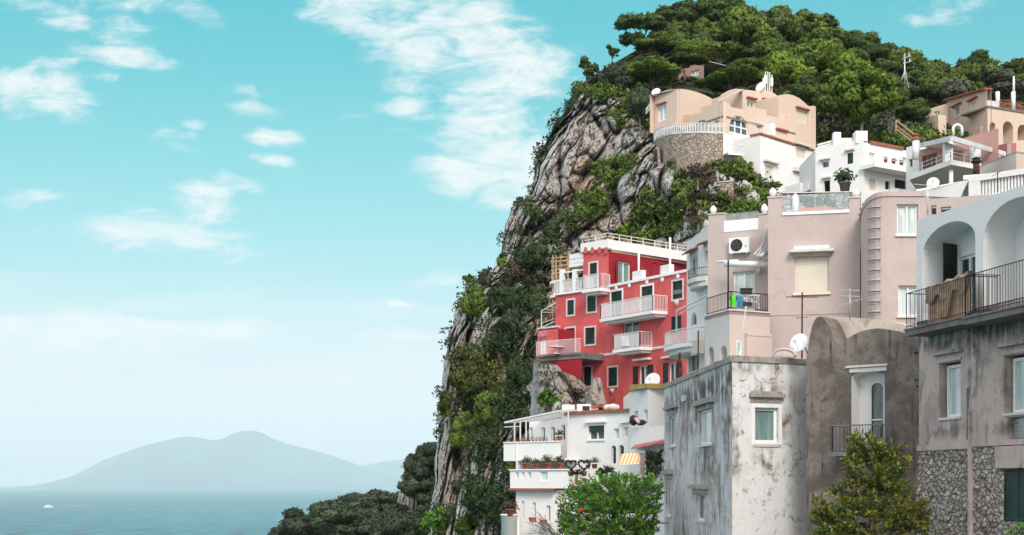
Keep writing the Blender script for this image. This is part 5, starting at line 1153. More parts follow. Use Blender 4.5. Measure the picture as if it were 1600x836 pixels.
railing(L1, 0, L1.len*.55, L1.at(1150, 244)[1], .75, .95, M_wrail, H.root, step=.3, r=.02, rail=.03)
H.part('white_planter', M_white2, lambda m: (Face(1226, 112, 1262, 109.5).box(m, 0, Z_(298, 110), 1.9, Z_(284, 110), -.4, 0), Face(1262, 109.5, 1291, 110).box(m, 0, Z_(300, 110), 1.45, Z_(286, 110), -.4, 0), slabp(m, [X_(1226, 112), X_(1262, 109.5), X_(1291, 110), X_(1291, 118), X_(1226, 118)], Z_(300, 110), Z_(298, 110))))
ac_unit(L1, 1154.5, 221, 1164, 231, 'air conditioner on the white storey under the peach villa')
# stone retaining wall with its arched gateway and pale balustrade
t_ = thing('retaining_wall', 'curved rubble retaining wall with an arched opening under the peach villa', 'retaining wall', P(1080, 262, 119))
crv = [(1022, 127), (1026, 124.5), (1036, 122), (1050, 120.3), (1070, 119), (1095, 118.2), (1130, 118.5)]
topy = [222, 217, 213, 210, 208.5, 208, 209]
m = MB(); m.smooth = True
pl = [X_(*q) for q in crv]; zt_s = [Z_(y, D) for y, (x, D) in zip(topy, crv)]
fine = []
for i in range(len(pl)-1):
    for k in range(6): t = k/6; fine.append((pl[i].lerp(pl[i+1], t), zt_s[i]*(1-t)+zt_s[i+1]*t))
fine.append((pl[-1], zt_s[-1]))
zbs = Z_(275, 120)
part('terrace_deck', M_conc, t_, lambda m: slabp(m, [X_(1022, 128.5)] + [X_(x, D+.1) for x, D in crv] + [X_(1130, 125), X_(1060, 131)], Z_(214, 122)-.4, Z_(214, 122)))
for (p, a), (q_, b) in zip(fine[:-1], fine[1:]): m.quad((p.x, p.y, zbs), (q_.x, q_.y, zbs), (q_.x, q_.y, b), (p.x, p.y, a))
m.smooth = False; m.build('masonry', M_stoneu, t_)
Fg = Face(1026, 124.2, 1036, 121.7); r = Fg.rect(1026.5, 232, 1035, 268)
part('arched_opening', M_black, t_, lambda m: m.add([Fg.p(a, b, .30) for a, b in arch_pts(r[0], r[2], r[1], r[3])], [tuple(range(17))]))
part('arch_ring', M_stoneu, t_, lambda m: m.tube([Fg.p(a, b, .30) for a, b in arch_pts(r[0], r[2], r[1], r[3])], .12, 5))
m = MB()
for (p, a), (q_, b) in zip(fine[:-1], fine[1:]):
    m.hexa([(p.x, p.y-.05, a), (q_.x, q_.y-.05, b), (q_.x, q_.y+.25, b), (p.x, p.y+.25, a), (p.x, p.y-.05, a+.16), (q_.x, q_.y-.05, b+.16), (q_.x, q_.y+.25, b+.16), (p.x, p.y+.25, a+.16)])
m.build('coping', M_trim, t_)
m = MB()
for i, (p, a) in enumerate(fine): m.box((p.x, p.y, a+.16+.33), (.07, .07, .66))
for (p, a), (q_, b) in zip(fine[:-1], fine[1:]): m.tube([p+Vector((0, 0, a+.84)), q_+Vector((0, 0, b+.84))], .035, 5)
m.build('balustrade', M_wrail, t_)
part('balustrade_panel', M_milk, t_, lambda m: [m.quad((p.x, p.y+.05, a+.2), (q_.x, q_.y+.05, b+.2), (q_.x, q_.y+.05, b+.8), (p.x, p.y+.05, a+.8)) for (p, a), (q_, b) in zip(fine[:-1], fine[1:])])
t_ = thing('stair_gate', 'small white stair railing on the rocks left of the peach villa', 'railing', P(1017, 180, 128))
part('balusters', M_wrail, t_, lambda m: [m.tube([P(1010+i*2.2, 178-i*3.0, 128), P(1010+i*2.2, 170-i*3.0, 128)], .05, 4) for i in range(6)]); part('handrail', M_wrail, t_, lambda m: (m.tube([P(1009, 171, 128), P(1023, 153, 128)], .06, 4), m.tube([P(1009, 178, 128), P(1023, 161, 128)], .06, 4)))
dish('satellite_dish', 'small white satellite dish on the left vault of the peach villa', P(1025.5, 145, 126.5), .42, (-.4, -.8, .4), [P(1027, 151, 127.5), P(1026, 148, 127)])
dish('satellite_dish', 'white satellite dish beside the mast cluster on the villa roof', P(1189, 137, 128), .5, (-.7, -.6, .3), [P(1189, 146, 128.5), P(1189, 141, 128.3)])
t_ = thing('mast_cluster', 'cluster of white cell antennas on the peach villa roof', 'antenna mast', P(1199, 146, 129))
for i, (x, y0, y1) in enumerate(((1193.5, 146, 121), (1196, 145, 112), (1199.5, 145, 112), (1202.5, 146, 113), (1206, 147, 117))):
    part('mast', M_wrail, t_, lambda m: (m.tube([P(x, y0, 129+i*.3), P(x, y1, 129+i*.3)], .06, 5)))
    if i in (1, 4, 0): part('panel', M_frame, t_, lambda m: m.box(P(x, (y0+y1)/2-4, 128.8+i*.3), (.22, .15, .75)))

# ---------------------------------------------------------------- white house with a corner terrace
H = House('white_corner_house', 'white two-storey house with a long corner balcony below the pines', 'house', 1350, 305, 106, M_white2)
C1, C2 = Face(1274, 108, 1350, 105.3), Face(1350, 105.3, 1420, 108); Zc = Z_(330, 106); zc1 = C1.at(1348, 218)[1]
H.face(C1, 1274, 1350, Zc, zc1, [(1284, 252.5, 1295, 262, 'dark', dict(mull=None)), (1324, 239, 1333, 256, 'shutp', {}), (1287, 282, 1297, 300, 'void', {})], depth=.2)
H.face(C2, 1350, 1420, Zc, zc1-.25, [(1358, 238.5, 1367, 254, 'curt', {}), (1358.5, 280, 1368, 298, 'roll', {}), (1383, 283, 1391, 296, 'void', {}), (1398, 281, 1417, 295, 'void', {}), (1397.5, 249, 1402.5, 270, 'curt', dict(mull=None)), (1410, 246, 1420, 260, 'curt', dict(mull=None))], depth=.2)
shell(H.m, [C1.a, C1.b, C2.b, C2.b+Vector((0, 6, 0)), C1.a+Vector((0, 6, 0))], Zc, zc1-.1, skip=(0, 1)); H.done()
H.part('balcony_slab', M_white2, lambda m: C2.box(m, -.3, C2.at(1385, 272)[1], C2.len+.2, C2.at(1385, 266)[1], -.1, 1.3))
H.part('balcony_parapet', M_white2, lambda m: C2.box(m, -.3, C2.at(1385, 266)[1], C2.len+.2, C2.at(1385, 263)[1], 1.15, 1.3))
hood(C1, 1321, 233, 1336, 235.5, .25, M_trim, H.root); hood(C1, 1281, 248, 1298, 250, .25, M_trim, H.root); hood(C1, 1285, 277, 1299, 279, .25, M_trim, H.root)
H.part('roof_trim', M_tile, lambda m: C2.box(m, .6, zc1-.25, C2.len*.85, zc1-.05, -.3, .15))
H.part('chimney', M_white2, lambda m: (m.box(P(1344, 216, 106), (.9, .9, .9)))); H.part('chimney', M_white2, lambda m: m.box(P(1307, 221, 108.5), (.55, .6, 1.3))); H.part('chimney', M_trim, lambda m: m.box(P(1321, 222, 109), (.9, .6, .5)))
H.part('roof_pipe', M_wrail, lambda m: (m.tube([P(1277, 227, 108), P(1306, 219, 109)], .08, 5), m.tube([P(1277, 231, 108), P(1306, 223, 109)], .08, 5)))
H.part('wall_pipe', M_wrail, lambda m: m.tube([P(1417.5, 296, 106.5), P(1417.5, 274, 106.5)], .12, 6))
rnd = random.Random(9)
def pot_plant(name, label, c, r, mat_l, group=None, pot=None, leafy=1.0, n=70, cat='potted plant'):
    t_ = thing(name, label, cat, c, group); m = MB(); m.lathe(c, [(r*.55, 0), (r*.75, r*1.1), (r*.85, r*1.12), (r*.85, r*1.25), (r*.7, r*1.25)], 10); m.build('pot', pot or M_clay, t_)
    m = MB()
    for i in range(n):
        d = Vector((rnd.gauss(0, 1), rnd.gauss(0, 1), abs(rnd.gauss(0, .9))+.1)).normalized(); p = c + Vector((0, 0, r*1.6)) + d*r*leafy*rnd.uniform(.4, 1.25); u = d.orthogonal().normalized()*r*.28; v = d.cross(u).normalized()*r*.28
        m.add([p-u, p-v*.6+d*r*.1, p+u, p+v*.6], [(0, 1, 2, 3)])
    m.build('foliage', mat_l, t_); return t_
M_lf1 = leafmat('garden_leaf', [(.02, .05, .012), (.05, .11, .025), (.10, .18, .04)], nscale=4)
M_lfg = leafmat('grey_green_leaf', [(.05, .07, .05), (.10, .13, .09), (.17, .2, .13)], nscale=3)
for i in range(5):
    q = 3.0+i*.85 if i < 5 else 0
    c = C2.p(1.0+i*.85, C2.at(1385, 263)[1], 1.2); pot_plant('potted_plant', 'small potted plants lined along the long corner balcony of the white house', c, .2, M_lfg, 'pots on the corner balcony', n=24)
pot_plant('potted_shrub', 'umbrella-shaped shrub in front of the white corner house', P(1320, 300, 100), .55, M_lf1, None, M_conc, 1.3, 220)

# ---------------------------------------------------------------- pergola house
H = House('pergola_house', 'white terrace house with an open white pergola and faded pink wall', 'house', 1470, 300, 92, M_white2)
E1 = Face(1418, 96, 1478, 93); Zp = Z_(330, 94); 
m = MB(); hE = [E1.rect(1441, 241, 1464, 262)]; wall(m, E1, E1.at(1436, 250)[0], E1.at(1560, 250)[0], Z_(275, 94), E1.at(1450, 231)[1], hE, .2); m.build('pink_wall', plaster('faded_pink_wall', (.50, .30, .26), (.42, .24, .21), (.3, .2, .18), .6, .3, .4), H.root)
o = window(E1, hE[0], H.root, M_tile, M_glassd, fw=.1, mull=(.33, .66))
H.face(E1, 1416, 1436, Zp, E1.at(1425, 228)[1], [(1419, 248, 1426, 262, 'dark', dict(mull=None))]); H.m.quad(E1.p(0, Zp, 0), E1.p(0, Zp, -5), E1.p(0, E1.at(1420, 229)[1], -5), E1.p(0, E1.at(1420, 229)[1], 0))
m = H.m; s36 = E1.at(1436, 250)[0]; shell(m, [E1.p(0, 0, 0), E1.p(s36, 0, 0), E1.p(s36, 0, -5), E1.p(0, 0, -5)], Zp, E1.at(1425, 228)[1], skip=(0,))
c = P(1431, 225, 93.5); H.part('chimney', M_white2, lambda m: m.lathe(c, [(.24, -1.0), (.24, .25)], 10)); H.part('chimney_cap', M_tile, lambda m: m.lathe(c, [(.32, .25), (.32, .33), (.2, .36), (.2, .55), (.3, .56), (.05, .72)], 10))
zsb = Z_(268, 90); pts = [X_(1421, 92.5), X_(1486, 88), X_(1530, 89.5), X_(1530, 96), X_(1440, 98)]
H.part('terrace_slab', M_white2, lambda m: slabp(m, pts, zsb, zsb+.32)); H.part('terrace_column', M_frame, lambda m: m.tube([P(1486, 300, 88.8), P(1486, 266, 88.8)], .14, 8))
H.part('terrace_rail', M_wrail, lambda m: rail_path(m, [pts[0]+Vector((0, .1, 0)), pts[1]+Vector((0, .1, 0)), pts[2]+Vector((-.1, 0, 0))], zsb+.32, .5, 1.4, .02))
def beam(m, a, b, w_=.16): m.tube([a, b], w_*.7, 4)
gp = [P(1481, 216, 88.8), P(1524, 227, 90)]
for i, (p, wd) in enumerate(((gp[0], .62), (gp[1], .55))): H.part('pergola_post', M_white2, lambda m: m.box((p.x, p.y, (p.z+zsb+.3)/2), (wd if i else .5, .5, p.z-zsb-.3)))
def _pb(m):
    A, B, C_, D2 = P(1437, 226, 95), P(1487, 214, 86), P(1570, 239, 91), P(1530, 246, 100)
    for p, q in ((A, B), (B, C_), (P(1437, 229, 95), P(1487, 218, 86)), (P(1487, 218, 86), P(1570, 242, 91))): beam(m, p, q)
    for i in range(5): t = i/4; beam(m, B.lerp(C_, t), A.lerp(P(1545, 252, 100), t), .12)
H.part('pergola_beams', M_wrail, _pb)
H.part('reed_shade', M_pinkd, lambda m: m.add([P(1440, 229, 94.5), P(1480, 222, 87.5), P(1515, 236, 90), P(1478, 238, 97)], [(0, 1, 2, 3)]))
H.done()
t_ = thing('metal_flue', 'black and rusty metal flue pipe on the white terrace roof', 'flue', P(1525, 274, 83)); c = P(1525.5, 272, 83)
part('pipe', M_rust, t_, lambda m: m.lathe(c, [(.20, -.1), (.19, .62)], 12)); part('cowl', M_black, t_, lambda m: m.lathe(c, [(.19, .62), (.30, .68), (.30, .78), (.22, .80), (.22, .9), (.3, .92), (.05, 1.0)], 12))
# grey-white block and the pink-red walls behind it
H = House('plain_block_house', 'plain pale grey house block with a pink wall behind the black flue', 'house', 1570, 290, 92, M_white)
Q1, Q2 = Face(1530, 94, 1588, 90), Face(1588, 90, 1660, 92); H.face(Q1, 1505, 1588, Z_(330, 92), Q1.at(1588, 236)[1]); zq_ = Q1.at(1588, 236)[1]
H.part('side_wall', M_pinkd, lambda m: wall(m, Q2, 0, Q2.len, Z_(330, 92), zq_, [], .1)); slabp(H.m, [Q1.a, Q1.b, Q2.b, Q2.b+Vector((0, 5, 0)), Q1.a+Vector((0, 5, 0))], zq_-.15, zq_-.01); H.done()
Qr, Qs = Face(1543, 104, 1580, 101), Face(1580, 101, 1660, 103); M_dr = plaster('rose_render', (.46, .15, .15), (.36, .12, .12), (.25, .1, .1), .6, .3, .4)
H.part('rose_wall', M_dr, lambda m: cface(m, Qr, [(1543, 238), (1552, 228), (1580, 223)], Z_(260, 104), back=.4)); H.part('peach_wall', M_peach, lambda m: cface(m, Qs, [(1580, 223), (1592, 219), (1660, 222)], Z_(260, 104), back=.4))

# ---------------------------------------------------------------- peach villa at the upper right
H = House('hillside_villa', 'peach hillside villa with arched ground floor and pergola terrace at upper right', 'villa', 1540, 225, 132, M_peach)
U1, U2 = Face(1480, 138, 1543, 130), Face(1543, 130, 1650, 134); Zu = Z_(250, 132); zu = U1.at(1543, 139.5)[1]
hu = [U1.rect(1491.5, 167, 1500, 181.5), U1.rect(1518, 159, 1526.5, 173.5)]
cface(H.m, U1, [(1480, 157), (1500, 151.5), (1520, 146), (1543, 139.5)], Zu, hu, back=.4, sides=(0,))
window(U1, hu[0], H.root, M_frame, M_glassd, fw=.12, surround=.1, smat=M_frame); window(U1, hu[1], H.root, M_frame, M_glassc, fw=.12, surround=.1, smat=M_frame)
hood(U1, 1489, 163, 1503, 165, .3, M_tile, H.root); hood(U1, 1514, 154, 1528, 156, .3, M_tile, H.root)
H.part('roof_verge', M_tile, lambda m: m.hexa([U1.p(-.1, U1.at(1480, 157)[1], .35), U1.p(U1.len, zu, .35), U1.p(U1.len, zu, -.5), U1.p(-.1, U1.at(1480, 157)[1], -.5), U1.p(-.1, U1.at(1480, 157)[1]+.14, .35), U1.p(U1.len, zu+.14, .35), U1.p(U1.len, zu+.14, -.5), U1.p(-.1, U1.at(1480, 157)[1]+.14, -.5)]))
U0 = Face(1434, 140, 1482, 137.5); hw = [U0.rect(1459, 174, 1468, 181)]
cface(H.m, U0, [(1447, 172), (1465, 166), (1482, 161)], Zu, hw, back=4); window(U0, hw[0], H.root, M_frame, M_glassd, fw=.1)
cface(H.m, Face(1434, 136, 1466, 133), [(1434, 186.5), (1450, 183), (1466, 179)], Zu, back=.9)
zb3 = U2.at(1560, 168)[1]; ha = [U2.rect(1546.5, 191, 1555.5, 226), U2.rect(1567, 189.5, 1583, 226), U2.rect(1590, 195, 1606, 228)]
wall(H.m, U2, 0, U2.len, Zu, zb3, [(*a, 'arch') for a in ha], 1.2, .0)
H.part('arcade_backwall', M_pinkd, lambda m: U2.box(m, .5, Zu, U2.len, zb3-.2, -1.3, -1.2))
hb = [U2.rect(1550.5, 158, 1559, 168)]
m = MB(); wall(m, U2, 1.45, U2.len, zb3, zu+.02, [], .1, -3.5); m.quad(U2.p(1.45, zb3, -3.5), U2.p(0, zb3, 0), U2.p(0, zb3+.5, 0), U2.p(1.45, zu, -3.5)); m.build('upper_wall', M_peach, H.root)
H.part('balcony_door', M_glassd, lambda m: U2.box(m, U2.at(1551, 160, -3.4)[0], zb3, U2.at(1558, 160, -3.4)[0], zb3+1.1, -3.5, -3.38)); H.part('terrace_deck', M_conc, lambda m: U2.box(m, 0, zb3-.15, U2.len, zb3-.002, -3.4, .1))
H.part('parapet', M_trim, lambda m: U2.box(m, -.05, zb3, 1.3, zb3+.5, -.2, .05))
for x in (1560, 1584.5, 1610): s_ = U2.at(x, 160)[0]; H.part('pergola_post', M_white2, lambda m: m.tube([U2.p(s_, zb3, -.1), U2.p(s_, U2.at(x, 143)[1], -.1)], .2, 6))
H.part('pergola_beams', M_tile, lambda m: [m.tube([U2.p(q+.5, zu-.3, -3.4), U2.p(q+.4, zu-1.0, .3)], .06, 4) for q in (1.0, 2.1, 3.3, 4.4)])
H.part('terrace_railing', M_tile, lambda m: rail_path(m, [U2.p(1.3, 0, -.1), U2.p(U2.len, 0, -.1)], zb3, .8, .5, .03)); H.part('roof_edge', M_tile, lambda m: U2.box(m, 1.4, zu+.02, U2.len, zu+.16, -4, -3.0))
shell(H.m, [U1.a, U2.a, U2.b, U2.b+Vector((0, 9, 0)), U1.a+Vector((0, 9, 0))], Zu, zu-.1, skip=(0, 1), top=False); slabp(H.m, [U1.a+Vector((.05, 0, 0)), U1.b+Vector((.05, .1, 0)), U2.p(1.45, 0, -3.45), U2.p(U2.len, 0, -3.45), U2.p(U2.len, 0, -9), U1.a+Vector((0, 7, 0))], zu-.16, zu-.02); H.done()
H.part('garden_arch', M_white2, lambda m: m.tube([P(1490, 212, 128)] + [P(1496-7*math.cos(PI*i/8), 202-7*math.sin(PI*i/8), 128) for i in range(9)] + [P(1503, 212, 128)], .14, 6))

# ---------------------------------------------------------------- white flat-roofed house in front of the pergola
H = House('flat_roofed_house', 'white flat-roofed house with a slatted balustrade behind the loggia', 'house', 1540, 320, 68, M_white2)
S1 = Face(1430, 72, 1514, 67); S2 = Face(1514, 67, 1660, 64); zs1 = Z_(276, 67)
H.part('roof_parapet', M_white2, lambda m: (S2.box(m, 0, Z_(285, 67), S2.len, zs1, -3, .05), S2.box(m, 0, Z_(312, 67), .55, Z_(285, 67)-.003, -.5, .04), S2.box(m, .55, Z_(312, 67), S2.len, Z_(308.5, 67), -.4, .02)))
m = MB(); n_ = 34
for i in range(n_):
    q = .62+i*.135*1.15; S2.box(m, q, Z_(308.5, 67), q+.085, Z_(285, 67)-.003, -.2, -.08)
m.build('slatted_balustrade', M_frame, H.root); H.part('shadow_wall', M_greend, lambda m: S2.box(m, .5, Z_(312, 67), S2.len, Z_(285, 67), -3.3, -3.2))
# sloping white stair block rising towards the balustrade
H.part('stair_wall', M_white2, lambda m: (m.hexa([P(1432, 306, 71), P(1500, 309, 67.5), P(1500, 309, 75), P(1432, 306, 78), P(1432, 299, 71), P(1514, 281, 67.2), P(1514, 281, 75), P(1432, 296, 78)])))
H.m.hexa([P(1432, 330, 70.8), P(1660, 330, 64), P(1660, 330, 76), P(1432, 330, 80), P(1432, 307, 70.8), P(1660, 312.5, 64), P(1660, 312.5, 76), P(1432, 307, 80)]); H.done()
H.part('upper_parapet', M_white2, lambda m: m.hexa([P(1505, 281, 76), P(1660, 268, 72), P(1660, 268, 73), P(1505, 281, 77), P(1505, 274, 76), P(1660, 262, 72), P(1660, 262, 73), P(1505, 274, 77)]))
t_ = yagi('tv_antenna', 'small rooftop antenna with a dark ornament on the slatted white roof', P(1559, 300, 62.5), P(1559, 268, 62.5), (1, .2, .6), .5, 4, .3, M_rust, .025)
t_ = yagi('tv_antenna', 'pale antenna mast rising from the pink-beige parapet beside the loggia', P(1450, 335, 57.5), P(1449, 286, 57.5), (-1, .3, .15), 1.0, 6, .3, M_trim, .03)
dish('satellite_dish', 'small flat dish on the sloping white stair wall', P(1458, 287, 69), .3, (-.3, -.9, .3), [P(1460, 300, 70), P(1459, 292, 69.5)])

# ---------------------------------------------------------------- poles
def pole(label, x, y0, y1, D, r, mat, arms=(), wires=()):
    t_ = thing('utility_pole', label, 'utility pole', P(x, y0, D)); part('post', mat, t_, lambda m: m.tube([P(x, y0, D), P(x, y1, D)], r, 6, r*.7))
    for (y, w_) in arms:
        part('cross_arm', M_galv, t_, lambda m: m.tube([P(x-w_*.3, y+2, D), P(x+w_, y-1, D+.5)], .05, 4)); part('insulator', M_frame, t_, lambda m: m.lathe(P(x+w_*.8, y-1, D+.4), [(.05, 0), (.08, .1), (.05, .18), (.03, .3)], 8))
    for (xa, ya, xb, yb, Db, sag) in wires:
        a, b = P(xa, ya, D), P(xb, yb, Db); part('wire', M_galv, t_, lambda m: m.tube([a.lerp(b, i/10) - Vector((0, 0, sag*4*(i/10)*(1-i/10))) for i in range(11)], .03, 4))
    return t_
pole('white utility pole with two cross arms standing on the wooded ridge', 1413.5, 142, 83, 152, .10, M_galv, [(89, 9), (97, 10)], [(1413, 112, 1388, 130, 150, 1.2), (1415, 112, 1424, 133, 150, .9), (1415, 110, 1456, 126, 165, .7), (1413, 92, 1330, 112, 175, .8), (1413, 100, 1345, 118, 175, .8)])
pole('short white pole rising out of the pine crowns', 1354, 120, 97, 148, .16, M_wrail)
pole('slim white pole behind the upper right villa', 1584, 150, 119, 140, .14, M_wrail)
t_ = thing('timber_handrail', 'old timber handrail posts on the slope above the white corner house', 'handrail', P(1405, 215, 125))
part('rails', M_wood, t_, lambda m: [m.tube([P(1400+dx, 188+dy, 125), P(1428+dx, 210+dy, 120)], .07, 4) for dx, dy in ((0, 0), (0, 8), (2, 15))]); part('posts', M_wood, t_, lambda m: [m.tube([P(x, y+16, 124), P(x, y-3, 124)], .08, 4) for x, y in ((1400, 192),)])

# ================================================================ the cliff and hill
CP = [ # (column, row, distance) control points of the ground surface
 (905,125,143),(885,170,140),(850,220,138),(825,290,135),(790,330,133),(778,400,131),(725,445,129),(705,520,127),(686,600,125),(680,700,123),(680,800,121),(665,880,120),
 (940,150,138),(930,220,135),(880,280,133),(900,340,130),(850,370,128),(830,430,125),(780,500,123),(760,600,120),(740,700,117),(720,800,113),(760,800,108),
 (990,190,135),(980,250,132),(960,320,130),(930,360,126),(880,450,119),(840,520,115),(820,620,110),(800,720,104),(800,840,98),
 (1020,210,131),(1040,235,127),(1090,235,124),(1032,262,120.5),(1060,270,117.5),(1095,266,116),(1130,268,116.2),(1060,290,117),(1060,325,119),(1100,350,117),(1030,360,122),(1130,300,117),(1170,300,116),(1200,330,110),
 (1000,450,114),(1000,600,106),(1000,840,95),(1150,420,100),(1150,600,90),(1150,840,82),
 (1150,272,117.5),(1192,296,117),(1205,272,129),(1245,272,131),(1280,272,131),(1240,300,121),(1285,300,120),(1320,310,114),(1420,310,112),(1500,310,108),(1650,310,104),(1780,310,100),
 (1300,450,92),(1500,450,84),(1700,450,78),(1400,650,70),(1700,650,62),(1400,840,62),(1750,840,52),
 (960,100,152),(1000,70,168),(1060,120,150),(1100,60,178),(1140,30,196),(1150,120,150),(1200,50,188),(1250,140,148),(1280,80,176),(1290,210,138),(1340,200,136),(1380,150,152),(1400,110,168),(1420,180,142),(1430,240,128),(1450,150,160),(1480,120,186),(1550,125,200),(1600,110,215),(1700,110,225),(1780,110,228),(1480,190,142),(1560,210,148),(1700,200,150),(1780,220,145),(1520,260,118),(1700,260,118)]
cp = np.array(CP, float); U_ = cp[:, :2]/300.0
def tps_fit(X, v, lam=1e-3):
    n = len(X); d = np.sqrt(((X[:, None]-X[None])**2).sum(-1)); K = np.where(d > 0, d*d*np.log(d+1e-12), 0) + lam*np.eye(n)
    Pm = np.hstack([np.ones((n, 1)), X]); A = np.zeros((n+3, n+3)); A[:n, :n] = K; A[:n, n:] = Pm; A[n:, :n] = Pm.T
    return np.linalg.solve(A, np.concatenate([v, np.zeros(3)]))
cw = tps_fit(U_, cp[:, 2], 3e-2)
def DEPTH(x, y):
    x = np.atleast_1d(np.asarray(x, float)); y = np.atleast_1d(np.asarray(y, float)); q = np.stack([x/300, y/300], -1)
    d = np.sqrt(((q[..., None, :]-U_)**2).sum(-1)); k = np.where(d > 0, d*d*np.log(d+1e-12), 0)
    return np.clip(k@cw[:-3] + cw[-3] + q@cw[-2:], 45, 240)
SIL = [(58,1120),(72,1100)]
# left edge of the rock (row -> column) and the hill's own skyline (column -> row), both without the plants on them
EDG = np.array([(100,935),(125,915),(150,893),(175,880),(210,856),(240,843),(285,832),(305,824),(325,796),(345,789),(370,783),(408,781),(425,765),(440,742),(450,731),(480,719),(510,706),(530,699),(560,690),(600,688),(640,685),(680,682),(740,681),(780,680),(800,674),(850,668),(920,660)], float)
SKY = np.array([(900,135),(935,112),(960,98),(1000,75),(1040,58),(1080,38),(1130,24),(1180,34),(1240,48),(1290,62),(1340,85),(1380,98),(1430,108),(1470,122),(1510,112),(1560,118),(1600,112),(1700,108),(1800,110)], float)
def vor2(x, y, z, s=0.0):
    k = mnoise.voronoi(Vector((x, y, z)))[0]; return k[1]-k[0]
def rock_disp(x, y, z):
    """ribs, pillars and crevices of the limestone, in metres towards the viewer"""
    wx = x + .9*mnoise.noise(Vector((x*.15, y*.12, z*.15))) - z*.06
    a = mnoise.fractal(Vector((wx*.15, y*.10, z*.05)), .9, 2.1, 3)*3.6
    v = vor2(wx*.25, y*.13, z*.06+3); b = min(.20, v)*11 + max(0, v-.2)*2.0 - 1.7*math.exp(-(v/.07)**2)
    w_ = wx+.9*mnoise.noise(Vector((x*.5, y*.4, z*.5))); v = vor2(w_*.66, y*.33, z*.20+9); b2 = min(.16, v)*6.0 - 1.0*math.exp(-(v/.08)**2)
    v = vor2(w_*1.5, y*.7, z*1.0+5); b3 = min(.15, v)*3.2
    c = mnoise.fractal(Vector((wx*1.0, y*.6, z*.4)), .6, 2.2, 5)*1.15
    return a + b + b2 + b3 + c - 2.8
m = MB(); NX, NY = 470, 400
rows = np.linspace(8, 940, NY); vs = []; NB = 6
YY = rows
grid = np.zeros((NY, NX+NB, 3)); 
for i, y in enumerate(YY):
    xl = np.interp(y, EDG[:, 0], EDG[:, 1]) if y >= 100 else np.interp(y, SKY[:7, 1][::-1], SKY[:7, 0][::-1])
    xl += 9*mnoise.fractal(Vector((y*.022, 3.3, 0)), .9, 2.2, 2)*min(1, max(0, (y-130)/30))
    u = np.linspace(0, 1, NX); xs = xl + np.where(u < .72, 380*(u/.72), 380 + (1790-xl-380)*((np.maximum(u, .72)-.72)/.28)**1.3); Ds = DEPTH(xs, np.full(NX, y)); r_ = (xs-xl)
    Ds = Ds + 10*np.exp(-r_/16.0)
    for j in range(NX):
        D = Ds[j]; p = P(xs[j], y, D)
        k = min(1, .45+r_[j]/14) * (1 if xs[j] < 1120 else .4)
        D2 = D - rock_disp(p.x, p.y, p.z)*k*.95; grid[i, NB+j] = P(xs[j], y, D2)
    for b in range(NB):   # wrap round behind the silhouette
        t = (NB-b)/NB; p = P(xl, y, Ds[0]); q = p + Vector((t*t*26 + t*2, t*75, 0)); q.x += .8*mnoise.noise(Vector((q.x*.2, q.y*.2, q.z*.2))); grid[i, b] = q
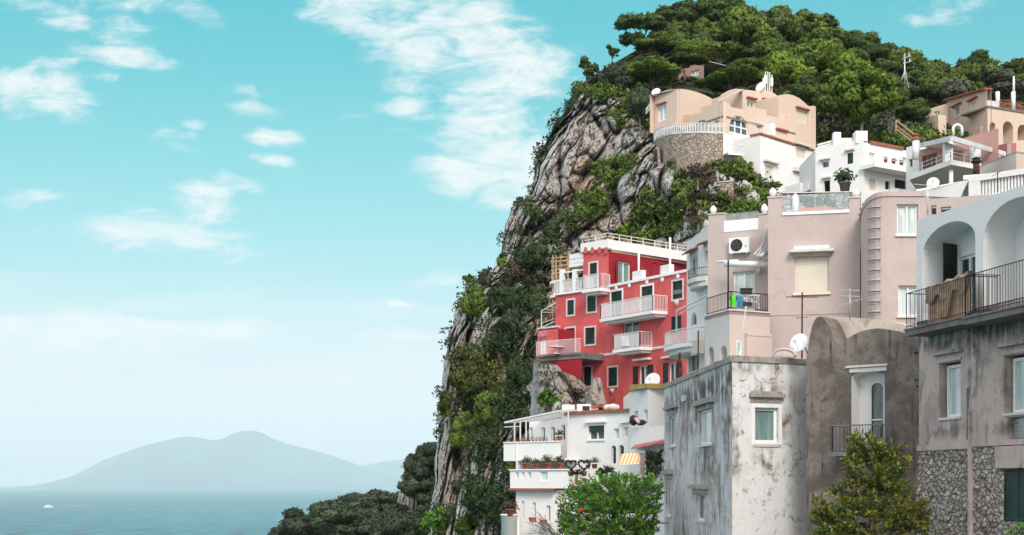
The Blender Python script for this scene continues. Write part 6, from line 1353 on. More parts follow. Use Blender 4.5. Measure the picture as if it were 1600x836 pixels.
# crown of the hill: cap rows that lie above the ground skyline are folded back down behind it
for j in range(NX+NB):
    for i in range(NY):
        g = grid[i, j]; 
        px_ = CX + g[0]*FPX/g[1]; py_ = HY - g[2]*FPX/g[1]
        lim = np.interp(px_, SKY[:, 0], SKY[:, 1])
        if px_ > 900 and py_ < lim:
            over = (lim-py_); D = g[1] + over*1.9; zz = (HY-lim)*g[1]/FPX - over*.10; grid[i, j] = (g[0]*D/g[1], D, zz)
vs = [tuple(v) for v in grid.reshape(-1, 3)]; K = NX+NB
fs = [(i*K+j, (i+1)*K+j, (i+1)*K+j+1, i*K+j+1) for i in range(NY-1) for j in range(K-1)]
def rock_mat():
    m, t, b = pbr('limestone'); co_ = t.n('ShaderNodeTexCoord').outputs['Object']
    st = t.mapping(co_, sc=(1, 1, .22)); n0 = t.noise(st, .11, 5, .6, .8); n1 = t.noise(st, .45, 7, .68, .6); n2 = t.noise(co_, 1.6, 7, .72, .4); n3 = t.noise(t.mapping(co_, sc=(1, 1, .10)), .9, 6, .7, .5)
    c = t.ramp(n1, [(.25, (.36, .335, .315)), (.38, (.60, .565, .535)), (.52, (.70, .675, .65)), (.72, (.80, .78, .755))])
    c = t.mix(t.math('MULTIPLY', t.mapr(n0, .46, .58), t.mapr(n3, .34, .60, .2, .9)), c, (.64, .44, .32))
    c = t.mix(t.math('MULTIPLY', t.mapr(t.noise(t.mapping(co_, loc=(31, 7, 3), sc=(1, 1, .3)), .2, 5, .6), .55, .68), .5), c, (.52, .31, .19))
    c = t.mix(t.mapr(n2, .56, .74, 0, .65), c, (.13, .12, .115))
    c = t.mix(t.mapr(t.noise(t.mapping(co_, loc=(3, 9, 3), sc=(1, 1, .12)), 1.3, 5, .7), .58, .72, 0, .5), c, (.10, .095, .09))
    ge = t.n('ShaderNodeNewGeometry'); sn = t.n('ShaderNodeSeparateXYZ'); t.t.links.new(ge.outputs['Normal'], sn.inputs[0])
    g = t.math('ADD', t.math('MULTIPLY', sn.outputs[2], .8), t.math('MULTIPLY', t.noise(co_, .35, 6, .7), .9))
    sp_ = t.n('ShaderNodeSeparateXYZ'); t.t.links.new(co_, sp_.inputs[0]); gm = t.math('MAXIMUM', t.mapr(g, 1.0, 1.2), t.mapr(t.math('ADD', sp_.outputs[1], t.math('MULTIPLY', t.noise(co_, .2, 5, .6), 14)), 147, 152))
    c = t.mix(gm, c, t.mix(t.mapr(n2, .35, .65), (.02, .03, .014), (.07, .085, .03)))
    t.set(b.inputs['Base Color'], c); b.inputs['Roughness'].default_value = .95; b.inputs['Specular IOR Level'].default_value = .15
    bp = t.n('ShaderNodeBump'); bp.inputs['Strength'].default_value = 1.0; bp.inputs['Distance'].default_value = .9
    t.set(bp.inputs['Height'], t.math('ADD', n1, t.math('MULTIPLY', n2, .6))); t.t.links.new(bp.outputs[0], b.inputs['Normal'])
    return m
M_rock = rock_mat()
m.add(vs, fs); HILL = tag(m.build('cliff', M_rock, origin=(0, 0, 0), smooth=False), kind='structure')
# crag under the red house
def crag(name, outline, D0, depth, label, seed, amp=.8, n=90, k=110):
    """a rock mass filling an outline given as rows of (row, left column, right column)"""
    o = np.array(outline, float); vs = []; 
    for i in range(n):
        y = o[0, 0]+(o[-1, 0]-o[0, 0])*i/(n-1); xa, xb = np.interp(y, o[:, 0], o[:, 1]), np.interp(y, o[:, 0], o[:, 2])
        for j in range(k):
            a = j/(k-1); x = xa+(xb-xa)*a; e = (abs(a*2-1))**6; D = D0 + e*depth
            p = P(x, y, D); dd = (mnoise.fractal(Vector((p.x*.55, seed, p.z*.25)), .6, 2.2, 6)*1.3 + min(.2, vor2(p.x*.7, seed, p.z*.35))*4 + min(.16, vor2(p.x*1.9, seed, p.z*1.0))*2.2)*amp
            vs.append(P(x, y, D-dd))
    fs = [(i*k+j, (i+1)*k+j, (i+1)*k+j+1, i*k+j+1) for i in range(n-1) for j in range(k-1)]
    vs2 = vs[:k] + [v+Vector((0, depth, 0)) for v in vs[:k]]
    mm = MB(); mm.add(vs, fs); mm.add(vs2, [(j, j+1, k+j+1, k+j) for j in range(k-1)]); return tag(mm.build(name, M_rock), kind='structure')
crag('rock_outcrop', [(562,836,838),(570,834,872),(580,833,880),(588,833,903),(598,832,912),(612,831,926),(625,830,942),(640,829,968),(662,828,990)], 87.5, 5, '', 4.4)
crag('rock_outcrop', [(590,928,938),(598,925,941),(612,920,943),(640,915,950),(662,912,955)], 85.6, 3, '', 8.8, .5, 26, 20)
# ground falling away under the houses, down to the shore
vs = []; NXg, NYg = 60, 60
for i in range(NYg):
    Y = -40 + 230*i/(NYg-1)
    for j in range(NXg):
        X = -34 + 214*j/(NXg-1)
        z = -9.5 - .03*max(0, Y-20) + mnoise.fractal(Vector((X*.06, Y*.06, 2)), .8, 2, 4)*1.3
        edge = max(0, (-6 - X + (Y-60)*.02)); z -= edge**1.35*2.2
        vs.append((X, Y, max(z, SEA_Z-2)))
mg = MB(); mg.add(vs, [(i*NXg+j, i*NXg+j+1, (i+1)*NXg+j+1, (i+1)*NXg+j) for i in range(NYg-1) for j in range(NXg-1)])
M_gr = plaster('scrub_ground', (.06, .07, .03), (.12, .09, .05), (.03, .035, .02), .8, .5, .3)
tag(mg.build('ground', M_gr, origin=(0, 0, 0), smooth=True), kind='structure')
# slope below the cliff, lower left, where the wood stands
LX = np.array([(440,836),(500,805),(560,790),(620,790),(640,790),(660,785),(690,780)], float)
vs = []; NXg, NYg = 70, 40
for i in range(NYg):
    D = 150 + 110*i/(NYg-1)
    for j in range(NXg):
        x = 380 + 340*j/(NXg-1); yy = np.interp(x, LX[:, 0], LX[:, 1]) + 14 if x > 430 else 850+(430-x)*1.2
        top = Z_(yy+14, 205); r_ = (D-205)/55; z = top - (r_*r_*14 if r_ > 0 else -r_*6 + r_*r_*10) + mnoise.fractal(Vector((x*.02, D*.05, 5)), .8, 2, 4)*1.5
        X = (x-CX)*D/FPX; vs.append((X, D, z))
    X = vs[-NXg][0]
fs = [(i*NXg+j, i*NXg+j+1, (i+1)*NXg+j+1, (i+1)*NXg+j) for i in range(NYg-1) for j in range(NXg-1)]
mg = MB(); mg.add(vs, fs)
b0_ = len(mg.v)      # skirt down to the sea
for ring in ([i*NXg for i in range(NYg)], [(NYg-1)*NXg+j for j in range(NXg)], list(range(NXg))):
    pts = [Vector(vs[q]) for q in ring]
    mg.add(pts + [Vector((p.x-40, p.y+10, SEA_Z-2)) if ring[0] == 0 and ring[-1] != NXg-1 else Vector((p.x-20, p.y, SEA_Z-2)) for p in pts], [(q, q+1, len(pts)+q+1, len(pts)+q) for q in range(len(pts)-1)])
tag(mg.build('wooded_slope', M_gr, origin=(0, 0, 0), smooth=True), kind='structure')
crag('far_crag', [(690,668,700),(705,652,705),(725,636,712),(745,628,715),(765,624,720),(800,618,730)], 190, 14, '', 2.2, 1.6)

# ================================================================ foliage
def card_mesh(name, C, N, S, T, asp=1.0, blend=.75, fold=0.0, drop=0.0):
    """many leaf-sized diamond faces: centres C, outward normals N, sizes S, tones T"""
    n = len(C); rnd_ = rng.normal(size=(n, 3)); gn = N*blend + rnd_/np.linalg.norm(rnd_, axis=1)[:, None]*(1.25-blend*.5); gn /= np.linalg.norm(gn, axis=1)[:, None]
    sgn = np.sign((gn*N).sum(1)); sgn[sgn == 0] = 1; gn *= sgn[:, None]
    r2 = rng.normal(size=(n, 3)); r2[:, 2] += drop; u = r2 - (r2*gn).sum(1)[:, None]*gn; u /= np.linalg.norm(u, axis=1)[:, None]; v = np.cross(gn, u)
    S = S[:, None]; a = C-u*S*asp; b = C-v*S*.55; c = C+u*S*asp; d = C+v*S*.55
    V = np.stack([a, b, c, d], 1).reshape(-1, 3); me = bpy.data.meshes.new(name); me.vertices.add(4*n); me.vertices.foreach_set('co', V.ravel())
    me.loops.add(4*n); me.loops.foreach_set('vertex_index', np.arange(4*n, dtype=np.int32)); me.polygons.add(n); me.polygons.foreach_set('loop_start', np.arange(0, 4*n, 4, dtype=np.int32)); me.polygons.foreach_set('loop_total', np.full(n, 4, dtype=np.int32))
    at = me.attributes.new('tone', 'FLOAT', 'POINT'); at.data.foreach_set('value', np.repeat(T, 4)); me.update()
    me.polygons.foreach_set('use_smooth', np.ones(n, dtype=bool))
    sn = N*.8 + gn*.45; sn /= np.linalg.norm(sn, axis=1)[:, None]; me.normals_split_custom_set_from_vertices(np.repeat(sn, 4, axis=0).tolist())
    return me
def clump_pts(cl, per, up=.25, shell=.35, rough=.22):
    """points spread through flattened clumps (cx, cy, cz, rx, ry, rz), denser near their upper hull"""
    Cs, Ns, Ts = [], [], []
    for k, (cx, cy, cz, rx, ry, rz) in enumerate(cl):
        n = max(8, int(per*(rx*ry+rx*rz)*.5)); d = rng.normal(size=(n, 3)); d[:, 2] += up; d /= np.linalg.norm(d, axis=1)[:, None]
        rr_ = (1-shell*rng.random(n)**1.6)*(1+rough*rng.normal(size=n)*.6); lump = 1+.16*np.sin(d[:, 0]*5+k)*np.cos(d[:, 1]*4+k*2)+.1*np.sin(d[:, 2]*7+k)
        p = d*rr_[:, None]*lump[:, None]*np.array([rx, ry, rz]) + np.array([cx, cy, cz]); nn_ = d/np.array([rx, ry, rz]); nn_ /= np.linalg.norm(nn_, axis=1)[:, None]
        Cs.append(p); Ns.append(nn_); Ts.append(np.clip(.5+.22*rng.normal()+.18*rng.normal(size=n), 0, 1))
    return np.concatenate(Cs), np.concatenate(Ns), np.concatenate(Ts)
M_bark = plaster('tree_bark', (.16, .12, .095), (.24, .20, .17), (.05, .04, .03), .8, .5, 3)
M_barkp = plaster('pale_bark', (.36, .31, .27), (.25, .2, .17), (.1, .08, .07), .8, .4, 3)
LM = dict(
 dark=leafmat('dark_pine_needles', [(.03, .056, .018), (.075, .122, .028), (.18, .235, .05)], trans=.25, nscale=1.2),
 bright=leafmat('bright_pine_needles', [(.045, .085, .012), (.12, .20, .024), (.25, .34, .045)], trans=.3, nscale=1.2),
 mid=leafmat('pine_needles', [(.04, .074, .016), (.095, .152, .026), (.21, .275, .048)], trans=.25, nscale=1.2),
 grey=leafmat('olive_leaves', [(.04, .05, .035), (.10, .115, .075), (.19, .20, .14)], trans=.12, nscale=1.0),
 oak=leafmat('holm_oak_leaves', [(.028, .044, .026), (.062, .090, .050), (.13, .165, .09)], trans=.15, nscale=.8),
 scrub=leafmat('cliff_scrub_leaves', [(.016, .034, .014), (.038, .068, .024), (.085, .125, .038)], trans=.2, nscale=.5),
 olive=leafmat('golden_scrub_leaves', [(.03, .045, .012), (.085, .10, .022), (.20, .18, .04)], trans=.2, nscale=.7),
 brown=leafmat('dry_scrub', [(.03, .02, .015), (.08, .055, .035), (.14, .10, .05)], trans=.1, nscale=.8),
 lemon=leafmat('citrus_leaves', [(.03, .085, .014), (.085, .22, .022), (.24, .42, .05)], rough=.4, trans=.3, nscale=1.6),
 magn=leafmat('glossy_tree_leaves', [(.018, .042, .014), (.06, .11, .022), (.36, .32, .05)], rough=.35, trans=.2, nscale=2.2))
def mk_pine(kind, seed, flat=.42, ncl=22, per=520, leaf=.075, trunk_h=1.35, spread=1.0, lean=.12, gap=1.0):
    """half-width 1; base at the origin, crown centred at height trunk_h+.25"""
    r = random.Random(seed); hc = trunk_h+.25; cl = []
    for i in range(ncl):
        a = r.uniform(0, 2*PI); q = math.sqrt(r.uniform(0, 1))*.82*spread; x, y = q*math.cos(a), q*math.sin(a); z = flat*(1-q*q)*r.uniform(.0, 1.15) - flat*.35*r.random()
        s_ = r.uniform(.17, .38)*gap; cl.append((x, y, hc+z, s_, s_, s_*r.uniform(.62, .9)))
    C, N, T = clump_pts(cl, per*14, up=.45); S = leaf*rng.uniform(.6, 1.25, len(C)); return cl, card_mesh('crown', C, N, S, T, 1.0, .8), hc
def mk_broad(seed, ncl=26, per=520, leaf=.07, trunk_h=.7, tall=.75):
    r = random.Random(seed); hc = trunk_h+tall*.55; cl = []
    for i in range(ncl):
        d = Vector((r.gauss(0, 1), r.gauss(0, 1), r.gauss(.2, 1))).normalized(); q = r.uniform(.45, .82); s_ = r.uniform(.22, .40)
        cl.append((d.x*q, d.y*q, hc+d.z*q*tall, s_, s_, s_*.8))
    C, N, T = clump_pts(cl, per*12, up=.3); S = leaf*rng.uniform(.6, 1.25, len(C)); return cl, card_mesh('crown', C, N, S, T, 1.0, .7), hc
def trunk_mesh(cl, hc, r0=.055, seed=0, bark=None, lean=.15, fork=.5):
    r = random.Random(seed); m = MB(); tip = Vector((r.uniform(-lean, lean), r.uniform(-lean, lean), hc-.12)); mid = Vector((tip.x*.3+r.uniform(-.05, .05), tip.y*.3, hc*fork))
    m.tube([(0, 0, -.6), (0, 0, 0), mid, tip], [r0*1.3, r0, r0*.75, r0*.35], 7)
    for c in r.sample(cl, min(11, len(cl))):
        e = Vector(c[:3]); s_ = mid.lerp(tip, r.uniform(0, .8)); k = s_.lerp(e, .5) + Vector((0, 0, -.08)); m.tube([s_, k, e], [r0*.5, r0*.34, r0*.12], 5)
    me = bpy.data.meshes.new('trunk'); me.from_pydata([tuple(v) for v in m.v], [], m.f); me.polygons.foreach_set('use_smooth', [True]*len(m.f)); me.materials.append(bark or M_bark); return me
PROTO = {}
def proto(key, fn, **kw):
    cl, crown, hc = fn(**kw); PROTO[key] = (crown, trunk_mesh(cl, hc, seed=hash(key) % 97 if False else len(key), r0=.05), hc)
for i in range(4): proto(f'pine{i}', mk_pine, kind='p', seed=11+i, ncl=32, flat=.72)
for i in range(3): proto(f'umb{i}', mk_pine, kind='u', seed=31+i, ncl=26, flat=.36, gap=1.0)
proto('sparse0', mk_pine, kind='s', seed=51, ncl=15, flat=.62, gap=.78, trunk_h=1.2); proto('sparse1', mk_pine, kind='s', seed=57, ncl=11, flat=.8, gap=.72, trunk_h=.9)
for i in range(4): proto(f'broad{i}', mk_broad, seed=71+i)
CROWN = {}; TRS = []
def tree(pk, mk, x, y, wpx, hpx, D, label, cat='pine tree', name='pine_tree', group=None, rot=None, natural=.78):
    """tree whose crown centre is seen at (x, y); wpx, hpx its size in the photograph"""
    crown, trunk, hc = PROTO[pk]; s_ = wpx*.5*D/FPX; sz = s_*max(.45, min(1.6, (hpx/wpx)/natural)); c = P(x, y, D)
    t_ = thing(name, label, cat, (c.x, c.y, c.z-hc*sz), group); t_.scale = (s_, s_, sz); t_.rotation_euler = (0, 0, rnd.uniform(0, 6.28) if rot is None else rot)
    k = (pk, mk)
    if k not in CROWN: me = crown.copy(); me.materials.clear(); me.materials.append(LM[mk]); CROWN[k] = me
    for nm, me in (('crown', CROWN[k]), ('trunk', trunk)):
        o = bpy.data.objects.new(nm, me); COL.objects.link(o); o.parent = t_
    return t_
def dpt(x, y): return float(DEPTH(x, y)[0])
TR = [ # proto, leaf, x, y, w, h, extra distance, label
 ('sparse0','dark',1003,50,98,58,4,'open-crowned dark pine with bare limbs on the left shoulder of the hilltop'),
 ('sparse1','dark',957,84,34,26,0,'little leaning pine just left of the open-crowned pine'),
 ('sparse1','dark',918,112,52,44,2,'small windswept pine at the far left end of the hilltop'),
 ('umb0','mid',1024,72,66,32,-4,'olive-green flat pine crown tucked under the open-crowned pine'),
 ('umb1','bright',1018,116,96,50,-3,'bright green umbrella pine leaning over the cliff left of the peach villa'),
 ('pine0','dark',1075,34,96,56,6,'broad dark pine left of the hill summit'),
 ('pine1','dark',1128,26,100,54,8,'dark pine crowning the very summit of the hill'),
 ('pine2','mid',1160,56,96,86,2,'large pine with a bright right edge just below the summit'),
 ('umb2','mid',1128,84,92,36,-6,'flat umbrella pine spreading above the villa terrace trees'),
 ('umb1','bright',1137,126,108,34,-4,'bright low umbrella pine directly behind the villa roof'),
 ('umb0','mid',1168,104,60,36,-2,'rounded green pine between the two umbrella pines'),
 ('umb0','dark',1070,96,70,20,-12,'flat dark pine crown overhanging the small pink hilltop house'),
 ('pine3','dark',1212,48,76,72,6,'tall dark pine right of the summit'),
 ('pine1','dark',1262,50,96,62,6,'wide dark pine on the ridge above the mast cluster'),
 ('pine0','mid',1205,88,70,58,0,'mid-green pine behind the cell antennas'),
 ('pine2','bright',1226,118,84,72,-3,'bright pine to the right of the cell antennas'),
 ('pine3','bright',1278,98,84,64,-2,'sunlit pine in the middle of the slope above the vaulted tower'),
 ('pine0','dark',1325,78,88,56,4,'dark ridge pine halfway down the skyline'),
 ('pine1','dark',1372,92,74,50,4,'dark ridge pine just left of the utility pole'),
 ('pine2','bright',1325,118,84,66,-3,'feathery yellow-green pine beside the short white pole'),
 ('broad1','bright',1346,148,112,82,-8,'big feathery pine with pale trunks in the garden above the corner house'),
 ('pine3','mid',1405,100,64,46,2,'green pine behind the utility pole'),
 ('umb2','olive',1440,112,60,34,0,'yellowish pine right of the utility pole'),
 ('umb1','olive',1478,122,52,30,0,'low yellow-green pine at the dip of the ridge'),
 ('broad0','dark',1519,108,64,50,0,'dark round tree standing alone on the right skyline'),
 ('broad2','grey',1560,134,88,50,-6,'grey-green olive tree behind the upper right villa'),
 ('broad3','grey',1496,146,64,44,-8,'grey-green tree left of the upper right villa roof'),
 ('broad1','olive',1592,112,64,38,10,'brownish green tree at the right end of the ridge'),
 ('broad0','mid',1424,174,58,34,-4,'green shrubby tree on the slope left of the upper right villa'),
 ('pine2','dark',1260,150,72,60,-4,'dark pine right behind the vaulted tower of the peach villa'),
 ('pine1','mid',1300,158,70,56,-4,'shaded pine left of the big feathery pine'),
 ('broad2','oak',1000,160,48,56,-3,'dark evergreen on the rocks below the bright umbrella pine'),
 ('broad3','oak',965,128,58,44,0,'dark shrubby tree on the cliff top below the leaning pine')]
for i, (pk, mk, x, y, w_, h_, dD, lb) in enumerate(TR): tree(pk, mk, x, y, w_, h_, dpt(x, y+h_*.55)+dD, lb, name='pine_tree' if 'pine' in lb else 'evergreen_tree', cat='pine tree' if 'pine' in lb else 'tree')
kk = ['pine0', 'pine1', 'pine2', 'pine3', 'umb0', 'umb2']
rt = random.Random(21)
for i in range(76):
    x = rt.uniform(985, 1640) if i < 64 else rt.uniform(1630, 1780); sk = np.interp(x, SKY[:, 0], SKY[:, 1]); y = sk + rt.uniform(-4, 62 if x < 1400 else 40); w_ = rt.uniform(44, 72)
    tree(rt.choice(kk), rt.choice(['dark', 'dark', 'mid', 'mid', 'mid', 'bright']), x, y, w_, w_*.8, dpt(x, y+w_*.45)+rt.uniform(2, 9), 'pine crown in the dense wood covering the hilltop', group='pines of the dense hilltop wood')
# lower left wood
FR = [(470,822,60,46,'leftmost low tree of the wood by the sea'),(508,806,64,50,'dark tree at the left of the seaside wood under the cliff'),(545,794,62,46,'tallest bushy tree near the left crest of the seaside wood'),(500,838,70,50,'pale grey-green rounded tree at the foot of the seaside wood'),(575,800,70,56,'round tree in the middle of the seaside wood'),(590,790,56,44,'tree on the crest in the middle of the seaside wood'),(550,832,80,56,'broad tree low in the seaside wood'),(625,800,66,54,'dark tree beneath the small far crag'),(610,835,80,56,'wide dark tree at the bottom edge of the seaside wood'),(655,806,60,60,'tree against the foot of the cliff in the seaside wood'),(650,735,42,50,'dark tree on top of the small far crag'),(668,712,34,36,'topmost tree of the far crag beside the big cliff'),(640,760,34,30,'shrubby tree on the face of the far crag'),(665,765,48,44,'dark tree in the gap between far crag and cliff'),(530,820,60,46,'mid-green tree low on the left of the seaside wood'),(440,842,46,34,'small tree at the outer edge of the seaside wood'),(672,838,62,48,'tree at the bottom of the cliff corner')]
rt = random.Random(5)
for i in range(16):
    x = rt.uniform(520, 700); tree(f'broad{i%4}', 'oak', x, np.interp(x, [440,500,560,640,700], [838,815,812,812,800]) + rt.uniform(0, 34), rt.uniform(60, 84), rt.uniform(48, 60), rt.uniform(178, 192), 'leafy crown filling the low dense part of the seaside wood', cat='tree', name='holm_oak', group='trees of the dense seaside wood')
for i, (x, y, w_, h_, lb) in enumerate(FR): tree(f'broad{i%4}', 'grey' if i == 3 else 'oak', x, y, w_*1.18, h_*1.12, 196+(i*7) % 17 if y > 780 else 186, lb, cat='tree', name='holm_oak')

CT = [('broad0','olive',742,592,84,84,'large olive-gold tree spreading over the lower left cliff'),('broad1','mid',778,640,70,76,'green tree right below the olive-gold tree on the cliff'),('broad2','scrub',812,590,54,84,'dark tree in the cleft beside the red house balcony'),('broad3','scrub',800,520,60,66,'dark evergreen in the cleft left of the scaffolding'),
 ('broad0','mid',746,478,52,66,'dense dark green tree on the cliff notch'),('broad1','scrub',788,468,54,52,'shadowed evergreen right of the tree on the cliff notch'),('broad2','scrub',836,470,40,74,'dark evergreen directly left of the scaffolding'),('broad3','scrub',800,408,46,32,'dark tree under the left rock spur'),
 ('broad1','scrub',840,400,42,44,'dark tree between the rock spur and the red house roof'),('broad0','olive',700,634,34,50,'yellow-leaved bush hanging on the left edge of the cliff'),('broad2','mid',728,672,50,62,'green tree hanging above the pale rock strip'),('broad3','scrub',772,706,66,76,'dark tree in the middle of the lower cliff'),('broad0','mid',810,736,44,84,'dark green tree beside the white terraces'),
 ('broad1','scrub',752,772,66,66,'dark tree low on the cliff above the bright bush'),('broad2','mid',790,806,60,56,'dark green tree at the bottom left of the white house'),('broad3','mid',740,824,60,44,'green tree at the bottom of the picture below the cliff'),('broad0','olive',762,672,40,40,'small golden tree in the middle of the lower cliff'),('broad2','scrub',864,360,34,30,'dark bushy tree just above the left end of the red house'),('broad1','mid',958,268,44,26,'dark tree growing on the ledge of the upper rock face'),('broad3','mid',924,318,32,26,'green tree at the foot of the upper rock face')]
PEND = CT
# scrub clinging to the rock: placed where sight lines meet the built surface
from mathutils.bvhtree import BVHTree
HILL.data.update(); bvh = BVHTree.FromPolygons([tuple(v.co) for v in HILL.data.vertices], [tuple(p.vertices) for p in HILL.data.polygons])
def hit(x, y):
    d = Vector(((x-CX)/FPX, 1, (HY-y)/FPX)).normalized(); h = bvh.ray_cast(Vector((0, 0, 0)), d)
    if h[0] is None: return None
    n = h[1] if h[1].dot(d) < 0 else -h[1]; return h[0], n
def scrub(name, regions, mat, rr_, label=None, dens=1.0, leaf=.145, per=170, seed=1, kind='stuff', keep=None, drop=0.0):
    r = random.Random(seed); cl = []; C_, N_, T_ = [], [], []
    for (cx, cy, a, b, tilt, n) in regions:
        for i in range(int(n*dens)):
            t = r.uniform(0, 2*PI); q = math.sqrt(r.random()); u_, v_ = a*q*math.cos(t), b*q*math.sin(t); ct, st_ = math.cos(R(tilt)), math.sin(R(tilt))
            x, y = cx+u_*ct-v_*st_, cy+u_*st_+v_*ct; h = hit(x, y)
            if h is None or h[0].y > 175: continue
            s_ = r.uniform(*rr_); p = h[0] + h[1]*s_*.3; cl.append((p.x, p.y, p.z, s_, s_, s_*.8))
    if not cl: return None
    C, N, T = clump_pts(cl, per, up=.3, shell=.5, rough=.35); keep_ = N[:, 1] < .45
    C, N, T = C[keep_], N[keep_], T[keep_]; me = card_mesh(name, C, N, leaf*rng.uniform(.6, 1.3, len(C)), T, 1.05, .5, drop=drop); me.materials.append(LM[mat])
    o = bpy.data.objects.new(name, me); COL.objects.link(o)
    if kind: o['kind'] = kind
    return o
scrub('cliff_scrub', [ # dark growth over the lower and middle rock
 (850,395,24,34,0,20),(812,375,22,22,0,8),(800,420,40,30,0,12),(842,440,26,60,0,36),(790,500,40,40,0,16),(828,520,34,60,0,40),(810,600,36,70,0,36),(780,650,44,50,0,22),(812,700,18,90,0,34),(770,740,44,56,0,30),(740,790,52,44,0,34),(790,800,40,44,0,24),(760,540,30,16,0,8),
 (748,452,22,10,0,8),(845,345,24,16,0,10),(880,330,18,18,0,8),(720,700,16,26,0,7)], 'scrub', (.4, 1.2), seed=2)
scrub('cliff_edge_scrub', [ # fringe along the left edge of the upper rock
 (902,148,20,18,0,20),(880,176,12,22,25,20),(864,198,11,20,30,18),(848,224,10,22,25,20),(838,252,9,24,10,20),(828,285,8,24,10,16),(820,312,9,12,0,9),(800,318,9,7,0,6),(738,440,18,6,0,9),(722,470,6,20,0,9),(706,520,6,20,0,8),(694,560,6,20,0,7),(690,625,5,30,0,9),(688,660,6,30,0,9)], 'scrub', (.35, .8), seed=3, leaf=.15)
scrub('ledge_scrub', [(955,268,30,20,-25,46),(925,318,20,18,-30,30),(905,342,14,14,0,16),(985,262,12,14,0,10),(1010,330,18,36,20,40),(1035,345,24,30,0,40),(1012,372,28,8,0,20),(965,180,10,16,0,8),(1015,160,16,26,0,36),(1022,190,8,16,0,14),(985,165,14,30,10,20),(940,150,20,8,-10,18),(958,140,26,10,0,26),(905,140,14,10,0,14),(896,130,10,14,0,10)], 'mid', (.35, .85), seed=4, leaf=.2)
scrub('golden_scrub', [(722,560,12,10,0,5),(752,585,34,36,0,50),(740,615,30,24,0,26),(752,650,22,26,0,16),(704,640,6,26,0,5),(758,690,26,22,0,14)], 'olive', (.5, 1.2), seed=5)
scrub('dry_scrub', [(812,430,24,22,0,26),(835,442,20,14,0,16),(800,500,22,22,0,22),(716,565,14,10,0,6),(775,440,20,18,0,14),(1090,330,24,24,0,26),(1120,300,26,14,0,14),(1180,290,16,14,0,22),(1066,262,14,12,0,12),(1100,275,22,10,0,10),(955,118,34,10,-8,22),(1440,205,26,10,0,12)], 'brown', (.35, .8), seed=6, leaf=.2)
scrub('garden_scrub', [(1070,285,22,26,0,20),(1110,330,50,20,0,26),(1160,320,30,18,0,20),(1150,270,34,10,0,26),(1188,300,12,20,0,16),(1140,345,60,16,0,34),(1060,340,16,26,0,18),(1300,205,60,14,0,70),(1360,205,50,16,0,60),(1420,215,40,18,0,46),(1470,212,36,12,0,34),(1290,180,20,20,0,26),(1310,300,30,12,0,24),(1285,235,10,30,0,10),(1520,214,22,12,0,22)], 'mid', (.4, .95), seed=7, leaf=.2)
scrub('slope_scrub', [(1330,205,70,16,0,60),(1405,200,30,20,0,30),(1250,60,300,40,8,90)], 'grey', (.5, 1.1), seed=8, leaf=.24)
for i, (pk, mk, x, y, w_, h_, lb) in enumerate(PEND):
    h = hit(x, y+h_*.2); tree(pk, mk, x, y, w_, h_, (h[0].y if h else 120)-w_*.012, lb, cat='tree', name='cliff_tree')
def shrub(name, label, x, y, rpx, mat, D=None, leaf=.2, per=110, sq=1.0, cat='shrub', n=9, seed=0, group=None, lift=.5):
    h = hit(x, y+rpx*.4); D = D or (h[0].y-.3 if h else 120); r = random.Random(seed+int(x)); c = P(x, y, D); s_ = rpx*D/FPX; cl = [(0, 0, 0, s_*.75, s_*.75, s_*.7*sq)]
    for i in range(n): a = r.uniform(0, 2*PI); b = r.uniform(-.5, .9); q = .55; cl.append((s_*q*math.cos(a)*math.sqrt(max(0, 1-b*b)), s_*q*math.sin(a)*math.sqrt(max(0, 1-b*b)), s_*q*b*sq, s_*r.uniform(.35, .5), s_*r.uniform(.35, .5), s_*.38*sq))
    C, N, T = clump_pts(cl, per, up=.3, shell=.6, rough=.3); me = card_mesh('foliage', C, N, leaf*rng.uniform(.6, 1.3, len(C)), T, 1.0, .55); me.materials.append(LM[mat])
    t_ = thing(name, label, cat, c-Vector((0, 0, s_*.8)), group); o = bpy.data.objects.new('foliage', me); COL.objects.link(o); o.parent = t_; o.location = (0, 0, s_*.8)
    m = MB(); ORG[t_.name] = c-Vector((0, 0, s_*.8))
    for i in range(4): a = i*1.7; m.tube([c-Vector((0, 0, s_*1.3)), c+Vector((math.cos(a)*s_*.3, math.sin(a)*s_*.3, 0))], [s_*.06, s_*.02], 5)
    m.build('stem', M_bark, t_); return t_
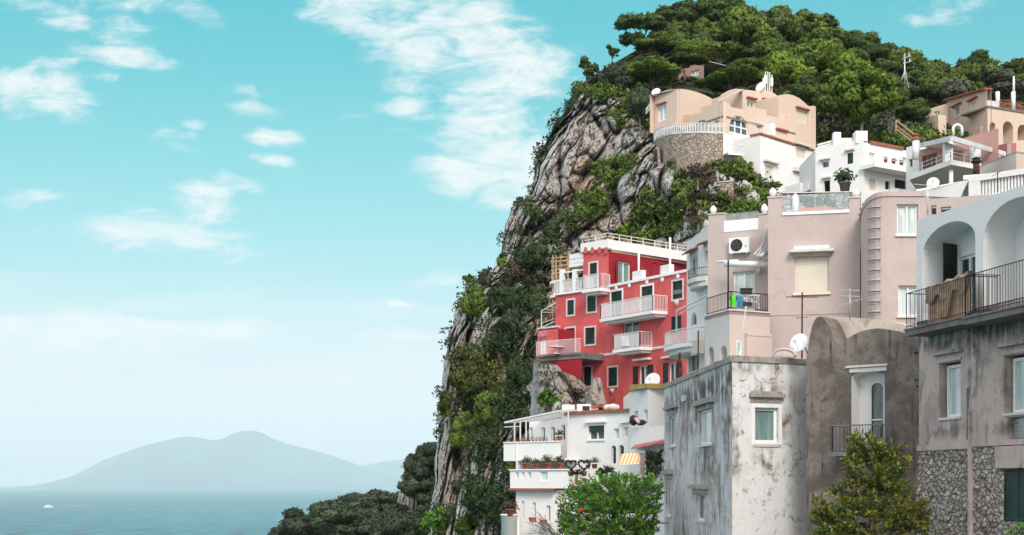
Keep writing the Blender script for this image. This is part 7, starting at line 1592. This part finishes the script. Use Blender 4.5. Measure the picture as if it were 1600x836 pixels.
for a in [('shrub','dark green rounded bush on the cliff shoulder below the notch',748,480,24,'mid'),('shrub','small bright bush on the ledge right of the cliff shoulder',785,412,11,'bright'),('shrub','round green bush on the left rock spur',838,334,14,'mid'),('shrub','green cushion bush under the upper rock face',826,322,9,'bright'),
  ('shrub','bright green bush on the rocks below the arched gateway',1060,297,17,'bright'),('shrub','pointed green young tree behind the red house roof rail',971,362,13,'bright'),('shrub','dark bush at the foot of the stone wall',1055,258,13,'dark'),('shrub','dark green bush among the agaves under the white storey',1135,268,18,'mid'),('shrub','brown-green bush hanging at the right of the garden slope',1172,284,18,'olive'),
  ('shrub','olive bush on the lower garden slope behind the glass parapet',1135,318,20,'olive'),('shrub','dark bush beside the rusty-leaved slope',1110,262,11,'dark'),('shrub','round dark bush beside the left villa wall',1028,202,11,'dark'),('shrub','leafy fig bush growing from the outcrop under the red house',857,624,21,'lemon',86.6),
  ('shrub','dry reddish bush on the outcrop beneath the balcony',900,615,15,'brown',87),('shrub','grey-green bush in front of the far villa wall',1512,212,13,'grey'),('shrub','dark trailing shrub over the garden arch',1475,203,17,'dark'),('shrub','bright green bush at the foot of the cliff',690,822,38,'lemon'),('shrub','small palm-like bush beside the rose wall',1212,291,9,'dark',100),
  ('shrub','bushy yellow-green clump low on the cliff',716,760,15,'olive'),('shrub','dark green clump halfway up the cliff edge',712,650,18,'mid'),('shrub','small dark crown on the cliff notch',731,437,9,'dark')]:
    shrub(*a[:6], D=a[6] if len(a) > 6 else None)
# agaves and prickly stems on the garden slope
def agave(label, x, y, s_, D=None, group=None, mat='grey'):
    h = hit(x, y); c = h[0] if h and D is None else P(x, y, D or 116); t_ = thing('agave', label, 'agave', c, group); m = MB(); r = random.Random(int(x*7))
    for i in range(22):
        a = i*2.4; e = r.uniform(.2, 1.2); d = Vector((math.cos(a)*math.cos(e), math.sin(a)*math.cos(e), math.sin(e))); w_ = d.cross(Vector((0, 0, 1))).normalized()*s_*.07
        p1 = c+d*s_*.5; p2 = c+d*s_+Vector((0, 0, -s_*.12)); m.add([c-w_*.6, c+w_*.6, p1+w_, p2, p1-w_], [(0, 1, 2, 3, 4)])
    m.build('leaves', LM[mat], t_)
for x, y, s_, lb in ((1078,262,1.3,'pale agave below the stone wall'),(1090,276,1.4,'largest pale agave in the middle of the rocky garden'),(1068,275,1.0,'small agave beside the brown bush below the wall'),(1100,292,1.1,'agave at the right of the rocky garden'),(1092,318,1.2,'silvery agave low on the rocky garden'),(1106,332,1.0,'lowest agave above the white house roof')): agave(lb, x, y, s_)
t_ = thing('masonry_terrace', 'low tan masonry terrace wall amid the garden slope', 'garden wall', P(1130, 308, 113)); part('masonry', M_stoneu, t_, lambda m: m.hexa([P(1109, 306, 113.5), P(1147, 306, 113), P(1147, 306, 115), P(1109, 306, 116), P(1112, 286, 113.5), P(1146, 283, 113), P(1146, 283, 115), P(1112, 286, 116)]))
part('coping', M_trim, t_, lambda m: m.hexa([P(1111, 286, 113.4), P(1147, 283, 112.9), P(1147, 283, 115), P(1111, 286, 116), P(1111, 285, 113.4), P(1147, 281.5, 112.9), P(1147, 281.5, 115), P(1111, 285, 116)]))
for i, (x, y, s_) in enumerate(((1167,306,1.0),(1178,318,.85),(1100,352,1.1),(1185,296,.8),(1085,348,1.3),(1112,366,1.2))):
    h = hit(x, y); c = h[0] if h else P(x, y, 116); m = MB(); rr = random.Random(i); bm = bmesh.new(); bmesh.ops.create_icosphere(bm, subdivisions=4, radius=1)
    for v in bm.verts: k = 1+.35*mnoise.fractal(v.co*1.3+Vector((i*3, 0, 0)), .8, 2.1, 4); v.co = Vector((v.co.x*.7, v.co.y*.6, v.co.z*1.25))*k*s_*.9
    bm.verts.ensure_lookup_table(); m.add([c+v.co for v in bm.verts], [tuple(v.index for v in f.verts) for f in bm.faces]); bm.free()
    tag(m.build('boulder', M_rock), ['pale boulder on the garden slope under the white storey','smaller pale boulder beside the big one on the garden slope','jagged boulder above the narrow white house','boulder near the right bushes of the garden slope','tall boulder left above the narrow white house','reddish boulder just behind the narrow white house roof'][i], 'boulder')

# ================================================================ near trees and garden plants
def leaf6(name, C, A, W, S, T, mat, origin):
    """pointed, folded leaves: centres C, axes A, widths' directions W, lengths S"""
    n = len(C); S = S[:, None]; N_ = np.cross(A, W); b0 = C; tip = C+A*S; l_ = C+A*S*.45+W*S*.22+N_*S*.06; r_ = C+A*S*.45-W*S*.22+N_*S*.06; md = C+A*S*.5
    V = np.stack([b0, l_, tip, r_, md], 1).reshape(-1, 3) - np.array(origin); me = bpy.data.meshes.new(name); me.vertices.add(5*n); me.vertices.foreach_set('co', V.ravel())
    q = np.arange(n)[:, None]*5; F_ = np.concatenate([q+np.array([0, 4, 2, 1]), q+np.array([0, 3, 2, 4])], 1).reshape(-1).astype(np.int32)
    me.loops.add(8*n); me.loops.foreach_set('vertex_index', F_); me.polygons.add(2*n); me.polygons.foreach_set('loop_start', np.arange(0, 8*n, 4, dtype=np.int32)); me.polygons.foreach_set('loop_total', np.full(2*n, 4, dtype=np.int32))
    at = me.attributes.new('tone', 'FLOAT', 'POINT'); at.data.foreach_set('value', np.repeat(T, 5)); me.update(); me.materials.append(mat); return me
def near_tree(name, label, cat, base, outline, D, dthick, n_tw, leaf, mat, seed, twl=.5, per=16, bark=None, trunk_r=.09, upb=.5, tipyellow=.5, stems=3):
    """twigs grown from limbs that reach into a crown traced by (row, left, right)"""
    r = np.random.default_rng(seed); o = np.array(outline, float); t_ = thing(name, label, cat, base); B = np.array(base); tips = []; rr = random.Random(seed)
    while len(tips) < n_tw:
        y = r.uniform(o[0, 0], o[-1, 0]); xa, xb = np.interp(y, o[:, 0], o[:, 1]), np.interp(y, o[:, 0], o[:, 2]); 
        if r.random() > (xb-xa)/max(o[:, 2]-o[:, 1]): continue
        x = r.uniform(xa, xb); half = (xb-xa)*.5*D/FPX; e = (x-(xa+xb)/2)/max(1, (xb-xa)/2); dz = dthick*math.sqrt(max(.05, 1-e*e)); Dd = D + r.uniform(-1, .6)*dz; tips.append(np.array(P(x, y, Dd)))
    tips = np.array(tips); m = MB(); hubs = []
    cx_ = tips.mean(0); zmax = tips[:, 2].max()
    for k in range(stems*3):
        tp_ = tips[rr.randrange(len(tips))]; a = Vector(B)+Vector((rr.uniform(-.1, .1), rr.uniform(-.1, .1), 0)); e = Vector(B*.35+tp_*.65); e.z = tp_[2]-.35; mid = a.lerp(e, .5)+Vector((rr.uniform(-.15, .15), rr.uniform(-.1, .1), .15)); m.tube([a, mid, e], [trunk_r*.8, trunk_r*.5, trunk_r*.2], 6); hubs += [mid, mid.lerp(e, .5), e]
    H_ = np.array([tuple(h) for h in hubs]); C, A, W, S, T = [], [], [], [], []
    for p in tips:
        h = H_[np.argmin(((H_-p)**2).sum(1)+np.where(H_[:, 2] > p[2]+.1, 5, 0))]; d = p-h; L = np.linalg.norm(d)+1e-6; st = p - d/L*min(L, twl)
        m.tube([Vector(h), Vector(st), Vector(p)], [trunk_r*.16, trunk_r*.12, .004], 4, cap=False)
        dd = d/L; dd[2] += upb; dd /= np.linalg.norm(dd); tone = np.clip(r.normal(.42, .14), 0, 1)
        for q in range(per):
            f = r.random()**.7; c = st+(p-st)*f + r.normal(size=3)*.02; ax = dd*(.4+.5*f)+r.normal(size=3)*.6; ax /= np.linalg.norm(ax); w_ = np.cross(ax, r.normal(size=3)); w_ /= np.linalg.norm(w_)
            C.append(c); A.append(ax); W.append(w_); S.append(leaf*r.uniform(.65, 1.2)); T.append(np.clip(tone + (tipyellow if f > .85 and r.random() < .35 else 0) + r.normal(0, .12), 0, 1))
    me = leaf6('crown', np.array(C), np.array(A), np.array(W), np.array(S), np.array(T), mat, base); ob = bpy.data.objects.new('crown', me); COL.objects.link(ob); ob.parent = t_
    m.build('trunk', bark or M_bark, t_, smooth=True); return t_
near_tree('garden_tree', 'leafy green tree with yellow-tipped leaves in front of the dark brown house', 'tree', P(1358, 960, 39), [(674,1338,1362),(690,1318,1392),(700,1322,1424),(715,1318,1426),(735,1316,1420),(745,1325,1412),(760,1296,1440),(775,1272,1448),(800,1266,1456),(836,1262,1460),(900,1262,1462)], 39, .95, 900, .13, LM['magn'], 5, per=20, twl=.42, tipyellow=.36)
near_tree('garden_tree', 'tip of a yellow-green tree at the bottom right corner under the shutter', 'tree', P(1600, 960, 33), [(816,1590,1606),(826,1572,1640),(845,1562,1660),(900,1555,1680)], 33.5, .6, 110, .12, LM['lemon'], 6, per=16, twl=.35)
near_tree('citrus_bush', 'big bright green citrus bush in front of the white terraces', 'bush', P(955, 930, 58), [(738,935,990),(744,905,1034),(752,890,1038),(765,882,1036),(790,874,1036),(815,876,1034),(836,880,1032),(900,880,1030)], 58, 1.5, 900, .19, LM['lemon'], 8, per=15, twl=.6, upb=.7, tipyellow=.35)
near_tree('garden_bush', 'darker green bush with thin bare twigs at the left of the citrus bush', 'bush', P(880, 930, 60), [(770,868,888),(785,862,896),(800,870,900),(836,866,906),(900,860,910)], 60, 1.0, 150, .16, LM['mid'], 9, per=12, twl=.6)
near_tree('climbing_vine', 'dark climbing vine under the red tiled lean-to', 'vine', P(1022, 745, 66.6), [(703,1008,1034),(712,1006,1036),(725,1008,1036),(742,1010,1036)], 66.8, .4, 110, .17, LM['oak'], 10, per=10, twl=.3)
# bare twigs reaching left over the white wall
t_ = thing('bare_shrub', 'leafless twiggy shrub in front of the lowest white wall', 'shrub', P(872, 850, 63)); rr = random.Random(3); m = MB()
for i in range(16):
    a = P(872, 845, 63); p = a; pts = [a]; d = Vector((rr.uniform(-1, -.1), rr.uniform(-.3, .3), rr.uniform(.3, 1.1))).normalized()
    for k in range(6): p = p+d*rr.uniform(.22, .36); d = (d+Vector((rr.uniform(-.4, .3), rr.uniform(-.3, .3), rr.uniform(-.35, .25)))).normalized(); pts.append(p)
    m.tube(pts, .022, 4, .006)
    for k in (2, 3, 4): q = pts[k]; m.tube([q, q+Vector((rr.uniform(-.4, .1), 0, rr.uniform(.0, .4)))], .010, 3, .004)
m.build('branches', M_bark, t_)
M_flr = plain('red_petals', (.55, .03, .05), .7, 0, .2, 6); M_flp = plain('pink_petals', (.65, .25, .25), .7, 0, .3, 6)
for i, (x, y, lb) in enumerate(((895,757,'pink-red bloom at the top left of the citrus bush'),(907,797,'red bloom low on the left of the citrus bush'),(905,752,'small red bloom beside the heart topiary'))):
    c = P(x, y, 56.3); t_ = thing('flower', lb, 'flower', c-Vector((0, 0, .15))); m = MB(); m.blob(c, .075 if i < 2 else .05, 2, .25, i); m.build('petals', M_flr if i else M_flp, t_); part('stalk', LM['lemon'], t_, lambda m: m.tube([c-Vector((0, -.1, .3)), c], .01, 4))
# terrace pots
def flower_pot(name, label, c, r, g, mat='mid', red=False, n=60, trough=None):
    t_ = pot_plant(name, label, c, r, LM[mat], g, None, 1.25, n)
    if red:
        m = MB()
        for k in range(7): m.blob(c+Vector((rnd.uniform(-r, r), rnd.uniform(-r, r)*.5-r*.3, r*rnd.uniform(1.6, 2.6))), r*.12, 1, .2, k)
        m.build('blossom', M_flr, t_)
    return t_
for i in range(13):
    s_ = .4+i*.235; c = G1.p(s_ if i < 12 else G1.len-.3, G1.at(845, 692)[1]+.06, .84); flower_pot('terracotta_pot', 'small terracotta pot of red-flowering plants along the upper white terrace wall', c, .085, 'pots along the upper white terrace', red=(i % 3 == 0), n=26)
pot_plant('potted_shrub', 'larger rounded green shrub at the right end of the upper white terrace', G1.p(G1.len-.15, G1.at(845, 692)[1]+.06, .7), .2, LM['mid'], None, None, 1.3, 120)
for i, (x, s_, lb, mt) in enumerate(((822,.24,'pale-leaved potted plant at the left of the middle terrace','grey'),(838,.2,'low potted plant second from the left on the middle terrace','mid'),(856,.26,'full leafy pot in the middle of the middle terrace','mid'),(875,.24,'spreading potted plant left of the heart topiaries','mid'),(919,.17,'small terracotta pot right of the second heart topiary','mid'),(929,.2,'terracotta pot with a small plant beside the spiky palm','grey'))):
    q = G2.at(x, 734, .5)[0]; flower_pot('terracotta_pot', lb, G2.p(q, z2a+.07, .5), s_, None, mt, red=(i == 3), n=90)
def topiary(label, x, D):
    c = P(x, 744, D); t_ = thing('heart_topiary', label, 'topiary', c); part('pot', M_clay, t_, lambda m: m.lathe(c, [(.1, 0), (.16, .22), (.17, .25)], 10)); part('stem', M_bark, t_, lambda m: m.tube([c, P(x, 733, D)], .02, 5)); m = MB(); h = P(x, 726, D)
    for i in range(150):
        a = 2*PI*i/150; hx = 16*math.sin(a)**3; hy = 13*math.cos(a)-5*math.cos(2*a)-2*math.cos(3*a)-math.cos(4*a); p = h + Vector((hx*.0165, rnd.uniform(-.05, .05), hy*.0165)) + Vector((rnd.uniform(-.03, .03), 0, rnd.uniform(-.03, .03)))
        u = Vector((rnd.gauss(0, 1), rnd.gauss(0, 1), rnd.gauss(0, 1))).normalized()*.06; v = u.orthogonal().normalized()*.05; m.add([p-u, p-v, p+u, p+v], [(0, 1, 2, 3)])
    m.build('foliage', LM['oak'], t_)
topiary('heart-shaped topiary ring on the left of the pair above the citrus bush', 892, 70); topiary('heart-shaped topiary ring on the right of the pair above the citrus bush', 912.5, 69)
def palm(label, x, y, D, s_):
    c = P(x, y, D); t_ = thing('spiky_palm', label, 'palm', c-Vector((0, 0, .3))); m = MB()
    for i in range(30):
        a = i*2.4; e = rnd.uniform(.1, 1.2); d = Vector((math.cos(a)*math.cos(e), math.sin(a)*math.cos(e), math.sin(e))); w_ = d.cross(Vector((0, 0, 1))).normalized()*s_*.03; k = c+d*s_*.6; m.add([c-w_, c+w_, k+w_, c+d*s_-Vector((0, 0, s_*.25)), k-w_], [(0, 1, 2, 3, 4)])
    m.build('fronds', LM['oak'], t_); part('trunk', M_bark, t_, lambda m: m.tube([c-Vector((0, 0, .4)), c], .07, 6))
palm('spiky palm between the heart topiaries', 901, 741, 68, .5); palm('spiky palm at the right end of the terrace row', 948, 738, 66, .55); palm('spiky palm beside the striped awning foot', 940, 740, 65.5, .4)
for i, (xa, xb, y, lb) in enumerate(((827, 838, 813, 'red window box with flowers on the lowest white wall, left one'), (843, 855, 817, 'red window box with flowers on the lowest white wall, right one'))):
    D = 75.5; t_ = thing('window_box', lb, 'window box', P((xa+xb)/2, y+3, D)); part('trough', M_clay, t_, lambda m: m.hexa([P(xa, y+3, D-.2), P(xb, y+3, D-.3), P(xb, y+3, D+.6), P(xa, y+3, D+.6), P(xa, y-2, D-.25), P(xb, y-2, D-.35), P(xb, y-2, D+.6), P(xa, y-2, D+.6)]))
    m = MB()
    for k in range(24): m.blob(P(rnd.uniform(xa, xb), y-3+rnd.uniform(-1, 1), D-.1), .05, 1, .3, k)
    m.build('flowers', plain('box_flowers%d' % i, (.30, .06, .05), .8, 0, .5, 9), t_)
flower_pot('terracotta_pot', 'big terracotta planter of leafy plants on the round spur balcony', P(797, 806, 76.6), .3, None, 'grey', True, 150); flower_pot('terracotta_pot', 'smaller clay pot beside the big planter on the spur balcony', P(803, 807, 76.8), .22, None, 'mid', True, 90)
# dark bundle on the terrace wall
t_ = thing('draped_bundle', 'black cloth bundle with pink flowers on the white terrace wall', 'cloth bundle', P(996, 664, 69.6)); m = MB(); m.blob(P(990, 657, 69.6), .22, 3, .12, 1, (1, .8, 1.2)); m.blob(P(999, 660, 69.6), .24, 3, .15, 2, (1.4, .8, .6)); m.build('cloth', M_black, t_, smooth=True)
m = MB(); m.blob(P(994.5, 655, 69.3), .10, 2, .25, 3); m.blob(P(997, 659, 69.2), .09, 2, .25, 4); m.build('flowers', plain('pale_pink_petals', (.7, .45, .47), .8), t_)
# objects on the roof edge of the white house
for i, (x, w_, lb) in enumerate(((912, .34, 'white box with a dark screen on the tiled roof edge'), (951, .24, 'leftmost white sack on the roof edge under the red wall'), (959, .26, 'rightmost pale sack on the roof edge under the red wall'))):
    c = G0.p(G0.at(x, 643, -.5)[0], zm+.165, -.5); t_ = thing('roof_box' if i == 0 else 'sack', lb, 'box' if i == 0 else 'sack', c)
    if i == 0: part('case', M_frame, t_, lambda m: m.box(c+Vector((0, 0, .2)), (.75, .5, .4))); part('screen', M_black, t_, lambda m: m.box(c+Vector((.12, -.26, .17)), (.4, .03, .24)))
    else: part('bag', M_trim, t_, lambda m: m.blob(c+Vector((0, 0, w_*.6)), w_, 3, .06, i, (1.25, .9, .75))); part('tie', M_conc, t_, lambda m: m.blob(c+Vector((w_*.5, -.1, w_*1.15)), w_*.25, 1, .2, i))
# cacti and flowers behind the glass parapet of the pink house
for i, (x, y, s_, lb) in enumerate(((1255,326,.5,'left yellow-green cactus clump behind the glass parapet'),(1275,324,.55,'middle cactus clump behind the glass parapet'),(1292,326,.4,'small cactus clump right of the middle behind the glass parapet'))):
    c = P(x, y, 63+i*.5); t_ = thing('cactus_clump', lb, 'cactus', c); m = MB()
    for k in range(9): q = c+Vector((rnd.uniform(-s_, s_), rnd.uniform(-.2, .2), rnd.uniform(0, s_*.8))); m.blob(q, s_*.28, 2, .05, k, (.8, .4, 1.2))
    m.build('pads', LM['olive'], t_, smooth=True); part('soil_bed', M_clay, t_, lambda m: m.box(c+Vector((0, 0, -.15)), (s_*1.8, .5, .3)))
t_ = thing('stone_garden_wall', 'grey rubble wall behind the glass parapet of the pink house', 'garden wall', P(1265, 330, 84)); part('masonry', rubble('grey_masonry', [(.42, .41, .40), (.30, .29, .28), (.5, .49, .47), (.24, .23, .22)], (.15, .14, .13), 2.2), t_, lambda m: m.hexa([P(1190, 345, 84), P(1345, 345, 84), P(1345, 345, 86), P(1190, 345, 86), P(1222, 302, 84), P(1345, 300, 84), P(1345, 300, 86), P(1222, 302, 86)])); part('coping', M_trim, t_, lambda m: m.hexa([P(1222, 302, 83.9), P(1345, 300, 83.9), P(1345, 300, 86), P(1222, 302, 86), P(1222, 300.5, 83.9), P(1345, 298.5, 83.9), P(1345, 298.5, 86), P(1222, 300.5, 86)]))
# small pink villa half hidden among the pines
H = House('hidden_villa', 'small pink house half hidden among the hilltop pines', 'house', 1085, 125, 150, plaster('dusty_pink_render', (.40, .24, .22), (.33, .2, .18), (.2, .15, .14), .5, .3, .3))
Fh = Face(1060, 152, 1100, 149); H.face(Fh, 1060, 1100, Z_(150, 150), Z_(99, 150), [(1079, 110, 1092, 119, 'curt', {})]); shell(H.m, [Fh.a, Fh.b, Fh.b+Vector((0, 6, 0)), Fh.a+Vector((0, 6, 0))], Z_(150, 150), Z_(99, 150), skip=(0,)); H.done(); H.part('roof_edge', M_trim, lambda m: Fh.box(m, -.1, Z_(99, 150)+.004, Fh.len+.1, Z_(98.2, 150), -6, .1))
